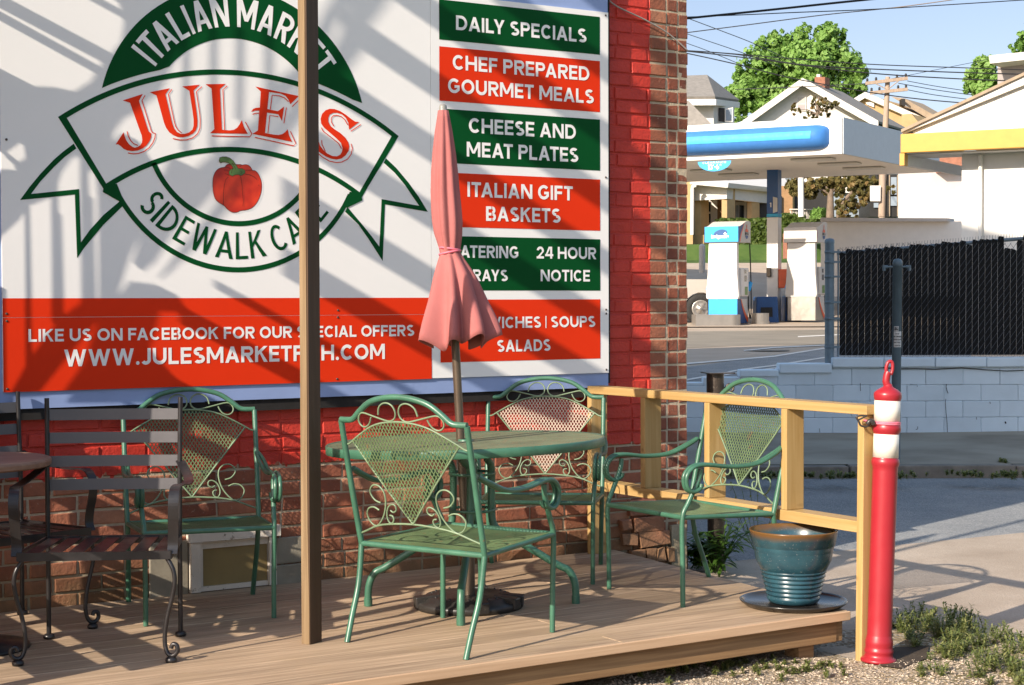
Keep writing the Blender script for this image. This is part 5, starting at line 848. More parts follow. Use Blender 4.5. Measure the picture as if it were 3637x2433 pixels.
sa = thing('pot_saucer', 'wide dark saucer under the blue plant pot at the corner of the deck', 'saucer', (PC.x, PC.y, 0.0))
mb = MB(); mb.lathe([(.0,.0),(.20,.0),(.215,.004),(.232,.018),(.235,.024),(.231,.026),(.225,.021),(.208,.010),(.0,.010)], (0,0,0.0005), (0,0,1), 64); mb.build('saucer_dish', M['saucer'], sa, False)
M['red_plastic'] = paint('red_plastic', (0.31,0.016,0.025), 0.36, var=0.06, scale=5, wear=(0.70,0.22,0.2), wear_amt=0.73, spec=0.5)
M['white_band'] = paint('white_reflective_band', (0.70,0.66,0.58), 0.35, var=0.04, scale=6)
dC = depth((5.05, -2.14, 0.3)); K8 = .7545
def zs(x, y): return pd(2500+x*K8, 1250+y*K8, dC)
c0, c1_ = zs(822, 1452), zs(866, 190); cax = (c1_-c0).normalized(); cp = dC/FPX*K8
co = thing('channelizer_post', 'red plastic traffic post with two white bands and a loop handle, by the deck corner', 'traffic post', tuple(c0))
def H(y): return (1452-y)*cp*1.0005
body_ = [(0,-.005),(.074,-.005),(.076,.004),(.072,.010),(.061,.016),(.058,.030),(.0605,.036),(.0605,.046),(.0575,.052),(.0565,.062),(.0585,.072),(.0575,.085),(.0525,.105),(.0515,.11)]
body_ += [(.0515, H(1250)), (.0525, H(560)), (.0535, H(540)), (.0575, H(530)), (.0585, H(518)), (.057, H(506)), (.053, H(500)), (.0525, H(496)), (.0525, H(385)), (.054, H(380)), (.059, H(372)), (.0605, H(360)), (.059, H(346)), (.055, H(338)), (.0535, H(333)), (.0535, H(228)), (.0555, H(224)), (.0575, H(216)), (.0585, H(204)), (.0575, H(192)), (.040, H(176)), (.022, H(165)), (.018, H(158)), (.016, H(150)), (.0, H(149))]
mb = MB(); mb.lathe(body_, tuple(c0), tuple(cax), 40); mb.build('post_body', M['red_plastic'], co)
for a, b in ((496, 386), (332, 229)):
    mb = MB(); r = .0534 if a > 400 else .0544; mb.lathe([(r-.001, H(a)), (r, H(a)), (r, H(b)), (r-.001, H(b))], tuple(c0), tuple(cax), 40); mb.build('white_band', M['white_band'], co)
mb = MB(); hz_ = lambda x, y: zs(x, y)
mb.tube(spline([zs(868,165), zs(858,140), zs(862,110), zs(868,95)], 4), [.016]*13, 10)
mb.tube(spline([zs(868,105), zs(858,85), zs(864,55), zs(877,44), zs(888,54), zs(888,85), zs(880,108)], 5), .0075, 8); mb.build('loop_handle', M['red_plastic'], co)
M['black_plastic'] = paint('black_hook', (0.03,0.025,0.022), 0.4)
bc = thing('bungee_cord', 'pink bungee cord with black hooks tying the traffic post to the railing', 'cord', tuple(zs(850, 335)))
mb = MB()
for k_, yy in enumerate((331, 338)):
    o = zs(857, yy); mb.tube([o + rgt*.0585*math.cos(a) + fwd*.0585*math.sin(a) + cax*(-.003*math.cos(a)) for a in [2*math.pi*i/32 for i in range(32)]], .0045, 6, closed=True)
mb.tube([zs(800,331)-fwd*.02, zs(778,326)-fwd*.03, zs(745,320)-fwd*.03], .0045, 6); mb.build('cord', M['pink_cord'], bc)
mb = MB(); mb.tube(spline([zs(792,338)-fwd*.034, zs(780,322)-fwd*.036, zs(768,328)-fwd*.036, zs(764,338)-fwd*.034], 4), .011, 8)
mb.tube(spline([zs(760,300)-fwd*.03, zs(735,298)-fwd*.03, zs(712,305)-fwd*.03, zs(722,325)-fwd*.03, zs(732,345)-fwd*.03, zs(756,350)-fwd*.03, zs(775,342)-fwd*.03], 4), .0042, 6)
mb.tube(spline([zs(722,318)-fwd*.03, zs(742,308)-fwd*.03, zs(757,300)-fwd*.03], 4), .0042, 6); mb.build('hook', M['black_plastic'], bc)
# cable along the top of the wall corner
M['cable'] = paint('grey_cable', (0.30,0.27,0.24), 0.6)
mb = MB(); mb.tube(spline([py(2150,-12,-.02), py(2190,22,-.02), py(2290,70,-.02), py(2372,118,-.02), py(2441,178,-.02)], 5), .0042, 6)
tag(mb.build('wall_cable', M['cable']), 'thin grey cable sagging across the top of the brick corner', 'cable')
# ------------------------------------------------------------------ ground, yard, side street, far pavement
FH = Vector((fwd.x, fwd.y, 0)).normalized(); RH = Vector((FH.y, -FH.x, 0))
PROF = [(-300,-.27),(14.25,-.27),(17.98,-.27),(18.25,.40),(44,.80),(48,1.3),(53,2.3),(56.5,2.75),(57.2,3.3),(66,3.7),(80,5.4),(105,8.0),(180,12),(900,16)]
def gz(s): 
    for (a, b), (c, d) in zip(PROF, PROF[1:]):
        if a <= s <= c: return b+(d-b)*(s-a)/(c-a)
    return PROF[-1][1]
def gp(s, l, dz=0.0): p = CAM + FH*s + RH*l; return Vector((p.x, p.y, gz(s)+dz))
def tp(x, y, dz=0.0):                          # where a sight line meets the terrain beyond the block wall
    v = ray(x, y); k = .01553
    # z = .40 + k*(s-18.25)
    t = (.40 + k*(-18.25) - CAM.z + dz)/(v.z - k*Vector((v.x, v.y, 0)).dot(FH)); p = CAM + v*t
    if (p-CAM).dot(FH) < 18.32:                  # never in front of the block wall
        p = CAM + v*(18.32/Vector((v.x, v.y, 0)).dot(FH)); p.z = .40 + k*.07 + dz
    return p
def ground_mat(name, c0, c1, spk=None, scale=3.0, sp=160, rough=0.9, bm=0.5, big=None):
    m, t, b = newmat(name); v = coords(t)
    n = noise(t, v, scale, 6, 0.6); c = ramp(t, n, [(0.3, c0), (0.7, c1)])
    if big: c = mix(t, ramp(t, noise(t, v, 0.7, 5), [(0.45, (0,0,0)), (0.62, (0.8,)*3)]), c, big)
    if spk:
        vo = node(t, 'ShaderNodeTexVoronoi'); vo.inputs['Scale'].default_value = sp; t.links.new(v, vo.inputs['Vector'])
        f = ramp(t, node_sep(t, vo.outputs['Color']), [(0.35, (0,0,0)), (0.9, (1,1,1))]); c = mix(t, math_(t, 'MULTIPLY', f, spk[1]), c, spk[0])
        bump(t, b, math_(t, 'ADD', vo.outputs['Distance'], noise(t, v, sp*.6, 3)), bm, 0.01)
    else: bump(t, b, noise(t, v, 90, 4), bm*.5, 0.006)
    t.links.new(c, b.inputs['Base Color']); b.inputs['Roughness'].default_value = rough; b.inputs['Specular IOR Level'].default_value = 0.25
    return m
def node_sep(t, col):
    s = node(t, 'ShaderNodeSeparateColor'); t.links.new(col, s.inputs[0]); return s.outputs[0]
M['grass'] = ground_mat('hillside_grass', (0.035,0.075,0.014), (0.085,0.13,0.03), None, 1.5)
M['asphalt'] = ground_mat('old_asphalt', (0.185,0.195,0.20), (0.285,0.285,0.28), ((0.44,0.43,0.41), .45), 2.0, 95, bm=.7)
M['concrete'] = ground_mat('pale_concrete', (0.34,0.27,0.205), (0.46,0.38,0.30), ((0.26,0.2,0.15), .25), 2.2, 120, bm=.3)
M['path'] = ground_mat('grey_pavement', (0.235,0.20,0.15), (0.32,0.275,0.21), None, 2.5, bm=.4, big=(0.37,0.325,0.25))
M['gravel'] = ground_mat('gravel_yard', (0.20,0.15,0.095), (0.33,0.255,0.17), ((0.50,0.43,0.34), .7), 3.0, 62, bm=1.0, big=(0.155,0.125,0.055))
M['road'] = ground_mat('worn_road', (0.20,0.172,0.135), (0.26,0.225,0.175), None, 1.2, bm=.2)
M['road_pale'] = ground_mat('pale_road', (0.36,0.285,0.215), (0.45,0.365,0.285), None, 1.0, bm=.2)
M['line'] = paint('road_paint', (0.66,0.62,0.56), 0.7, wear=(0.3,0.27,0.24), wear_amt=0.66)
M['soil'] = ground_mat('dark_soil', (0.035,0.025,0.017), (0.075,0.055,0.035), None, 6)
mb = MB()
ss = [p[0] for p in PROF]; ll = [-400,-60,-20,-8,0,8,20,60,400]
mb.add([gp(s_k, l) for s_k in ss for l in ll], [(i*9+j, i*9+j+1, i*9+10+j, i*9+9+j) for i in range(len(ss)-1) for j in range(8)])
tag(mb.build('ground', M['grass']), kind='structure')
# the yard under and before the deck: soft uneven sheet
def yard_z(x, y): return GZ - 0.006 + 0.012*math.sin(x*2.3+1)*math.sin(y*1.9) + 0.010*math.sin(x*7.1)*math.sin(y*6.3+1) - 0.03*max(0, min(1, (y+0.5)/1.5))*0
e0, e1, e2 = pz(3080, 2188, GZ), pz(3637, 2292, GZ), pz(3637, 2292, GZ)+RH*6
mb = MB(); nx, ny = 90, 90
def yard(a, b):
    # a across from far left to the concrete edge, b from the wall to behind the camera
    x0 = -12; yb = 0.03 - b*11.0
    x1 = 5.75 if yb > -1.7 else e0.x + (e1.x-e0.x)*(yb-e0.y)/(e1.y-e0.y)
    x1 = max(5.0, min(14, x1)) if yb <= -1.7 else 5.6
    x = x0 + (x1-x0)*(a**0.45); return Vector((x, yb, yard_z(x, yb)))
mb.grid(yard, nx, ny); tag(mb.build('yard', M['gravel']), kind='structure')
A0, A1 = pz(2350, 2012, GZ), pz(3637, 1886, GZ)      # edge between asphalt and pale concrete
dA = (A1-A0).normalized(); A2 = A1 + dA*12
mb = MB(); mb.add([Vector((5.58, .2, GZ-.010)), Vector((A0.x, A0.y, GZ-.010)), Vector((A1.x, A1.y, GZ-.010)), Vector((A2.x, A2.y, GZ-.010)), e2+Vector((0,0,-.012)), e1+Vector((0,-.02,-.012)), e0+Vector((0,-.02,-.012)), Vector((5.0,-2.2,GZ-.012)), Vector((5.0,-.2,GZ-.012))], [tuple(range(9))])
tag(mb.build('pavement', M['concrete']), kind='structure')
c0_, c1_s = CAM+FH*14.22-RH*12, CAM+FH*14.22+RH*24
mb = MB(); zA = GZ-.014
mb.add([Vector((5.3, .3, zA)), Vector((A0.x-.2, A0.y-.1, zA)), Vector((A1.x, A1.y-.08, zA)), Vector((A2.x, A2.y-.08, zA)), Vector((c1_s.x, c1_s.y, zA)), Vector((c0_.x, c0_.y, zA))], [tuple(range(6))])
tag(mb.build('side_street', M['asphalt']), kind='structure')
# far pavement and its kerb
ZP = -0.10
mb = MB()
def farp(a, b):
    p = CAM + FH*(14.42+3.6*b) + RH*(-8+26*a); z = ZP + .01*math.sin(a*31)*math.sin(b*5)
    return Vector((p.x, p.y, z))
mb.grid(farp, 60, 6); tag(mb.build('far_pavement', M['path']), kind='structure')
M['kerb'] = paint('old_stone_kerb', (0.20,0.17,0.135), 0.9, var=0.3, bmp=.4, bscale=40)
mb = MB(); rk = random.Random(4); l = -8.0
while l < 18:
    L = rk.uniform(.9, 1.5); p = CAM+FH*14.32+RH*(l+L/2); mb.tint = rk.random()
    mb.box((p.x+rk.uniform(-.01,.01), p.y, (ZP-.30)/2+rk.uniform(-.006,.004)), (L-.012, .16, ZP+.30+.002), Matrix((RH, FH, Vector((0,0,1)))).transposed()); l += L
tag(mb.build('kerb', M['kerb'], bevel=.012), kind='structure')
# ------------------------------------------------------------------ painted block wall, fence, pipe
M['block'] = paint('pale_blue_block_paint', (0.68,0.775,0.83), 0.75, var=0.06, scale=3, wear=(0.20,0.21,0.20), wear_amt=0.70, bmp=.35, bscale=70, tintvar=.10)
M['crack'] = paint('dark_crack', (0.02,0.018,0.015), 0.9)
dW = 17.98
def wl(x): return (x-1818.5)/FPX*dW           # along the wall, metres right of the camera axis
def wpt(l, z, o=0.0): p = CAM+FH*(dW+o)+RH*l; return Vector((p.x, p.y, z))
bw_ = thing('block_wall', 'stepped concrete block wall painted pale blue across the side street', 'wall', tuple(wpt(5, ZP)))
steps = [(wl(2380), .448), (wl(2500), .505), (wl(2627), .577), (wl(2766), .650), (wl(2955), .712)]
def wtop(l):
    t = steps[0][1]
    for a, b in steps:
        if l >= a: t = b
    return t
rot = Matrix((RH, FH, Vector((0,0,1)))).transposed()
mb = MB(); rw = random.Random(8); ch = .178; z = ZP-.02; row = 0
while z < .6:
    l = wl(2300) - (.2 if row % 2 else 0)
    while l < 16:
        L = .405; zt = min(z+ch, wtop(l+L/2)-.001)
        if zt-z > .03:
            mb.tint = rw.random(); c = wpt(l+L/2, (z+zt)/2+.0, rw.uniform(-.003,.003)+.1)
            mb.box(c, (L-.002, .2, zt-z-.002), rot)
        l += L
    z += ch; row += 1
mb.build('blockwork', M['block'], bw_, bevel=.006, bseg=1)
mb = MB(); l = wl(2955)
while l < 16:
    L = .56; c = wpt(l+L/2, .712-.052+rw.uniform(-.003,.003), .085+rw.uniform(-.008,.008)); mb.tint = rw.random(); mb.box(c, (L-.006, .26, .104), rot @ Matrix.Rotation(rw.uniform(-.012,.012), 3, 'Y')); l += L
l0, l1 = wl(2627), wl(2764); mb.box(wpt((l0+l1)/2, .577-.03, .085), (l1-l0, .24, .075), rot)
l0, l1 = wl(2768), wl(2953); mb.box(wpt((l0+l1)/2, .650-.05, .085), (l1-l0, .24, .106), rot)
mb.build('cap_course', M['block'], bw_, bevel=.012)
mb = MB(); k = 737/2101
def wq(x, y): return CAM + ray(2900+x*k, 1150+y*k)*((dW-.012)/1.0)
def wq2(x, y): v = ray(2900+x*k, 1150+y*k); return CAM + v*((dW-.016)/Vector((v.x, v.y, 0)).dot(FH))
for q, wd in (([(1315,610),(1312,640),(1322,680),(1333,705)], 7), ([(1310,760),(1305,800),(1312,900),(1322,1000),(1330,1190)], 5), ([(443,600),(446,680)], 5), ([(640,440),(860,458),(1000,455),(1200,462),(1470,446),(1700,465),(1930,478),(2101,470)], 9), ([(1755,790),(1760,810)], 6), ([(1620,945),(1622,970)],5), ([(1005,1072),(1025,1065),(1025,1040)],5), ([(945,612),(1020,618),(1020,640)],4), ([(1246,1140),(1248,1185)], 9), ([(1910,990),(1918,1010)],14), ([(30,1060),(34,1100)],4),([(-650,470),(-655,540),(-640,560)],6)):
    L = stroke(q, wd); P = [wq2(x, y) for x, y in L]; n = len(P)//2
    mb.add(P, [(i, i+1, 2*n-2-i, 2*n-1-i) for i in range(n-1)])
mb.build('crack', M['crack'], bw_)
# chain-link fence with black slats on the wall
M['galv'] = paint('blue_grey_pipe', (0.17,0.225,0.26), 0.5, 0.3, var=.15, scale=10, wear=(0.10,0.09,0.08), wear_amt=.68)
M['slat_black'] = paint('black_slat', (0.0075,0.0075,0.008), 0.5, var=.3, scale=30, spec=.15)
M['wire'] = paint('galvanised_wire', (0.11,0.12,0.14), 0.45, 0.5)
fe = thing('slatted_fence', 'chain-link fence filled with black slats on top of the pale blue block wall', 'fence', tuple(wpt(wl(2958), .71, .1)))
FL0, FL1 = wl(2990), wl(3637)+1.6
def ftop(l): return 1.885 + (l-FL0)*(.155/2.0)
mb = MB(); l = FL0; i = 0; rs_ = random.Random(2)
while l < FL1:
    wd = .066; drop = rs_.uniform(0, .02); f_ = (l-FL0)/2.0
    if rs_.random() < .16+.35*max(0, f_-.4): drop += rs_.uniform(.02, .07+.12*max(0, f_-.3))
    a, b = wpt(l, .735, .12), wpt(l+wd, .735, .12); t0, t1 = ftop(l)-drop, ftop(l)-drop+rs_.uniform(-.02,.02)
    mb.prism([a, b, Vector((b.x, b.y, t1)), Vector((a.x+.2*(b.x-a.x), a.y+.2*(b.y-a.y), (t0+t1)/2+.015)), Vector((a.x, a.y, t0))], FH*.008); l += wd+.0035
mb.build('privacy_slat', M['slat_black'], fe)
mb = MB(); c = FL0-2.0
while c < FL1+2:
    for sg in (1, -1):
        z = .715; l = c; P = []
        h = 1.25
        la, lb = (l, l+sg*h*0.72)
        a = max(min(la, lb), FL0); b = min(max(la, lb), FL1)
        if b-a > .05:
            za = .715+abs(a-la)/.72 if sg > 0 else .715+abs(la-a)/.72; zb = .715+abs(b-la)/.72
            if sg < 0: za, zb = .715+(la-a)/.72, .715+(la-b)/.72
            za = min(za, ftop(a)+.03); zb = min(zb, ftop(b)+.03)
            o = .096 if sg > 0 else .138
            mb.tube([wpt(a, za, o), wpt(b, zb, o)], .0021 if sg > 0 else .0016, 4)
    c += .062
mb.build('chain_link', M['wire'], fe)
mb = MB()
l = FL0
while l < FL1: mb.tube([wpt(l, ftop(l)-.02, .118), wpt(l+.004, ftop(l)+.035, .118)], .0018, 4); l += .031
mb.build('wire_tip', M['wire'], fe)
mb = MB(); mb.tube([wpt(FL0-.02, ftop(FL0)-.03, .16), wpt(FL1, ftop(FL1)-.03, .16)], .02, 8); mb.build('top_rail', M['galv'], fe)
FP = wl(2954)
mb = MB(); mb.tube([wpt(FP, .45, .12), wpt(FP, 1.975, .12)], .051, 16); mb.lathe([(.055,0),(.055,.03),(.04,.05),(.0,.058)], tuple(wpt(FP, 1.965, .12)), (0,0,1), 16); mb.build('fence_post', M['galv'], fe)
mb = MB(); mb.tube([wpt(FL0-.02, .72, .10), wpt(FL0-.02, 1.9, .10)], .010, 6)
for z in (.83, 1.14, 1.32, 1.60, 1.76, 1.87):
    mb.lathe([(.052,-.014),(.056,-.014),(.056,.014),(.052,.014)], tuple(wpt(FP, z, .12)), (0,0,1), 16); mb.bar(wpt(FP, z, .065), wpt(FL0, z, .09), .006, .022)
mb.build('tension_bar', M['galv'], fe)
# vent pipe by the kerb
M['pipe'] = paint('blue_grey_vent_paint', (0.115,0.165,0.195), 0.5, var=.12, scale=8, wear=(0.2,0.19,0.17), wear_amt=.70)
M['label_white'] = paint('white_label', (0.62,0.60,0.56), 0.5)
M['black_ink'] = paint('black_ink', (0.03,0.03,0.03), 0.6)
dV = 14.55; vb = CAM+FH*dV+RH*((3182-1818.5)/FPX*dV); vb.z = ZP
def vz(y): return CAM.z - (y-1068.5)/FPX*dV
vp = thing('vent_pipe', 'blue grey vent pipe with side nozzles and a warning sticker, before the block wall', 'vent pipe', (vb.x, vb.y, ZP))
VR = .0405
mb = MB(); zt = vz(918); mb.lathe([(VR,0),(VR,zt-.07),(VR+.002,zt-.07),(VR+.002,zt-.035),(VR*.93,zt-.015),(VR*.6,zt-.003),(0,zt)], (0,0,0), (0,0,1), 24)
for v_ in mb.v: pass
mb.v = [(x, y, z_+0 if i >= 24 else 0) for i, (x, y, z_) in enumerate(mb.v)]
lz = zt - (918-918); lean = (RH*.02)
V2 = [Vector(p) + RH*(.008*(p[2])) for p in mb.v]; mb.v = [tuple(p + Vector((0,0,0))) for p in V2]
# heights were absolute: move to local
mb.v = [(x, y, z_-(ZP if z_ > .001 else 0)) for x, y, z_ in mb.v]
mb.build('pipe', M['pipe'], vp, False)
zc_ = vz(947)-ZP; o = RH*(.008*zc_)
mb = MB()
for sg, L in ((-1, .118), (1, .105)):
    mb.tube([o+RH*sg*.035+Vector((0,0,zc_)), o+RH*sg*L+Vector((0,0,zc_))], .0085, 8); mb.tube([o+RH*sg*(L-.03)+Vector((0,0,zc_)), o+RH*sg*(L+.012)+Vector((0,0,zc_))], .0135, 8); mb.tube([o+RH*sg*L+Vector((0,0,zc_+.012)), o+RH*sg*L+Vector((0,0,zc_-.035))], .0145, 8)
mb.build('nozzle', M['pipe'], vp, False)
def vwrap(k): 
    def f(u, v):                              # u metres round the pipe from its camera side, v height
        a = u/VR; d = -FH*math.cos(a) + RH*math.sin(a); return d*(VR+.0012+k*.0008) + RH*(.008*v) + Vector((0,0,v))
    return f
def vpatch(u0, u1, v0, v1, name, mat, k, parent):
    mb = MB(); f = vwrap(k); mb.grid(lambda a, b: f(u0+(u1-u0)*a, v0+(v1-v0)*b), 12, 1); return mb.build(name, mat, parent, False)
kz = .5277
za_, zb_ = vz(700+868*kz)-ZP, vz(700+1008*kz)-ZP
st1 = vpatch(-.034, .006, vz(700+900*kz)-ZP, za_, 'number_sticker', M['label_white'], 0, vp); st2 = vpatch(-.036, .036, zb_, vz(700+902*kz)-ZP, 'warning_sticker', M['label_white'], 1, vp)
def vtext(s, u0, u1, v0, v1, parent, k):
    return letters(word(s, u0, u1, v0, v1, .2), 'lettering', M['black_ink'], vwrap(k), parent, False)
hh = (za_-zb_)
vtext("A32", -.030, .002, vz(700+895*kz)-ZP, vz(700+873*kz)-ZP, st1, 2)
for i, (tx, u0, u1) in enumerate((("CAUTION", -.024, .010), ("NO SMOKING", -.034, .034), ("OPEN FLAME", -.034, .034), ("MATCHES", -.032, .026), ("LIGHTERS", -.028, .028))):
    yy = 700+(908+i*20)*kz; vtext(tx, u0, u1, vz(yy+7.2)-ZP, vz(yy+(2 if i else 3.5))-ZP, st2, 2)
# rusty pipe bollard with a flat plate behind the railing
M['rust_pipe'] = paint('dark_rusty_pipe', (0.060,0.046,0.036), 0.4, .45, var=.35, scale=14, wear=(0.20,0.15,0.11), wear_amt=.62, bmp=.5, bscale=60)
pb = pz(2545, 2018, GZ); dB = depth(pb); pr_ = 31/FPX*dB
bo = thing('pipe_bollard', 'dark rusty pipe stub with a flat metal plate on top, behind the railing', 'bollard', tuple(pb))
top = CAM.z + (-(1322-1068)/FPX*dB)
mb = MB(); mb.tube([pb-Vector((0,0,.1)), Vector((pb.x-.012*rgt.x, pb.y, top))], pr_, 24); mb.build('pipe', M['rust_pipe'], bo)
mb = MB(); mb.box((pb.x+.01, pb.y, top+.003), (.15, .17, .006), rot @ Matrix.Rotation(R(12), 3, 'Z')); mb.build('cap_plate', M['rust_pipe'], bo)
mb = MB(); o = pd(2592, 1378, dB-.03); mb.tube([o+rgt*.021*math.cos(a)-dwn*.021*math.sin(a) for a in [2*math.pi*i/20 for i in range(20)]], .007, 8, closed=True); mb.tube([o-rgt*.02, o-rgt*.05], .007, 6); mb.build('eye_ring', M['rust_pipe'], bo)

# ------------------------------------------------------------------ the main road and the petrol station
def road(pts, name, mat, dz):
    mb = MB(); mb.add([tp(x, y, dz) for x, y in pts], [tuple(range(len(pts)))]); return tag(mb.build(name, mat), kind='structure')
road([(1500,1172),(3900,1150),(3900,1400),(1500,1400)], 'forecourt', M['road_pale'], .004)
mb = MB(); s_k = [38.5,44,48,53,55.3]; mb.add([gp(a, l, .03) for a in s_k for l in (-30,-8,0,8,16,40)], [(i*6+j, i*6+j+1, i*6+7+j, i*6+6+j) for i in range(4) for j in range(5)]); tag(mb.build('back_road', M['road_pale']), kind='structure')
kx_ = 520/1340
def rq(x, y): return (2440+x*kx_, 1150+y*kx_)
mb = MB(); mb.add([tp(*rq(*p), .008) for p in ((-1500,80),(0,70),(1340,52),(2600,30),(2600,165),(1340,188),(600,195),(0,222),(-1500,290))], [tuple(range(9))]); tag(mb.build('road', M['road'], None), kind='structure')
mb = MB()
mb.add([tp(*rq(*p), .008) for p in ((-900,520),(0,395),(700,300),(1340,212),(2600,60),(2600,420),(1340,520),(0,640),(-900,700))], [tuple(range(9))])
tag(mb.build('road_edge', M['asphalt']), kind='structure')
mb = MB()
for q in (((1015,113),(1340,98),(2200,60),(2200,66),(1340,106),(1015,122)), ((520,240),(800,212),(1340,186),(1340,195),(800,222),(520,248)), ((0,357),(400,325),(800,290),(1340,205),(1340,216),(800,302),(400,336),(0,370)),
          ((0,505),(200,470),(480,415),(800,375),(1340,290),(1340,300),(800,386),(480,426),(200,482),(0,519)), ((330,465),(480,440),(840,395),(1340,345),(1340,352),(840,404),(480,450),(330,475))):
    P = [tp(*rq(*p), .013) for p in q]; n = len(P)//2; mb.add(P, [(i, i+1, len(P)-2-i, len(P)-1-i) for i in range(n-1)])
tag(mb.build('road_markings', M['line']), kind='structure')
mb = MB(); cc = tp(*rq(735,243), .012); mb.disc(cc, .36, (0,0,1), 24); tag(mb.build('manhole_cover', M['kerb']), 'round dark manhole cover in the pale lane of the main road', 'manhole cover')

M['white_paint'] = paint('white_station_paint', (0.74,0.71,0.66), 0.5, var=.03)
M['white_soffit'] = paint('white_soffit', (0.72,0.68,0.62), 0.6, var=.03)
M['shaded_fascia'] = paint('shaded_side_fascia', (0.52,0.57,0.60), 0.5, var=.03)  # white fascia on the shaded side: shade put into a grey-blue colour
M['blue_fascia'] = paint('blue_fascia', (0.05,0.19,0.50), 0.55, var=.06, spec=.25)
M['cyan'] = paint('cyan_stripe', (0.06,0.37,0.58), 0.55, var=.12, spec=.25)
M['deep_blue'] = paint('deep_blue', (0.015,0.075,0.23), 0.45, var=.08)
M['bright_blue'] = paint('bright_blue', (0.02,0.33,0.72), 0.45, var=.05)
M['orange_red'] = paint('orange_red', (0.72,0.12,0.04), 0.45)
M['steel'] = paint('brushed_steel', (0.42,0.39,0.35), 0.35, .75, var=.12, scale=4)
M['pump_grey'] = paint('pump_grey', (0.55,0.53,0.49), 0.5, var=.04)
M['dark_glass'] = paint('dark_glass', (0.02,0.025,0.03), 0.12, var=.2)
M['rubber'] = paint('black_rubber', (0.015,0.015,0.015), 0.7)
P0, P1, P2 = pd(2992, 546, 38.0), pd(2445, 575, 39.75), pd(3334, 609.5, 43.6)
CZ = P0.z; E1 = Vector((P1.x-P0.x, P1.y-P0.y, 0)).normalized(); E2 = Vector((P2.x-P0.x, P2.y-P0.y, 0)).normalized(); W2 = Vector((P2.x-P0.x, P2.y-P0.y, 0)).length
Zv = Vector((0,0,1))
cn = thing('station_canopy', 'flat white petrol station canopy with a blue rounded band on its front', 'canopy', (P0.x, P0.y, .8))
HF = (546-419.5)/FPX*38
def cpt(u, v, z): return P0 + E1*u + E2*v + Zv*z
CLn = 13.0
def slab(mb, u0, u1, v0, v1, z0, z1, f=cpt):
    mb.add([f(u, v, z) for u in (u0, u1) for v in (v0, v1) for z in (z0, z1)], [(0,1,3,2),(4,6,7,5),(0,4,5,1),(2,3,7,6),(0,2,6,4),(1,5,7,3)]); return mb
mb = MB(); slab(mb, 0, CLn, 0, W2, .03, HF); mb.build('canopy_deck', M['white_paint'], cn)
mb = MB(); slab(mb, -.02, -.002, .02, W2, 0, HF+.02); mb.build('side_fascia', M['shaded_fascia'], cn)
mb = MB(); slab(mb, 0, CLn, -.022, -.002, 0, HF+.02); mb.build('front_fascia', M['white_paint'], cn)
mb = MB(); slab(mb, .05, CLn-.05, .05, W2-.05, .0, .027); mb.build('soffit', M['white_soffit'], cn)
kk = .5277
ub_ = .28; zlo, zhi = .12, .12+HF*.70; rad_ = (zhi-zlo)/2
mb = MB()
def bull(a, b):
    th = math.pi*b; u = .30 + (CLn-.3)*a
    endk = min(1, ((u-.30)/.35)) ; endk = math.sqrt(max(0, 1-(1-endk)**2))
    return cpt(u, -.023-.32*math.sin(th)*endk, (zlo+zhi)/2 - rad_*math.cos(th)*(.55+.45*endk))
us = [0,.003,.008,.014,.02,.027,.04]+[.04+.96*i/10 for i in range(1, 11)]
mb.add([bull(a, j/12) for a in us for j in range(13)], [(i*13+j, i*13+j+1, i*13+14+j, i*13+13+j) for i in range(len(us)-1) for j in range(12)], True)
bl = mb.build('blue_band', M['blue_fascia'], cn)
mb = MB()
def strip(a, b):
    th = math.pi*(.44+.20*b); u = .62 + (CLn-.62)*a; return cpt(u, -.023-.327*math.sin(th), (zlo+zhi)/2 - rad_*1.01*math.cos(th))
mb.grid(strip, 10, 4); mb.build('pale_stripe', M['cyan'], bl)
for (x, y) in ((927,1066),(1103,1096),(1267,1126),(237,1141),(423,1168)):
    v = ray(2400+x*kk, y*kk); c = CAM + v*((CZ-CAM.z)/v.z); mb = MB(); mb.box((c.x, c.y, CZ-.03), (1.0, .5, .05), Matrix((E1, Vector((-E1.y, E1.x, 0)), Zv)).transposed()); mb.build('recessed_light', M['pump_grey'], cn, bevel=.06)
mb = MB(); c = pd(2400+265*kk, 1086*kk, 39.2); nrm = Vector((-E1.y, E1.x, 0)); nrm = nrm if nrm.dot(FH) < 0 else -nrm
mb.add([c + E1*(-.42*math.cos(math.pi*i/16)) - Zv*(.24*math.sin(math.pi*i/16)) + nrm*.05 for i in range(17)], [tuple(range(17))]); hs = mb.build('clearance_sign', M['bright_blue'], cn)
LSC[0] = 12
letters(word("13'-6''", -.16, .18, -.20, -.07, .22), 'lettering', M['white_paint'], lambda u, v: c - E1*u + Zv*v + nrm*.056, hs)
letters(word("CLEARANCE", -.30, .30, -.055, -.01, .2), 'lettering', M['white_paint'], lambda u, v: c - E1*u + Zv*v + nrm*.056, hs)
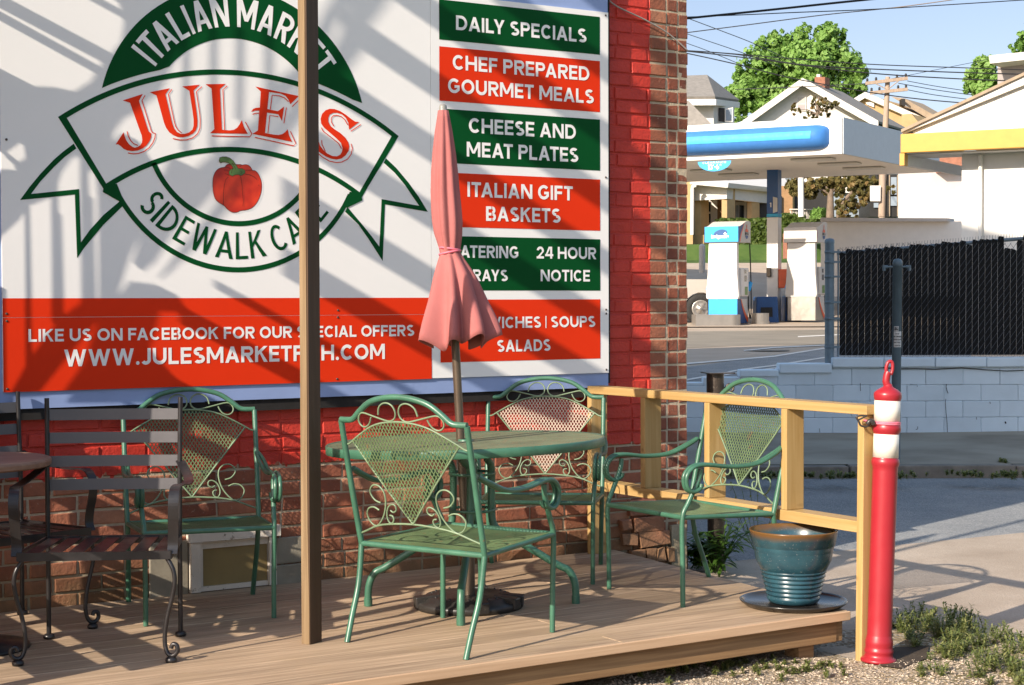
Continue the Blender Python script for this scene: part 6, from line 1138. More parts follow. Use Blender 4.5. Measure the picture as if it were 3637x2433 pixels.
# column (two visible faces), number plate, boxes
dK = 42.8; kc = pd(2400+662*kk, 1150, dK); wK = (710-612)*kk/FPX*dK/1.28
def kpt(u, v, z): return Vector((kc.x, kc.y, 0)) + E1*u + Vector((-E1.y, E1.x, 0))*v*(-1 if Vector((-E1.y, E1.x, 0)).dot(FH) < 0 else 1) + Zv*z
def kz_(y): return CAM.z-(y-1067)/FPX*dK
zg = gz(depth(kc))
for (y0, y1, mt, nm) in ((1160, 770, 'white_paint', 'column_shaft'), (768, 757, 'cyan', 'column_ring'), (756, 590, 'deep_blue', 'column_shaft')):
    mb = MB(); g = .004 if nm == 'column_ring' else 0; slab(mb, -wK/2-g, wK/2+g, -wK/2-g, wK/2+g, kz_(y0), min(kz_(y1), CZ+.02), kpt); mb.build(nm, M[mt], cn)
mb = MB(); mb.add([kpt(-.02, -wK/2-.012, kz_(y)) for y in (697, 716, 738, 755)] + [kpt(-.14, -wK/2-.012, kz_(y)) for y in (750, 738, 716, 702)], [tuple(range(8))]); np_ = mb.build('number_plate', M['pump_grey'], cn)
mb = MB(); mb.add([kpt(u, -wK/2-.016, kz_(y)) for u, y in ((-.01, 714), (-.01, 738), (.085, 738), (.085, 714))], [(0,1,2,3)]); mb.build('number_field', M['deep_blue'], np_)
letters(word("1", .02, .06, kz_(734), kz_(718), .22), 'lettering', M['white_paint'], lambda u, v: kpt(.08-u, -wK/2-.022, v), np_)
mb = MB(); slab(mb, .02, .14, -wK/2-.07, -wK/2-.002, kz_(980), kz_(948), kpt); mb.build('intercom_box', M['dark_glass'], cn, bevel=.015)
fx = thing('fire_extinguisher_box', 'red fire extinguisher box hanging on the canopy column', 'box', tuple(kpt(-wK/2-.12, -.1, kz_(1022))))
mb = MB(); slab(mb, -wK/2-.26, -wK/2-.004, -wK/2+.02, wK/2-.02, kz_(1020), kz_(953), kpt); mb.build('case', M['orange_red'], fx, bevel=.02)
# bins either side of the column
def tub(name, lab, x0, x1, y0, y1, d):
    a, b_ = pd(2400+x0*kk, 700+y1*kk, d), pd(2400+x1*kk, 700+y1*kk, d); z0 = a.z; z1 = CAM.z-(700+y0*kk-1067)/FPX*d; Lr = (b_-a).length
    t = thing(name, lab, 'bin', (a.x+(b_.x-a.x)/2, a.y+(b_.y-a.y)/2, z0)); mb = MB(); Rv = RH
    w0, w1 = Lr/2, Lr/2*.9
    def P(u, v, z): return Rv*u + FH*v + Zv*z
    mb.add([P(u*w0, v*.34, 0) for u, v in ((-1,-1),(1,-1),(1,1),(-1,1))] + [P(u*w1, v*.30, z1-z0) for u, v in ((-1,-1),(1,-1),(1,1),(-1,1))], [(3,2,1,0),(4,5,6,7),(0,1,5,4),(1,2,6,5),(2,3,7,6),(3,0,4,7)]); bb = mb.build('bin_body', M['deep_blue'], t, False, bevel=.03)
    mb = MB(); mb.add([P(u, -.345, z) for u, z in ((-w0*.6,(z1-z0)*.28),(w0*.45,(z1-z0)*.28),(w0*.42,(z1-z0)*.62),(-w0*.56,(z1-z0)*.62))], [(0,1,2,3)]); mb.build('bin_opening', M['rubber'], t, False)
tub('litter_bin', 'dark blue litter bin left of the canopy column', 525, 682, 663, 858, 42.2); tub('litter_bin', 'dark blue litter bin right of the canopy column', 722, 828, 658, 842, 42.9)
# fuel pumps
N2 = Vector((-E1.y, E1.x, 0)); N2 = N2 if N2.dot(FH) > 0 else -N2
def pump(xc, yb, d, lab, lit):
    o = pd(xc, yb, d); f = lambda u, v, z: o + E1*u + N2*v + Zv*z; W, D = .80, .78
    t = thing('fuel_pump', lab, 'fuel pump', tuple(o), 'fuel pumps under the canopy')
    face = M['white_paint'] if lit else M['pump_grey']  # unlit pump: shade put into a grey body in place of white
    mb = MB(); slab(mb, .02, W-.04, .02, D, .0, .60, f); cab = mb.build('base_cabinet', M['deep_blue'] if lit else M['steel'], t, bevel=.01)
    mb = MB(); 
    if lit: mb.add([f(u, .016, z) for u, z in ((.02,.02),(W-.04,.02),(W-.04,.60),(.02,.60))], [(0,1,2,3)]); mb.build('front_panel', M['bright_blue'], cab)
    mb = MB(); mb.add([f(.016, v, z) for v, z in ((.28,.60),(.78,.60),(.78,.14),(.62,.24),(.45,.40),(.34,.53))], [tuple(range(6))]); mb.build('side_panel', M['pump_grey'], cab)
    mb = MB(); mb.add([f(.012, v, z) for v, z in ((.28,.60),(.34,.53),(.45,.40),(.62,.24),(.78,.14),(.78,.02),(.70,.05),(.55,.17),(.40,.33),(.30,.48),(.245,.60))], [tuple(range(11))]); mb.build('stripe', M['orange_red'], cab)
    mb = MB(); mb.prism([f(u, .0, z) for u, z in ((-.0,.60),(W,.60),(W+.02,.66),(W-.02,1.2),(W-.05,1.98),(.03,1.98),(.02,1.2),(-.02,.68))], N2*(D*.18)); slab(mb, .26, W-.06, D*.18+.003, D, .61, 1.975, f); mb.build('body', face, t, bevel=.012)
    mb = MB(); slab(mb, -.02, .255, D*.30, D*.97, .66, 1.36, f); bz = mb.build('dispenser_panel', face, t, bevel=.03)
    mb = MB(); mb.add([f(-.024, v, z) for v, z in ((.42,1.22),(.56,1.22),(.56,1.32),(.42,1.32))], [(0,1,2,3)]); mb.add([f(-.024, v, z) for v, z in ((.42,1.03),(.58,1.03),(.58,1.17),(.42,1.17))], [(0,1,2,3)]); mb.build('screen', M['dark_glass'], bz)
    mb = MB(); mb.add([f(-.024, v, z) for v, z in ((.44,.70),(.66,.70),(.66,.90),(.44,.90))], [(0,1,2,3)]); mb.build('grade_button', M['stem_green'], bz)
    # wavy topper
    top = MB(); n = 10; H0, H1 = 1.985, 2.36
    def wave(v): s = v/(D+.12); return H1 + .16*math.sin(min(1, max(0, s))*math.pi*.62)**2
    def tpnt(u, v, z): return f(-.03+u*(W+.06), -.06+v, z)
    for i in range(n):
        v0, v1 = (D+.12)*i/n, (D+.12)*(i+1)/n; z0, z1 = wave(v0), wave(v1)
        top.add([tpnt(0, v0, H0), tpnt(0, v1, H0), tpnt(0, v1, z1), tpnt(0, v0, z0)], [(0,1,2,3)]); top.add([tpnt(1, v0, H0), tpnt(1, v1, H0), tpnt(1, v1, z1+.0), tpnt(1, v0, z0)], [(3,2,1,0)])
        top.add([tpnt(0, v0, z0), tpnt(0, v1, z1), tpnt(1, v1, z1), tpnt(1, v0, z0)], [(0,1,2,3)], True); top.add([tpnt(0, v0, H0), tpnt(0, v1, H0), tpnt(1, v1, H0), tpnt(1, v0, H0)], [(3,2,1,0)])
    V1 = D+.12; top.add([tpnt(0,0,H0),tpnt(1,0,H0),tpnt(1,0,wave(0)),tpnt(0,0,wave(0))], [(0,1,2,3)]); top.add([tpnt(0,V1,H0),tpnt(1,V1,H0),tpnt(1,V1,wave(V1)),tpnt(0,V1,wave(V1))], [(3,2,1,0)])
    tpn = top.build('topper', M['pump_grey'], t)
    sf = lambda k: (lambda a, z: f(-.03-.004*k, -.06+a, z))
    if lit:
        mb = MB(); mb.add([f(u, -.066, z) for u, z in ((-.032,H0+.002),(W+.03,H0+.002),(W+.03,H1+.002),(-.032,H1+.002))], [(0,1,2,3)]); fp = mb.build('front_panel', M['bright_blue'], tpn)
        ff = lambda k: (lambda u, z: f(W/2-u, -.066-.004*k, z))
        el = [(-.02+.17*math.cos(a)+.04*math.sin(a), 2.19+.10*math.sin(a)) for a in [2*math.pi*i/24 for i in range(24)]]; mb = MB(); flat([el], 'oval_emblem', M['deep_blue'], ff(1), fp)
        L = []; adv = 0
        for ch_k in "Invigorate": L.append([[((p[0]+adv)*.000138-.26, 2.085+p[1]*.000155) for p in q] for q in GL[ch_k][1]]); adv += GL[ch_k][0]
        flat(L, 'lettering', M['white_paint'], ff(2), fp, True, .006)
        flat([[(.08,2.20),(.10,2.235),(.12,2.20),(.155,2.185),(.12,2.17),(.10,2.135),(.085,2.17),(.05,2.185)]], 'star_mark', M['white_paint'], ff(2), fp)
        flat([[(0,H0+.002),(.0,wave(0)),(.1,wave(.1)),(.3,wave(.3)),(.42,wave(.42)),(.30,2.33),(.17,2.18),(.10,2.05),(.075,H0+.002)]], 'blue_sweep', M['deep_blue'], sf(1), tpn)
    flat([[(.075 if lit else .0,H0+.002),(.10 if lit else .0,2.05),(.17,2.18) if lit else (.0,2.08),(.30,2.33) if lit else (.06,2.2),(.42,wave(.42)) if lit else (.08,2.3),(.47,wave(.47)) if lit else (.09,2.3),(.36,2.34) if lit else (.08,2.2),(.24,2.18) if lit else (.03,2.08),(.17,2.05) if lit else (.02,2.05),(.14,H0+.002) if lit else (.02,H0+.002)]], 'orange_sweep', M['orange_red'], sf(1), tpn)
    ec, ez = .60, 2.20
    hl = lambda a0, a1: [(ec+.125*math.cos(a), ez+.13*math.sin(a)) for a in np.linspace(a0, a1, 12)]
    flat([hl(R(20), R(160))], 'emblem_top', M['orange_red'], sf(2), tpn); flat([hl(R(200), R(340))], 'emblem_bottom', M['deep_blue'], sf(2), tpn)
    flat([[(ec-.02,ez+.14),(ec-.03,ez+.19),(ec,ez+.25),(ec+.03,ez+.19),(ec+.02,ez+.14)]], 'torch_flame', M['orange_red'], sf(2), tpn)
    letters(word("AMOCO", ec-.13, ec+.13, ez-.033, ez+.035, .24), 'lettering', M['black_ink'], sf(2), tpn)
    # hoses and nozzles
    for u, v in ((-.02, D+.02), (W-.02, .10)):
        mb = MB(); mb.tube(spline([f(u,v,1.98), f(u-.02,v,1.5), f(u-.03,v+.02,.9), f(u-.02,v+.06,.35), f(u,v+.04,.12), f(u+.02,v-.02,.4), f(u+.02,v-.04,.78)], 6), .016, 6); mb.build('hose', M['rubber'], t)
        mb = MB(); mb.bar(f(u+.02,v-.04,.80), f(u-.02,v+.04,1.02), .07, .10); mb.build('nozzle', M['bright_blue'], t, bevel=.02)
    return t
pump(2400+418*kk, 700+852*kk, 40.0, 'fuel pump with bright blue topper and base at the front of the canopy', True)
pump(2400+945*kk, 700+832*kk, 41.6, 'pale grey fuel pump half hidden by the fence post', False)
def island(x0, x1, y0, y1, d, lab):
    a, b_ = pd(2400+x0*kk, 700+y1*kk, d), pd(2400+x1*kk, 700+y1*kk, d); L = (b_-a).length; h = (y1-y0)*kk/FPX*d; rr = .22
    t = thing('island_guard', lab, 'guard rail', tuple(a)); mb = MB()
    loop = [(0,0)] + [(L-rr+rr*math.sin(q), rr-rr*math.cos(q)) for q in np.linspace(0, math.pi/2, 8)] + [(L, .9), (0, .9)]
    for z0, z1, g in ((0, .11, .0), (.1105, h, -.012)):
        mb.prism([RH*(u+(g if u > .1 else 0)) + FH*(v-g) + Zv*z0 for u, v in loop], Zv*(z1-z0))
    mb.build('steel_skirt', M['steel'], t, False)
island(135, 448, 792, 892, 39.3, 'rounded steel island guard before the blue-topped fuel pump'); island(548, 640, 782, 866, 40.4, 'short steel island guard beside the canopy column')
# silver pickup truck, only its rear quarter shows
M['silver'] = paint('silver_car_paint', (0.50,0.46,0.41), 0.35, .25, var=.03)
M['tyre'] = paint('tyre_rubber', (0.018,0.017,0.016), 0.8)
dT = 41.5; tw = pd(2400+165*kk, 700+855*kk, dT); TX, TY = -RH, FH     # truck points along -RH
tr_ = thing('pickup_truck', 'silver pickup truck half hidden behind the brick corner at the fuel pump', 'truck', (tw.x, tw.y, tw.z))
def tq(u, v, z): return TX*u + TY*v + Zv*z     # u forward from the rear axle, v across
mb = MB(); nA = 12
arch_ = [(.43*math.cos(a), .37+.43*math.sin(a)) for a in np.linspace(R(-10), R(190), 14)]
sil = [(-.80,.42),(-.82,.60),(-.80,1.12),(2.0,1.14),(2.05,1.80),(2.35,1.88),(3.3,1.86),(3.75,1.20),(4.6,1.08),(4.75,.55),(4.2,.40)]
sil += [(3.55+.43*math.cos(a), .37+.43*math.sin(a)) for a in np.linspace(R(5), R(175), 10)] + [(3.0,.36),(.5,.36)] + [(.43*math.cos(a), .37+.43*math.sin(a)) for a in np.linspace(R(5), R(175), 10)]
for v0, v1 in ((-.1, -.08),): pass
tri = tessellate_polygon([[Vector((u, z, 0)) for u, z in sil]]); n = len(sil)
mb.add([tq(u, -.12, z) for u, z in sil] + [tq(u, 1.75, z) for u, z in sil], [tuple(q) for q in tri] + [tuple(n+i for i in q[::-1]) for q in tri] + [(i, (i+1) % n, n+(i+1) % n, n+i) for i in range(n)])
mb.build('body', M['silver'], tr_, False)
for u in (0, 3.55):
    mb = MB(); mb.lathe([(.0,-.02),(.20,-.02),(.23,-.04),(.35,-.05),(.385,-.01),(.385,.20),(.0,.20)], tuple(tq(u, -.09, .385)), tuple(TY), 28); wh = mb.build('wheel', M['tyre'], tr_, False)
    mb = MB(); mb.lathe([(.0,-.055),(.06,-.06),(.07,-.045),(.18,-.035),(.215,-.05),(.225,-.04)], tuple(tq(u, -.09, .385)), tuple(TY), 24)
    for i in range(6): a = i*math.pi/3; mb.box(tuple(tq(u, -.142, .385) + (TX*math.cos(a)+Zv*math.sin(a))*.12), (.12, .012, .04), Matrix((TX*math.cos(a)+Zv*math.sin(a), TY, (TX*math.cos(a)+Zv*math.sin(a)).cross(TY))).transposed())
    mb.build('rim', M['steel'], wh, False)
mb = MB(); mb.add([tq(u, -.125, z) for u, z in ((-.78,.98),(-.60,.98),(-.60,1.04),(-.78,1.06))], [(0,1,2,3)]); mb.build('tail_light', M['orange_red'], tr_, False)
mb = MB(); mb.bar(tq(-.86,-.05,.50), tq(-.86,1.7,.50), .12, .16); mb.build('bumper', M['steel'], tr_, False, bevel=.02)
mb = MB(); mb.add([tq(u, -.126, z) for u, z in ((2.2,1.22),(3.55,1.22),(3.25,1.76),(2.25,1.78))], [(0,1,2,3)]); mb.build('side_window', M['dark_glass'], tr_, False)
# slim bollard behind
dQ = 50; q0 = pd(2400+178*kk, 700+512*kk, dQ); sb = MB(); sb.tube([q0, q0+Zv*((512-330)*kk/FPX*dQ)], .095, 12); sb.lathe([(.095,0),(.06,.05),(0,.07)], tuple(q0+Zv*((512-330)*kk/FPX*dQ)), (0,0,1), 12)
tag(sb.build('guard_bollard', M['pump_grey']), 'pale grey bollard post behind the pickup truck', 'bollard')
# ------------------------------------------------------------------ houses on the slope
M['house_white'] = paint('white_house_paint', (0.72,0.68,0.62), 0.7, var=.03)
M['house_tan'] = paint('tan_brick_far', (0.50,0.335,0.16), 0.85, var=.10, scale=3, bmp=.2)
M['roof_grey'] = paint('grey_shingle', (0.22,0.20,0.175), 0.9, var=.14, scale=6)
M['roof_tan'] = paint('tan_shingle', (0.34,0.26,0.18), 0.9, var=.14, scale=6)
M['grey_render'] = paint('pale_grey_wall', (0.52,0.48,0.44), 0.85, var=.04)
M['shade_brick'] = paint('shaded_porch_wall', (0.33,0.19,0.09), 0.85, var=.12)  # darker copy of the tan brick; the porch shade is in its colour
M['dark_inside'] = paint('dark_opening', (0.02,0.018,0.016), 0.6)
M['siding'] = paint('mauve_grey_siding', (0.42,0.37,0.36), 0.8, var=.06)
M['bluegrey'] = paint('blue_grey_siding', (0.26,0.31,0.36), 0.8, var=.06)
M['chim'] = paint('chimney_brick', (0.33,0.14,0.085), 0.9, var=.2, scale=8)
M['yellow'] = paint('yellow_gutter', (0.56,0.31,0.05), 0.45, var=.05)
def ext(name, pts, d, vec, mat, parent, bevel=0):
    P = [pd(x, y, d) for x, y in pts]; tr = tessellate_polygon([P]); n = len(P); vec = Vector(vec)
    mb = MB(); mb.add(P + [p+vec for p in P], [tuple(q) for q in tr] + [tuple(n+i for i in q[::-1]) for q in tr] + [(i, (i+1) % n, n+(i+1) % n, n+i) for i in range(n)])
    return mb.build(name, mat, parent, bevel=bevel)
def rectp(x0, y0, x1, y1): return [(x0,y0),(x1,y0),(x1,y1),(x0,y1)]
def a24(x, y): return (2400+x*kk, y*kk)
def roofslab(name, a, b, vec, th, mat, parent):
    mb = MB(); a = Vector(a); b = Vector(b); vec = Vector(vec); up = Zv*th
    mb.add([a,b,b+vec,a+vec,a-up,b-up,b+vec-up,a+vec-up], [(0,1,2,3),(7,6,5,4),(0,4,5,1),(1,5,6,2),(2,6,7,3),(3,7,4,0)]); return mb.build(name, mat, parent)
# white gabled house
dH = 75; h = thing('gabled_house', 'white gabled house with grey roof and red brick chimney behind the canopy', 'house', tuple(pd(2850, 800, dH)))
ev = E2*5.2
ext('wall', [a24(838,556),a24(1320,835),a24(1320,1500),a24(450,1500),a24(450,830)], dH, ev, M['house_white'], h)
ap = pd(*a24(838,535), dH) - FH*.5; re = pd(*a24(1345,822), dH) - FH*.5; le = pd(*a24(415,838), dH) - FH*.5
rr_ = roofslab('roof', ap, re+ (re-ap)*.0, ev+FH*.7, .10, M['roof_grey'], h); roofslab('roof', le, ap, ev+FH*.7, .10, M['roof_grey'], h)
for a, b in ((ap, re), (le, ap)):
    mb = MB(); o = -FH*.06; mb.add([a+o, b+o, b+o-Zv*.34, a+o-Zv*.34, a-FH*.001, b-FH*.001, b-FH*.001-Zv*.34, a-FH*.001-Zv*.34], [(0,1,2,3),(7,6,5,4),(0,4,5,1),(1,5,6,2),(2,6,7,3),(3,7,4,0)]); mb.build('rake_board', M['house_white'], h)
wi = ext('window', [a24(813,648),a24(878,648),a24(878,748),a24(813,748)], dH-.05, FH*.04, M['house_white'], h)
ext('pane', [a24(820,656),a24(871,656),a24(871,696),a24(820,696)], dH-.06, FH*.005, M['grey_render'], wi); ext('pane', [a24(820,702),a24(871,702),a24(871,742),a24(820,742)], dH-.06, FH*.005, M['siding'], wi)
ch_ = ext('chimney', [a24(935,518),a24(1005,518),a24(1005,590),a24(935,572)], dH+1.0, E2*.55, M['chim'], h); ext('flue', [a24(948,500),a24(970,500),a24(970,519),a24(948,519)], dH+1.2, E2*.2, M['house_white'], ch_)
# hip-roofed house at the brick corner
dL = 66; h = thing('hip_roof_house', 'white house with grey hipped roof and open attic window beside the brick corner', 'house', tuple(pd(2470, 800, dL)))
ext('wall', [a24(-200,690),a24(255,690),a24(255,1300),a24(-200,1300)], dL, E2*1.9+FH*0, M['house_white'], h)
A_, B_, C_, D_ = pd(*a24(90,533), dL+2), pd(*a24(205,522), dL+2), pd(*a24(262,668), dL-.6), pd(*a24(418,688), dL+3.2)
Lf, Lr = pd(*a24(-260,672), dL-.6), pd(*a24(-260,540), dL+2)
mb = MB(); mb.add([Lr, B_, C_, Lf, D_, B_+FH*4, Lr+FH*6], [(0,1,2,3),(1,4,2),(1,5,4),(0,6,5,1)]); o_ = mb.build('roof', M['roof_grey'], h); so = o_.modifiers.new('thick', 'SOLIDIFY'); so.thickness = .12
mb = MB(); mb.add([Lf, C_, C_-Zv*.24, Lf-Zv*.24, D_, D_-Zv*.24], [(0,1,2,3),(1,4,5,2)]); o_ = mb.build('eave_board', M['house_white'], h); so = o_.modifiers.new('thick', 'SOLIDIFY'); so.thickness = .08
mb = MB(); mb.add([pd(*a24(-150,640), dL-2.5), pd(*a24(88,700), dL-2.5), pd(*a24(235,850), dL-3.5), pd(*a24(235,1000), dL-3.5), pd(*a24(-150,1000), dL-3.5)], [(0,1,2,3,4)]); o_ = mb.build('lower_roof', M['roof_grey'], h); so = o_.modifiers.new('thick', 'SOLIDIFY'); so.thickness = .2
sf_ = lambda a, z: pd(*a24(255,690), dL) + E2*a + Zv*z
wz0 = 0; mb = MB(); mb.add([sf_(.35,-1.65)+RH*.02, sf_(1.6,-1.65)+RH*.02, sf_(1.6,-.45)+RH*.02, sf_(.35,-.45)+RH*.02], [(0,1,2,3)]); q0 = mb.v
win2 = ext('window', [a24(292,725),a24(330,728),a24(330,820),a24(292,815)], dL+.3, FH*.1, M['dark_inside'], h)
ext('open_sash', [a24(332,735),a24(385,722),a24(385,822),a24(332,820)], dL+.2, FH*.05, M['house_white'], h); ext('pane', [a24(337,740),a24(378,730),a24(378,812),a24(337,812)], dL+.19, FH*.005, M['bluegrey'], win2)
# tan house behind the utility pole
dN = 88; h = thing('tan_brick_house', 'tan brick house with white rake boards behind the wooden utility pole', 'house', tuple(pd(3120, 800, dN)))
ext('wall', [a24(1205,668),a24(1272,632),a24(1400,690),a24(1560,760),a24(1700,800),a24(1700,1500),a24(1205,1500)], dN, E2*6, M['house_tan'], h)
for (p, q, nm) in (((1200,662),(1274,618),'rake_board'), ((1274,618),(1715,812),'rake_board')):
    a, b = pd(*a24(*p), dN-.3), pd(*a24(*q), dN-.3); mb = MB(); mb.add([a, b, b-Zv*.32, a-Zv*.32, a+FH*.25, b+FH*.25, b+FH*.25-Zv*.32, a+FH*.25-Zv*.32], [(0,1,2,3),(7,6,5,4),(0,4,5,1),(1,5,6,2),(2,6,7,3),(3,7,4,0)]); mb.build(nm, M['house_white'], h)
ext('roof', [a24(1450,650),a24(1540,662),a24(1765,790),a24(1740,808),a24(1700,800)], dN+2, E2*3, M['roof_tan'], h)
ext('chimney', [a24(1520,665),a24(1545,665),a24(1545,715),a24(1520,705)], dN+1.5, FH*.5, M['dark_inside'], h)
ext('bay', [a24(1520,770),a24(1585,765),a24(1640,830),a24(1640,880),a24(1520,880)], dN-6, E2*2, M['house_tan'], h); ext('window', [a24(1278,690),a24(1335,682),a24(1335,722),a24(1290,705)], dN-.1, FH*.05, M['house_white'], h)
# tan porch house under the canopy
dP = 60
def zp(x, y): return (2440+x*.3348, 600+y*.3348)
h = thing('porch_house', 'tan brick house with a white-beamed porch and white front door under the canopy', 'house', tuple(pd(2560, 900, dP)))
ext('wall', [zp(-200,90),zp(62,95),zp(62,850),zp(-200,850)], dP-.4, FH*3, M['house_tan'], h)
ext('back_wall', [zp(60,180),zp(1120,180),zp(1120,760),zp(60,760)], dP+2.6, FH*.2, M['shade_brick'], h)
ext('porch_base', [zp(62,706),zp(1090,640),zp(1090,860),zp(62,850)], dP+.1, FH*2.4, M['house_tan'], h)
# beam: front piece, then the long side
pA, pB, pC = pd(*zp(84,172), dP), pd(*zp(422,152), dP-.4), pd(*zp(1090,238), dP+4.2)
for a, b, nm in ((pA, pB, 'porch_beam'), (pB, pC, 'porch_beam')):
    mb = MB(); hh_ = .56; mb.add([a, b, b-Zv*hh_, a-Zv*hh_, a+FH*.3, b+FH*.3, b+FH*.3-Zv*hh_, a+FH*.3-Zv*hh_], [(0,1,2,3),(7,6,5,4),(0,4,5,1),(1,5,6,2),(2,6,7,3),(3,7,4,0)]); mb.build(nm, M['house_white'], h)
mb = MB(); rA, rB, rC = pd(*zp(40,110), dP-.6), pd(*zp(440,148), dP-.9), pd(*zp(1130,222), dP+4); mb.add([rA, rB, rC, rC+Zv*.9+FH*3, rB+Zv*1.0+FH*4, rA+Zv*1.0+FH*4], [(0,1,4,5),(1,2,3,4)]); o_ = mb.build('porch_roof', M['house_white'], h); so = o_.modifiers.new('thick', 'SOLIDIFY'); so.thickness = .18
for (x0, x1, y0, y1, d, l_) in ((82,146,228,705,dP+.2,0), (368,450,203,712,dP-.3,1), (638,714,232,700,dP+1.5,2), (1010,1090,268,660,dP+3.8,3)):
    ext('porch_column', [zp(x0,y0),zp(x1-25 if l_ else x1,y0),zp(x1-25 if l_ else x1,y1),zp(x0,y1)], d, (RH*.35+FH*.45), M['house_tan'], h)
dr = ext('front_door', [zp(146,240),zp(322,240),zp(322,692),zp(146,692)], dP+2.45, FH*.06, M['house_white'], h); ext('door_glass', [zp(196,345),zp(250,345),zp(250,570),zp(196,570)], dP+2.40, FH*.02, M['dark_glass'], dr); ext('transom', [zp(148,250),zp(280,255),zp(280,296),zp(148,292)], dP+2.40, FH*.02, M['dark_inside'], dr); ext('storm_door_rail', [zp(196,455),zp(250,455),zp(250,475),zp(196,475)], dP+2.38, FH*.015, M['house_white'], dr)
dr = ext('porch_window', [zp(508,262),zp(632,270),zp(632,700),zp(508,700)], dP+2.45, FH*.06, M['house_white'], h); ext('pane', [zp(514,275),zp(606,285),zp(606,350),zp(514,345)], dP+2.40, FH*.02, M['dark_inside'], dr); ext('pane', [zp(520,385),zp(548,385),zp(548,700),zp(520,700)], dP+2.40, FH*.02, M['bluegrey'], dr); ext('pane', [zp(556,385),zp(604,388),zp(604,700),zp(556,700)], dP+2.40, FH*.02, M['dark_glass'], dr)
ext('shutter', [zp(478,262),zp(510,262),zp(510,700),zp(478,700)], dP+2.42, FH*.03, M['dark_inside'], h); ext('dark_bay', [zp(770,270),zp(1010,290),zp(1010,700),zp(770,700)], dP+2.5, FH*.05, M['dark_inside'], h)
mb = MB(); mb.tube([pd(*zp(95,178), dP-.6), pd(*zp(60,190), dP-.6), pd(*zp(58,215), dP-.6), pd(*zp(55,700), dP-.6)], .07, 6); mb.build('downspout', M['house_white'], h)
# buildings right of the canopy
def z5(x, y): return (2780+x*.3284, 560+y*.3284)
h = thing('grey_box_building', 'plain pale grey flat building between the canopy and the white garage', 'building', tuple(pd(3290, 800, 50)))
ext('wall', [(3190,612),(3420,606),(3420,800),(3190,800)], 50, E2*5, M['grey_render'], h); ext('brick_top', [(3336,545),(3420,545),(3420,609),(3336,611)], 49.6, FH*1, M['chim'], h)
h = thing('white_annex', 'long low white building with a grey flat coping behind the black fence', 'building', tuple(pd(3150, 950, 46)))
ext('wall', [z5(412,690),z5(2600,690),z5(2600,1500),z5(412,1500)], 46, E2*5, M['white_paint'], h); ext('coping', [z5(408,648),z5(1780,655),z5(1780,689),z5(405,689)], 45.8, E2*.6, M['grey_render'], h)
h = thing('dark_framed_house', 'dark glazed house front with blue grey siding behind the small trees', 'house', tuple(pd(3150, 760, 63)))
ext('siding_wall', [z5(545,200),z5(945,200),z5(945,640),z5(545,640)], 64, FH*2, M['bluegrey'], h); ext('upper_wall', [z5(560,150),z5(750,150),z5(750,380),z5(560,380)], 63.8, FH*.1, M['house_white'], h)
gl = ext('glazed_front', [z5(945,180),z5(1275,180),z5(1275,640),z5(945,640)], 62, FH*2, M['dark_inside'], h)
for x in (1060,1152,1240): ext('mullion', [z5(x,185),z5(x+9,185),z5(x+9,635),z5(x,635)], 61.9, FH*.05, M['roof_tan'], gl)
for (x0,y0,x1,y1) in ((1170,210,1232,400),(1168,420,1235,520),(985,490,1040,540)): ext('pane', [z5(x0,y0),z5(x1,y0),z5(x1,y1),z5(x0,y1)], 61.93, FH*.02, M['bluegrey'], gl)
ext('dark_garage', [z5(75,330),z5(545,300),z5(545,640),z5(75,640)], 64.5, FH*2, M['dark_inside'], h)
bal = thing('white_balustrade', 'white picket balustrade beside the small tree, past the porch', 'railing', tuple(pd(2860, 760, 57)))
for i, x in enumerate(range(82, 340, 17)): ext('picket', [z5(x,560),z5(x+(6 if x < 190 else 9),560),z5(x+(6 if x < 190 else 9),660),z5(x,660)], 57, FH*.05, M['house_white'] if x < 200 else M['grey_render'], bal)
ext('rail', [z5(78,553),z5(345,556),z5(345,564),z5(78,562)], 56.9, FH*.1, M['house_white'], bal)
# white garage with the yellow gutter
G0 = pd(*a24(1532,907), 27.5); GR = -E1
def gpt(u, v, z): return G0 + GR*u + E2*v + Zv*z
h = thing('white_garage', 'white gabled garage with a yellow gutter at the right edge', 'garage', (G0.x, G0.y, .5))
sl = .412; apx = 5.6
mb = MB(); mb.prism([gpt(u, .03, z) for u, z in ((.15,-.02),(2*apx-.15,-.02),(2*apx-.15,.05),(apx,.05+sl*apx-.20),(.15,.05))], E2*.2); mb.build('pediment', M['white_paint'], h)
for s0, s1 in (((.0,.03),(apx,.03+sl*apx)), ((apx,.03+sl*apx),(2*apx,.03))):
    a, b = gpt(s0[0], -.06, s0[1]), gpt(s1[0], -.06, s1[1])
    mb = MB(); mb.add([a, b, b-Zv*.36, a-Zv*(.36 if s0[0] else .02), a+E2*.085, b+E2*.085, b+E2*.085-Zv*.36, a+E2*.085-Zv*(.36 if s0[0] else .02)], [(0,1,2,3),(7,6,5,4),(0,4,5,1),(1,5,6,2),(2,6,7,3),(3,7,4,0)]); mb.build('rake_board', M['white_paint'], h)
    roofslab('roof', a+Zv*.05-E2*.05, b+Zv*.05-E2*.05, E2*8, .05, M['roof_tan'], h)
mb = MB(); slab(mb, 0, 2*apx, -.14, -.005, -.315, .0, gpt); mb.build('gutter', M['yellow'], h, bevel=.012)
mb = MB(); slab(mb, .02, 2*apx, .0, .9, -.335, -.318, gpt); mb.build('soffit', M['pump_grey'], h)
mb = MB(); slab(mb, -.03, .03, .0, 6.5, -.50, -.32, gpt); mb.build('side_eave', M['white_paint'], h); mb = MB(); slab(mb, -.02, .06, -.12, .05, -.52, -.317, gpt); mb.build('gutter_end', M['yellow'], h)
wu = (pd(3380, 600, 27.0)-G0).dot(GR)
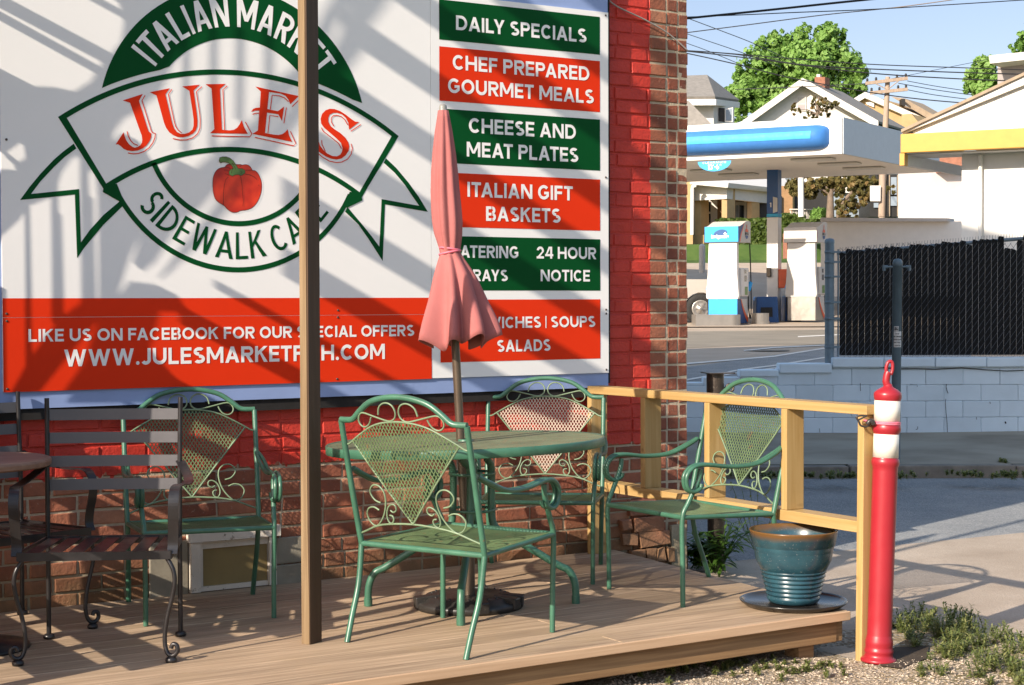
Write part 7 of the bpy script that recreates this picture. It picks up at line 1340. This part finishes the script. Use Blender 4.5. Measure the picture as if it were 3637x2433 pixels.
mb = MB(); slab(mb, wu, 2*apx-.9, .42, 6.0, -4.0, -.336, gpt); mb.build('wall', M['white_paint'], h)
ppx = pd(3458, 700, 27); up_ = (ppx-G0).dot(GR); mb = MB(); mb.tube([gpt(up_, .36, -.36), gpt(up_, .36, -3.6)], .035, 8); mb.build('downspout', M['white_paint'], h)
h = thing('grey_sided_house', 'upper corner of a house with white eaves and mauve grey siding above the garage roof', 'house', tuple(pd(3600, 300, 60)))
def z6(x, y): return (3200+x*.4576, 150+y*.4576)
ext('eave', [z6(680,104),z6(1300,40),z6(1300,100),z6(692,165)], 59, E2*3, M['house_white'], h); ext('wall', [z6(750,150),z6(1300,90),z6(1300,500),z6(750,500)], 60, E2*4, M['siding'], h)
# ------------------------------------------------------------------ trees, hedges, wires
def leaf_mat(name, c0, c1, c2):
    m, t, b = newmat(name); tn = attr(t); c = ramp(t, tn, [(0.0, c0), (0.5, c1), (1.0, c2)]); t.links.new(c, b.inputs['Base Color'])
    b.inputs['Roughness'].default_value = .55; b.inputs['Specular IOR Level'].default_value = .3
    tr = node(t, 'ShaderNodeBsdfTranslucent'); t.links.new(c, tr.inputs['Color']); mx = node(t, 'ShaderNodeMixShader'); mx.inputs[0].default_value = .40
    t.links.new(b.outputs[0], mx.inputs[1]); t.links.new(tr.outputs[0], mx.inputs[2]); t.links.new(mx.outputs[0], t.nodes['Material Output'].inputs[0]); return m
M['leaf'] = leaf_mat('maple_leaf', (0.13,0.25,0.045), (0.22,0.385,0.085), (0.31,0.46,0.14))
M['leaf_dry'] = leaf_mat('dry_olive_leaf', (0.09,0.085,0.025), (0.18,0.155,0.05), (0.32,0.21,0.08))
M['hedge_leaf'] = leaf_mat('hedge_leaf', (0.045,0.085,0.012), (0.09,0.14,0.025), (0.14,0.18,0.045))
M['bark'] = paint('grey_bark', (0.17,0.125,0.09), 0.9, var=.25, scale=6, bmp=.4)
rt = random.Random(21)
def leafquad(mb, c, nrm, s, tint):
    nrm = nrm.normalized(); u = nrm.orthogonal().normalized(); k = nrm.cross(u); a = rt.uniform(0, 6.28); u, k = u*math.cos(a)+k*math.sin(a), k*math.cos(a)-u*math.sin(a)
    mb.tint = max(0, min(1, tint)); mb.add([c-u*s*.5, c-k*s*.32+nrm*s*.08, c+u*s*.5, c+k*s*.32-nrm*s*.05], [(0,1,2,3)])
def rnd_dir():
    z = rt.uniform(-1, 1); a = rt.uniform(0, 6.28318); q = math.sqrt(1-z*z); return Vector((q*math.cos(a), q*math.sin(a), z))
def crown(name, lobes, d, mat, parent, n, size, flat_=.9, tw=.16, sp=1.0):
    """clumps of leaves filling and fringing the lobes (x, y, r in photo pixels)"""
    mb = MB(); tot = sum(r*r for _, _, r in lobes)
    for x, y, r in lobes:
        rm = r/FPX*d; c0 = pd(x, y, d + rt.uniform(-.6, .6)*rm); nc = max(6, int(n*r*r/tot/14))
        for _ in range(nc):
            dr_ = rnd_dir(); q = c0 + dr_*rm*sp*(rt.random()**.35)*Vector((1,1,flat_)).length/1.73; ct = rt.gauss(.5, tw); cr = rm*rt.uniform(.16, .30)
            for _ in range(14):
                e = rnd_dir(); leafquad(mb, q + e*cr*rt.random()**.5, (e*.6+dr_*.7+rnd_dir()*.7), size*rt.uniform(.7, 1.3), ct+rt.uniform(-.15, .15))
    return mb.build(name, mat, parent)
def trunk(parent, pts, r0, r1, limbs=()):
    mb = MB(); n = len(pts); mb.tube(spline(pts, 4), [r0+(r1-r0)*i/(4*(n-1)) for i in range(4*(n-1)+1)], 10)
    for a, b, r in limbs: mb.tube([Vector(a), (Vector(a)+Vector(b))/2+Zv*.1, Vector(b)], [r, r*.75, r*.35], 7)
    return mb.build('trunk', M['bark'], parent)
dM = 97; b0 = pd(2830, 640, dM); b0.z = 6.9
t = thing('maple_tree', 'large round leafy green tree rising behind the white gabled house', 'tree', tuple(b0))
trunk(t, [b0, pd(2835, 480, dM), pd(2830, 330, dM)], .40, .22, [(pd(2834,430,dM), pd(x, y, dM+.6), .10) for x, y in ((2720,320),(2940,310),(2790,260),(2880,250))])
mapl = [(2650,330,62),(2612,345,45),(2700,235,75),(2650,265,50),(2745,175,62),(2800,250,95),(2830,160,60),(2880,230,90),(2930,150,60),(2965,130,42),(2980,220,72),(3030,250,55),(3045,300,42),(2960,310,70),(2700,350,70),(2620,400,40),(2780,340,80),(2880,330,80),(3010,330,40),(2730,400,55),(2855,118,32),(2700,160,28),(2760,120,25),(2600,310,24),(2940,100,26)]
crown('crown', mapl, dM, M['leaf'], t, 24000, .30)
dR_ = 92; b0 = pd(3495, 640, dR_); b0.z = 6.5
t = thing('garden_tree', 'small green tree between the garage roof and the grey sided house', 'tree', tuple(b0)); trunk(t, [b0, pd(3495, 480, dR_), pd(3490, 330, dR_)], .25, .12)
crown('crown', [(3490,260,48),(3465,300,40),(3510,230,34),(3500,320,40),(3448,272,26),(3530,290,36),(3482,215,20)], dR_, M['leaf'], t, 3600, .36)
b0 = pd(3660, 640, 98); b0.z = 7.1
t = thing('street_tree', 'green tree crown cut off by the upper right edge', 'tree', tuple(b0)); trunk(t, [b0, pd(3665, 480, 98), pd(3670, 250, 98)], .3, .15)
crown('crown', [(3650,150,44),(3690,130,60),(3615,165,26),(3680,230,70),(3720,190,60)], 98, M['leaf'], t, 3000, .36)
dS = 56; b0 = pd(*z5(512,700), dS)
t = thing('ornamental_tree', 'small olive green tree with a pale trunk under the canopy edge', 'tree', tuple(b0)); trunk(t, [b0, pd(*z5(515,520), dS), pd(*z5(520,340), dS)], .16, .09, [(pd(*z5(518,400), dS), pd(*z5(x, y), dS), .05) for x, y in ((420,300),(640,290),(300,330))])
crown('crown', [z5(x, y)+(r,) for x, y, r in ((520,290,20),(450,270,20),(590,250,22),(380,310,14),(300,330,22),(250,290,20),(130,330,22),(270,380,18),(110,280,18),(660,240,24),(470,330,14),(180,380,14))], dS, M['leaf_dry'], t, 3600, .17, sp=1.7)
b0 = pd(*z5(640,720), 54.5)
t = thing('sparse_tree', 'thin yellowing tree beside the brown signpost', 'tree', tuple(b0)); trunk(t, [b0, pd(*z5(600,600), 54.5), pd(*z5(680,450), 54.5), pd(*z5(800,330), 54.5)], .09, .05, [(pd(*z5(640,520), 54.5), pd(*z5(x, y), 54.5), .04) for x, y in ((800,420),(900,360),(700,560),(860,500))])
crown('crown', [z5(x, y)+(r,) for x, y, r in ((850,300,28),(900,360,24),(800,250,24),(960,290,20),(690,420,24),(740,560,20),(650,590,20),(880,480,16),(760,480,16),(1000,270,18),(1130,350,18),(620,480,12))], 54.5, M['leaf_dry'], t, 3000, .16, tw=.25, sp=1.8)
b0 = pd(*a24(950,820), 70)
t = thing('bare_shrub', 'brown half-bare shrub top standing before the white gabled house', 'shrub', tuple(b0)); trunk(t, [b0, pd(*a24(955,740), 70), pd(*a24(965,650), 70)], .07, .03, [(pd(*a24(955,770), 70), pd(*a24(x, y), 70), .03) for x, y in ((900,690),(1040,690),(1075,740),(820,740),(930,640),(1000,660),(890,790))])
crown('crown', [a24(x, y)+(r,) for x, y, r in ((940,680,14),(1000,690,18),(960,740,20),(1040,720,14),(920,760,14),(1000,770,14),(810,750,12),(795,715,7),(880,795,10),(1075,700,8))], 70, M['leaf_dry'], t, 650, .16, tw=.25, sp=1.6)
def hedge(lab, x0, y0, x1, y1, d, dep_, n, mat='hedge_leaf'):
    p, q = pd(x0, y1, d), pd(x1, y1, d); L = (q-p).length; hz2 = CAM.z-(y0-1067)/FPX*d
    t = thing('hedge', lab, 'hedge', tuple(p)); H_ = hz2-p.z; mb = MB()
    for _ in range(n):
        f_ = rt.random(); 
        if f_ < .55: c = RH*rt.uniform(0, L)+Zv*rt.uniform(0, H_); nn = -FH
        elif f_ < .85: c = RH*rt.uniform(0, L)+FH*rt.uniform(0, dep_)+Zv*H_; nn = Zv
        else: c = RH*(0 if rt.random() < .5 else L)+FH*rt.uniform(0, dep_)+Zv*rt.uniform(0, H_); nn = RH
        leafquad(mb, c+rnd_dir()*.07, nn+rnd_dir()*.8, .16*rt.uniform(.7,1.3), rt.gauss(.5,.22))
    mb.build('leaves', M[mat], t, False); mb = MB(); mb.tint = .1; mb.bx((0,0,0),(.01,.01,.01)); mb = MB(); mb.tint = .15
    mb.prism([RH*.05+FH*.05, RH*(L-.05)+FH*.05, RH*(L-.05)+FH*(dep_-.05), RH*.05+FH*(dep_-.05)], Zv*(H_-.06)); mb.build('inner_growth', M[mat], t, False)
hedge('clipped green hedge behind the blue-topped fuel pump', 2562, 778, 2728, 892, 58, 1.2, 2600); hedge('lower clipped hedge right of the canopy column', 2786, 762, 2850, 905, 57, 1.2, 1400)
hedge('small hedge below the white balustrade', 2845, 784, 2915, 815, 56, 1.0, 700); hedge('bright green bush beside the small tree trunk', 2893, 745, 2935, 775, 56.3, .8, 500, 'leaf')
M['pole_wood'] = wood('grey_pole_wood', (0.30,0.22,0.16), (0.44,0.34,0.26), (20,20,1.0), .8, .2)
dU = 62; p0 = pd(*a24(1388,1480), dU); t = thing('utility_pole', 'wooden utility pole with two crossarms behind the canopy', 'utility pole', tuple(p0))
mb = MB(); mb.tube([p0, pd(*a24(1412,860), dU), pd(*a24(1427,518), dU)], [.125,.115,.09], 10); mb.build('pole', M['pole_wood'], t)
for a, b in (((1278,562),(1560,527)), ((1308,626),(1560,601))):
    mb = MB(); A_, B_ = pd(*a24(*a), dU-.16), pd(*a24(*b), dU-.16); mb.bar(A_, B_, .11, .12); mb.build('crossarm', M['pole_wood'], t)
    mb = MB()
    for s__ in (.04,.25,.75,.96): q = A_+(B_-A_)*s__; mb.lathe([(.03,0),(.05,.03),(.035,.06),(.05,.09),(.02,.13),(0,.13)], tuple(q+Zv*.06), (0,0,1), 8)
    mb.build('insulator', M['dark_inside'], t)
mb = MB(); mb.tube([pd(*a24(1340,560), dU-.2), pd(*a24(1420,600), dU-.2)], .02, 5); mb.tube([pd(*a24(1500,545), dU-.2), pd(*a24(1430,600), dU-.2)], .02, 5); mb.build('brace', M['pole_wood'], t)
p0 = pd(*z5(1070,640), 53); t = thing('sign_pole', 'brown pole carrying a pale notice, above the low white building', 'pole', tuple(p0))
mb = MB(); mb.tube([p0, pd(*z5(1082,150), 53)], .115, 10); mb.build('pole', M['pole_wood'], t); ext('notice', [z5(948,302),z5(1058,302),z5(1056,470),z5(948,470)], 52.8, FH*.05, M['house_white'], t); 
p0 = pd(*z5(200,640), 55); mb = MB(); mb.tube([p0, pd(*z5(196,180), 55)], .10, 10); tag(mb.build('white_pole', M['house_white']), 'pale white pole standing before the dark garage opening', 'pole')
ext('box_on_corner', rectp(2788,828,2812,918), 52, FH*.4, M['chim'], None); o_ = bpy.data.objects['box_on_corner']; o_.name = 'brick_pillar'; tag(o_, 'reddish brick pillar just right of the canopy column', 'pillar')
M['wire_black'] = paint('black_cable', (0.012,0.012,0.014), 0.6); M['wire_tan'] = paint('tan_cable', (0.24,0.19,0.15), 0.6)
def wire(lab, pts, d0, d1, r, mat, grp='overhead wires'):
    n = len(pts); P = [pd(*a24(x, y), d0+(d1-d0)*i/(n-1)) for i, (x, y) in enumerate(pts)]; mb = MB(); mb.tube(spline(P, 6), [r*(depth(p)/d0) if d1 != d0 else r for p in spline(P, 6)], 6)
    tag(mb.build('overhead_wire', M[mat]), lab, 'wire', grp)
TH = 'thin dark overhead wire crossing the sky right of the brick corner'
wire('thickest black cable rising across the top of the sky', [(-60,138),(80,123),(600,70),(1050,22),(1400,-14)], 14, 14, .0095, 'wire_black')
wire(TH, [(-60,120),(450,100),(800,84),(1300,64),(1800,34),(2400,-4)], 22, 22, .0065, 'wire_black')
wire('tan overhead cable running below the thickest black cable', [(-60,236),(80,219),(500,165),(1000,100),(1500,48),(1950,-14)], 22, 22, .0065, 'wire_tan')
for pts, d0, d1, r in (([(20,100),(300,205),(530,295),(800,420)], 40, 60, .010), ([(-20,195),(200,270),(440,352),(700,450)], 40, 60, .009), ([(-20,255),(100,300),(230,348),(500,460)], 40, 62, .009),
        ([(-60,332),(300,355),(700,388),(1300,432),(1900,455),(2400,472)], 34, 34, .010), ([(-60,335),(400,365),(900,440),(1700,480),(2400,502)], 34, 34, .012), ([(-60,330),(500,392),(1200,482),(1800,525),(2400,550)], 34, 34, .012),
        ([(-60,340),(80,360),(440,440),(800,530),(1400,636),(1900,690),(2400,714)], 34, 34, .011), ([(400,602),(700,590),(1000,577),(1290,562)], 64, 62, .016), ([(1500,560),(1750,605),(2000,640)], 62, 90, .014), ([(1540,600),(1750,640),(2000,672)], 62, 90, .014), ([(1300,560),(1600,500),(1900,440),(2100,400)], 62, 90, .010), ([(1560,545),(1750,580),(1980,615)], 62, 90, .013)):
    wire(TH, pts, d0, d1, r, 'wire_black')
# ------------------------------------------------------------------ plants and loose stuff by the deck
M['weed_leaf'] = leaf_mat('weed_leaf', (0.09,0.12,0.03), (0.17,0.21,0.06), (0.32,0.31,0.12))
M['plant_leaf'] = leaf_mat('broad_leaf', (0.035,0.08,0.012), (0.07,0.15,0.02), (0.16,0.25,0.04))
def blade(mb, base, d, L, w_, droop, tint):
    mb.tint = max(0, min(1, tint)); d = d.normalized(); s = d.cross(Zv); s = s.normalized() if s.length > .01 else Vector((1,0,0)); P = []
    for k in range(5):
        t_ = k/4; c = base + d*L*t_ - Zv*droop*L*t_*t_; ww_ = w_*math.sin(math.pi*(.12+.86*t_))*.5; P += [c-s*ww_, c+s*ww_]
    mb.add(P, [(2*k, 2*k+1, 2*k+3, 2*k+2) for k in range(4)], True)
def leafy(name, lab, base, hgt, spread, nst, leafL, leafW, mat, seed, up=.8):
    r_ = random.Random(seed); t = thing(name, lab, 'plant', tuple(base)); st = MB(); lv = MB()
    for _ in range(nst):
        a = r_.uniform(0, 6.28); tilt = r_.uniform(.1, 1)*spread; H_ = hgt*r_.uniform(.5, 1); top = Vector((math.cos(a)*tilt, math.sin(a)*tilt, H_)); P = [Vector((r_.uniform(-.03,.03), r_.uniform(-.03,.03), 0)), top*.5+Zv*H_*.08, top]; S = spline(P, 4); st.tube(S, .0022, 5)
        for i in range(2, len(S)):
            for q in range(2): b = r_.uniform(0, 6.28); blade(lv, S[i], Vector((math.cos(b), math.sin(b), r_.uniform(-.1, up))), leafL*r_.uniform(.6, 1.2), leafW*r_.uniform(.7, 1.2), r_.uniform(.1, .5), r_.gauss(.5, .2))
    st.build('stem', M[mat], t, False); lv.build('foliage', M[mat], t, False)
b_ = pz(2475, 2020, GZ)
leafy('leafy_plant', 'bright green broad-leaved plant growing by the broken brick corner', (b_.x, b_.y, GZ), .20, .16, 16, .085, .034, 'plant_leaf', 4)
b_ = pz(2535, 2035, GZ)
leafy('leafy_plant', 'green weed with long pointed leaves around the rusty pipe stub', (b_.x, b_.y-.02, GZ), .30, .20, 12, .12, .022, 'plant_leaf', 6, .5)
b_ = pz(2700, 2010, GZ); mb = MB()
t = thing('flowering_weed', 'thin flowering weed rising behind the railing above the blue pot', 'plant', (b_.x+.2, b_.y+.25, GZ)); rq_ = random.Random(3); st = MB(); lv = MB()
for _ in range(9):
    a = rq_.uniform(0, 6.28); top = Vector((math.cos(a)*.16, math.sin(a)*.16, rq_.uniform(.25, .50))); S = spline([Vector((0,0,0)), top*.55, top], 4); st.tube(S, .0016, 4)
    for i in range(3, len(S)): blade(lv, S[i], rnd_dir(), .028, .012, .2, rq_.uniform(.5, 1))
st.build('stem', M['weed_leaf'], t, False); lv.build('foliage', M['weed_leaf'], t, False)
# weed patch in the yard corner: ground cover
rp = random.Random(17); mb = MB()
def weed(base, hgt, k=1.0):
    for _ in range(rp.randint(2, 5)):
        a = rp.uniform(0, 6.28); H_ = hgt*rp.uniform(.5, 1.1); top = Vector((math.cos(a)*H_*.35, math.sin(a)*H_*.35, H_)); S = spline([Vector(base), Vector(base)+top*.5, Vector(base)+top], 4); mb.tint = rp.uniform(.3, .9); mb.tube(S, .0011, 4, False)
        for i in range(1, len(S)):
            for q in range(2): blade(mb, S[i], Vector((rp.uniform(-1,1), rp.uniform(-1,1), rp.uniform(-.1,.9))), rp.uniform(.014,.034)*k, rp.uniform(.005,.010)*k, .25, rp.gauss(.55, .25))
for x, y, n, sx, sy, hg in ((3215,2235,20,30,30,.12),(3300,2235,34,60,35,.12),(3400,2260,60,70,35,.15),(3480,2300,40,80,40,.11),(3390,2330,34,80,40,.10),(3330,2390,18,60,30,.06),(3540,2370,30,70,40,.11),(3610,2300,26,50,40,.08),(3620,2400,24,40,40,.09),(3450,2410,14,90,20,.05),(3240,2290,10,25,25,.08)):
    for _ in range(n):
        p = pz(x+rp.gauss(0, sx*.6), y+rp.gauss(0, sy*.5), GZ)
        if rp.random() < .55: weed((p.x, p.y, GZ-.01), hg*.72)
for x, y, n, sx in ((2850,1690,20,120),(3200,1690,10,60),(3460,1685,12,60),(3590,1690,26,70),(3560,1640,6,25),(2980,1690,18,60),(2640,1690,12,80)):
    for _ in range(n):
        p = pz(x+rp.gauss(0, sx*.7), y+rp.gauss(0, 4), ZP); weed((p.x, p.y, p.z-.01), .032, 1.3)
for _ in range(60):
    p = pz(rp.uniform(2250, 3020), 2370+rp.gauss(0, 14), GZ); weed((p.x, p.y, GZ-.01), .025, .8)
tag(mb.build('weeds', M['weed_leaf']), kind='stuff')
mb = MB()
for _ in range(5200):
    x = rp.uniform(2150, 3637); y = rp.uniform(2285, 2445)
    if y < 2330 + (3000-x)*.035 or (x > 3120 and y < 2330): continue
    p = pz(x, y, GZ); s__ = rp.uniform(.003, .009); mb.tint = rp.random(); z = yard_z(p.x, p.y)
    V = [Vector((p.x, p.y, z+.002)) + Vector((dx*s__*rp.uniform(.6,1.3), dy*s__*rp.uniform(.6,1.3), dz*s__*rp.uniform(.4,.8))) for dx, dy, dz in ((1,0,0),(0,1,0),(-1,0,0),(0,-1,0),(0,0,1))]
    mb.add(V, [(0,1,4),(1,2,4),(2,3,4),(3,0,4)])
M['pebble'] = paint('pale_pebble', (0.36,0.29,0.215), 0.85, var=.2, scale=20, tintvar=1.1)
tag(mb.build('gravel', M['pebble']), kind='stuff')
mb = MB(); P = [pz(x, y, GZ) for x, y in ((3110,2330),(3180,2300),(3300,2300),(3290,2345),(3200,2378),(3125,2365))]; mb.add([Vector((p.x, p.y, yard_z(p.x, p.y)+.006)) for p in P], [tuple(range(6))]); tag(mb.build('soil', M['soil']), kind='structure')
# ------------------------------------------------------------------ timber screen of the stair left of the frame: throws the barred shade on the sign
M['screen_wood'] = wood('shade_screen_timber', (0.20,0.13,0.08), (0.36,0.25,0.16), (30, 2, 30), 0.7, 0.2)
X0 = 1.32
scr = thing('shade_screen', 'timber stair screen of boards and bars left of the deck', 'screen', (X0, -1.0, 0))
def occ(x, y):
    p = py(x, y, YS); t = (p.x-X0)/SUN_T.x; q = p - SUN_T*t; return q
def board(pts):
    P = [occ(*p) for p in pts]; tr = tessellate_polygon([P]); n = len(P); mb = MB(); dx = Vector((.018, 0, 0)); mb.tint = rt.random()
    mb.add(P + [p+dx for p in P], [tuple(q) for q in tr] + [tuple(n+i for i in q[::-1]) for q in tr] + [(i, (i+1) % n, n+(i+1) % n, n+i) for i in range(n)]); mb.build('board', M['screen_wood'], scr)
def band(a, b, wd): 
    board([(a[0], a[1]-wd/2), (b[0], b[1]-wd/2), (b[0], b[1]+wd/2), (a[0], a[1]+wd/2)])
s = .3189
SL = lambda x: 0
# rails falling to the right, upper left corner
band((-40, 38), (345, 250), 27); band((-40, -14), (380, 208), 44); band((300, -20), (470, 72), 22); band((380, -20), (470, 25), 14)
# big board cut to the outline of the upper left shade
board([(-60,215),(0,250),(110,306),(180,308),(225,318),(265,324),(322,288),(345,250),(375,205),(400,185),(430,150),(440,80),(420,0),(640,-120),(830,-60),(790,0),(745,70),(640,150),(600,230),(560,325),(520,360),(470,400),(430,420),(405,450),(390,475),(385,520),(345,545),(322,545),(318,600),(300,620),(278,548),(239,565),(206,612),(180,690),(140,712),(86,733),(54,781),(0,830),(-60,870),(-60,600),(0,600),(55,605),(50,585),(22,560),(10,540),(60,505),(85,515),(90,560),(60,580),(10,545),(-60,500)])
board([(322,545),(345,545),(385,520),(430,475),(480,500),(520,560),(560,620),(545,700),(520,770),(480,850),(450,905),(420,1000),(395,1075),(365,1100),(352,1150),(350,900),(346,700),(338,600)])
# bars for the upright shade stripes at lower left
for x0, x1, y0, y1 in ((86,92,720,1330),(178,190,560,1150),(192,206,760,1240),(282,300,540,1180),(306,318,700,1130)): board([(x0,y0),(x1,y0),(x1+14,y1),(x0+8,y1)])
# boards for the shade climbing to the right across the red strip
board([(310,1062),(380,1070),(372,1100),(330,1150),(240,1260),(130,1395),(40,1400),(105,1280),(215,1132)])
board([(352,1140),(395,1075),(460,1000),(540,1010),(620,1050),(660,1110),(560,1110),(540,1180),(524,1240),(600,1330),(700,1420),(210,1420),(300,1290)])
# middle: bars for upright shade stripes, boards for the climbing shade beyond
for x0, x1 in ((648,664),(745,762),(838,858),(940,962)): board([(x0,100),(x1,100),(x1-4,540 if x0 < 800 else 430),(x0-4,540 if x0 < 800 else 430)])
board([(560,650),(600,560),(690,600),(760,540),(850,470),(900,420),(960,300),(1060,230),(1110,120),(1160,20),(1215,-60),(1290,-60),(1180,90),(1120,230),(1040,320),(960,420),(880,520),(780,650),(700,740),(620,800),(540,930),(500,960),(470,930)])
board([(1270,-60),(1420,-60),(1330,60),(1275,130),(1290,170),(1240,230),(1180,300),(1100,370),(1010,500),(930,600),(860,660),(790,760),(700,860),(600,960),(560,990),(640,880),(730,770),(820,640),(930,480),(1050,340),(1150,220),(1220,100)])
# long rails falling to the right across the menu: groups of three
def xline(x, y, X): return y + (X-x)*.628
yy0 = -900
x_l, x_r = 1180, 2330
def slope_band(yc, wd, xa, xb):
    a = occ(xa, yc); b_ = a + Vector((0, (a.y-0)*0, 0))
    # straight falling line on the wall: dz/dx of the light
    pa = py(xa, yc, YS); L = 0
    za = pa.z; top = []; bot = []
    hw = wd/FPX*depth(pa)/2
    q0 = Vector((pa.x, YS, pa.z+hw)); q1 = Vector((pa.x, YS, pa.z-hw))
    P = []
    xe = py(xb, 700, YS).x; k_ = SUN_T.z/SUN_T.x*.975
    q2 = Vector((xe, YS, q1.z+k_*(xe-pa.x))); q3 = Vector((xe, YS, q0.z+k_*(xe-pa.x)))
    P = [q-SUN_T*((q.x-X0)/SUN_T.x) for q in (q0,q1,q2,q3)]
    mb = MB(); dx = Vector((.018,0,0)); mb.tint = rt.random(); mb.add(P+[p+dx for p in P], [(0,1,2,3),(7,6,5,4),(0,4,5,1),(1,5,6,2),(2,6,7,3),(3,7,4,0)]); mb.build('rail', M['screen_wood'], scr)
for g, (yb, xa) in enumerate(((-690,1480),(-440,1420),(-195,1330),(55,1210),(300,1150),(548,1110),(795,1000),(1040,1000))):
    # yb: height where the group would meet x = 1250
    for off, wd in ((12, 26), (42, 24), (84, 40)):
        slope_band(yb + off*.92 + (xa-1250)*.64, wd, xa, x_r)
slope_band(1120, 60, 640, 1500); slope_band(1010, 26, 760, 1500)
# lower boarding: shades the black chairs, the brick and the back of the deck
for i, (z0, z1, ya, yb) in enumerate(((.20,.33,-1.45,-.10),(.37,.49,-1.62,-.12),(.56,.66,-1.50,-.55),(.74,.84,-1.58,-.62),(.90,1.03,-1.32,-.08),(1.08,1.19,-1.16,-.02),(1.24,1.34,-1.12,-.72),(1.42,1.50,-1.10,-.40),(1.56,1.66,-1.13,-.38))):
    mb = MB(); mb.tint = rt.random(); mb.prism([(X0, ya, z0), (X0, yb, z0+rt.uniform(-.03,.03)), (X0, yb, z1+rt.uniform(-.03,.03)), (X0, ya, z1)], (.018,0,0)); mb.build('rail', M['screen_wood'], scr)
for ya in (-1.46, -1.08, -.80, -.50, -.20):
    mb = MB(); mb.bx((X0+.02, ya-.035, -.15), (X0+.06, ya+.035, 1.7)); mb.build('upright', M['screen_wood'], scr)
mb = MB(); mb.bx((X0-.02, -1.07, .95), (X0-.002, -.84, 1.60)); mb.build('board', M['screen_wood'], scr)
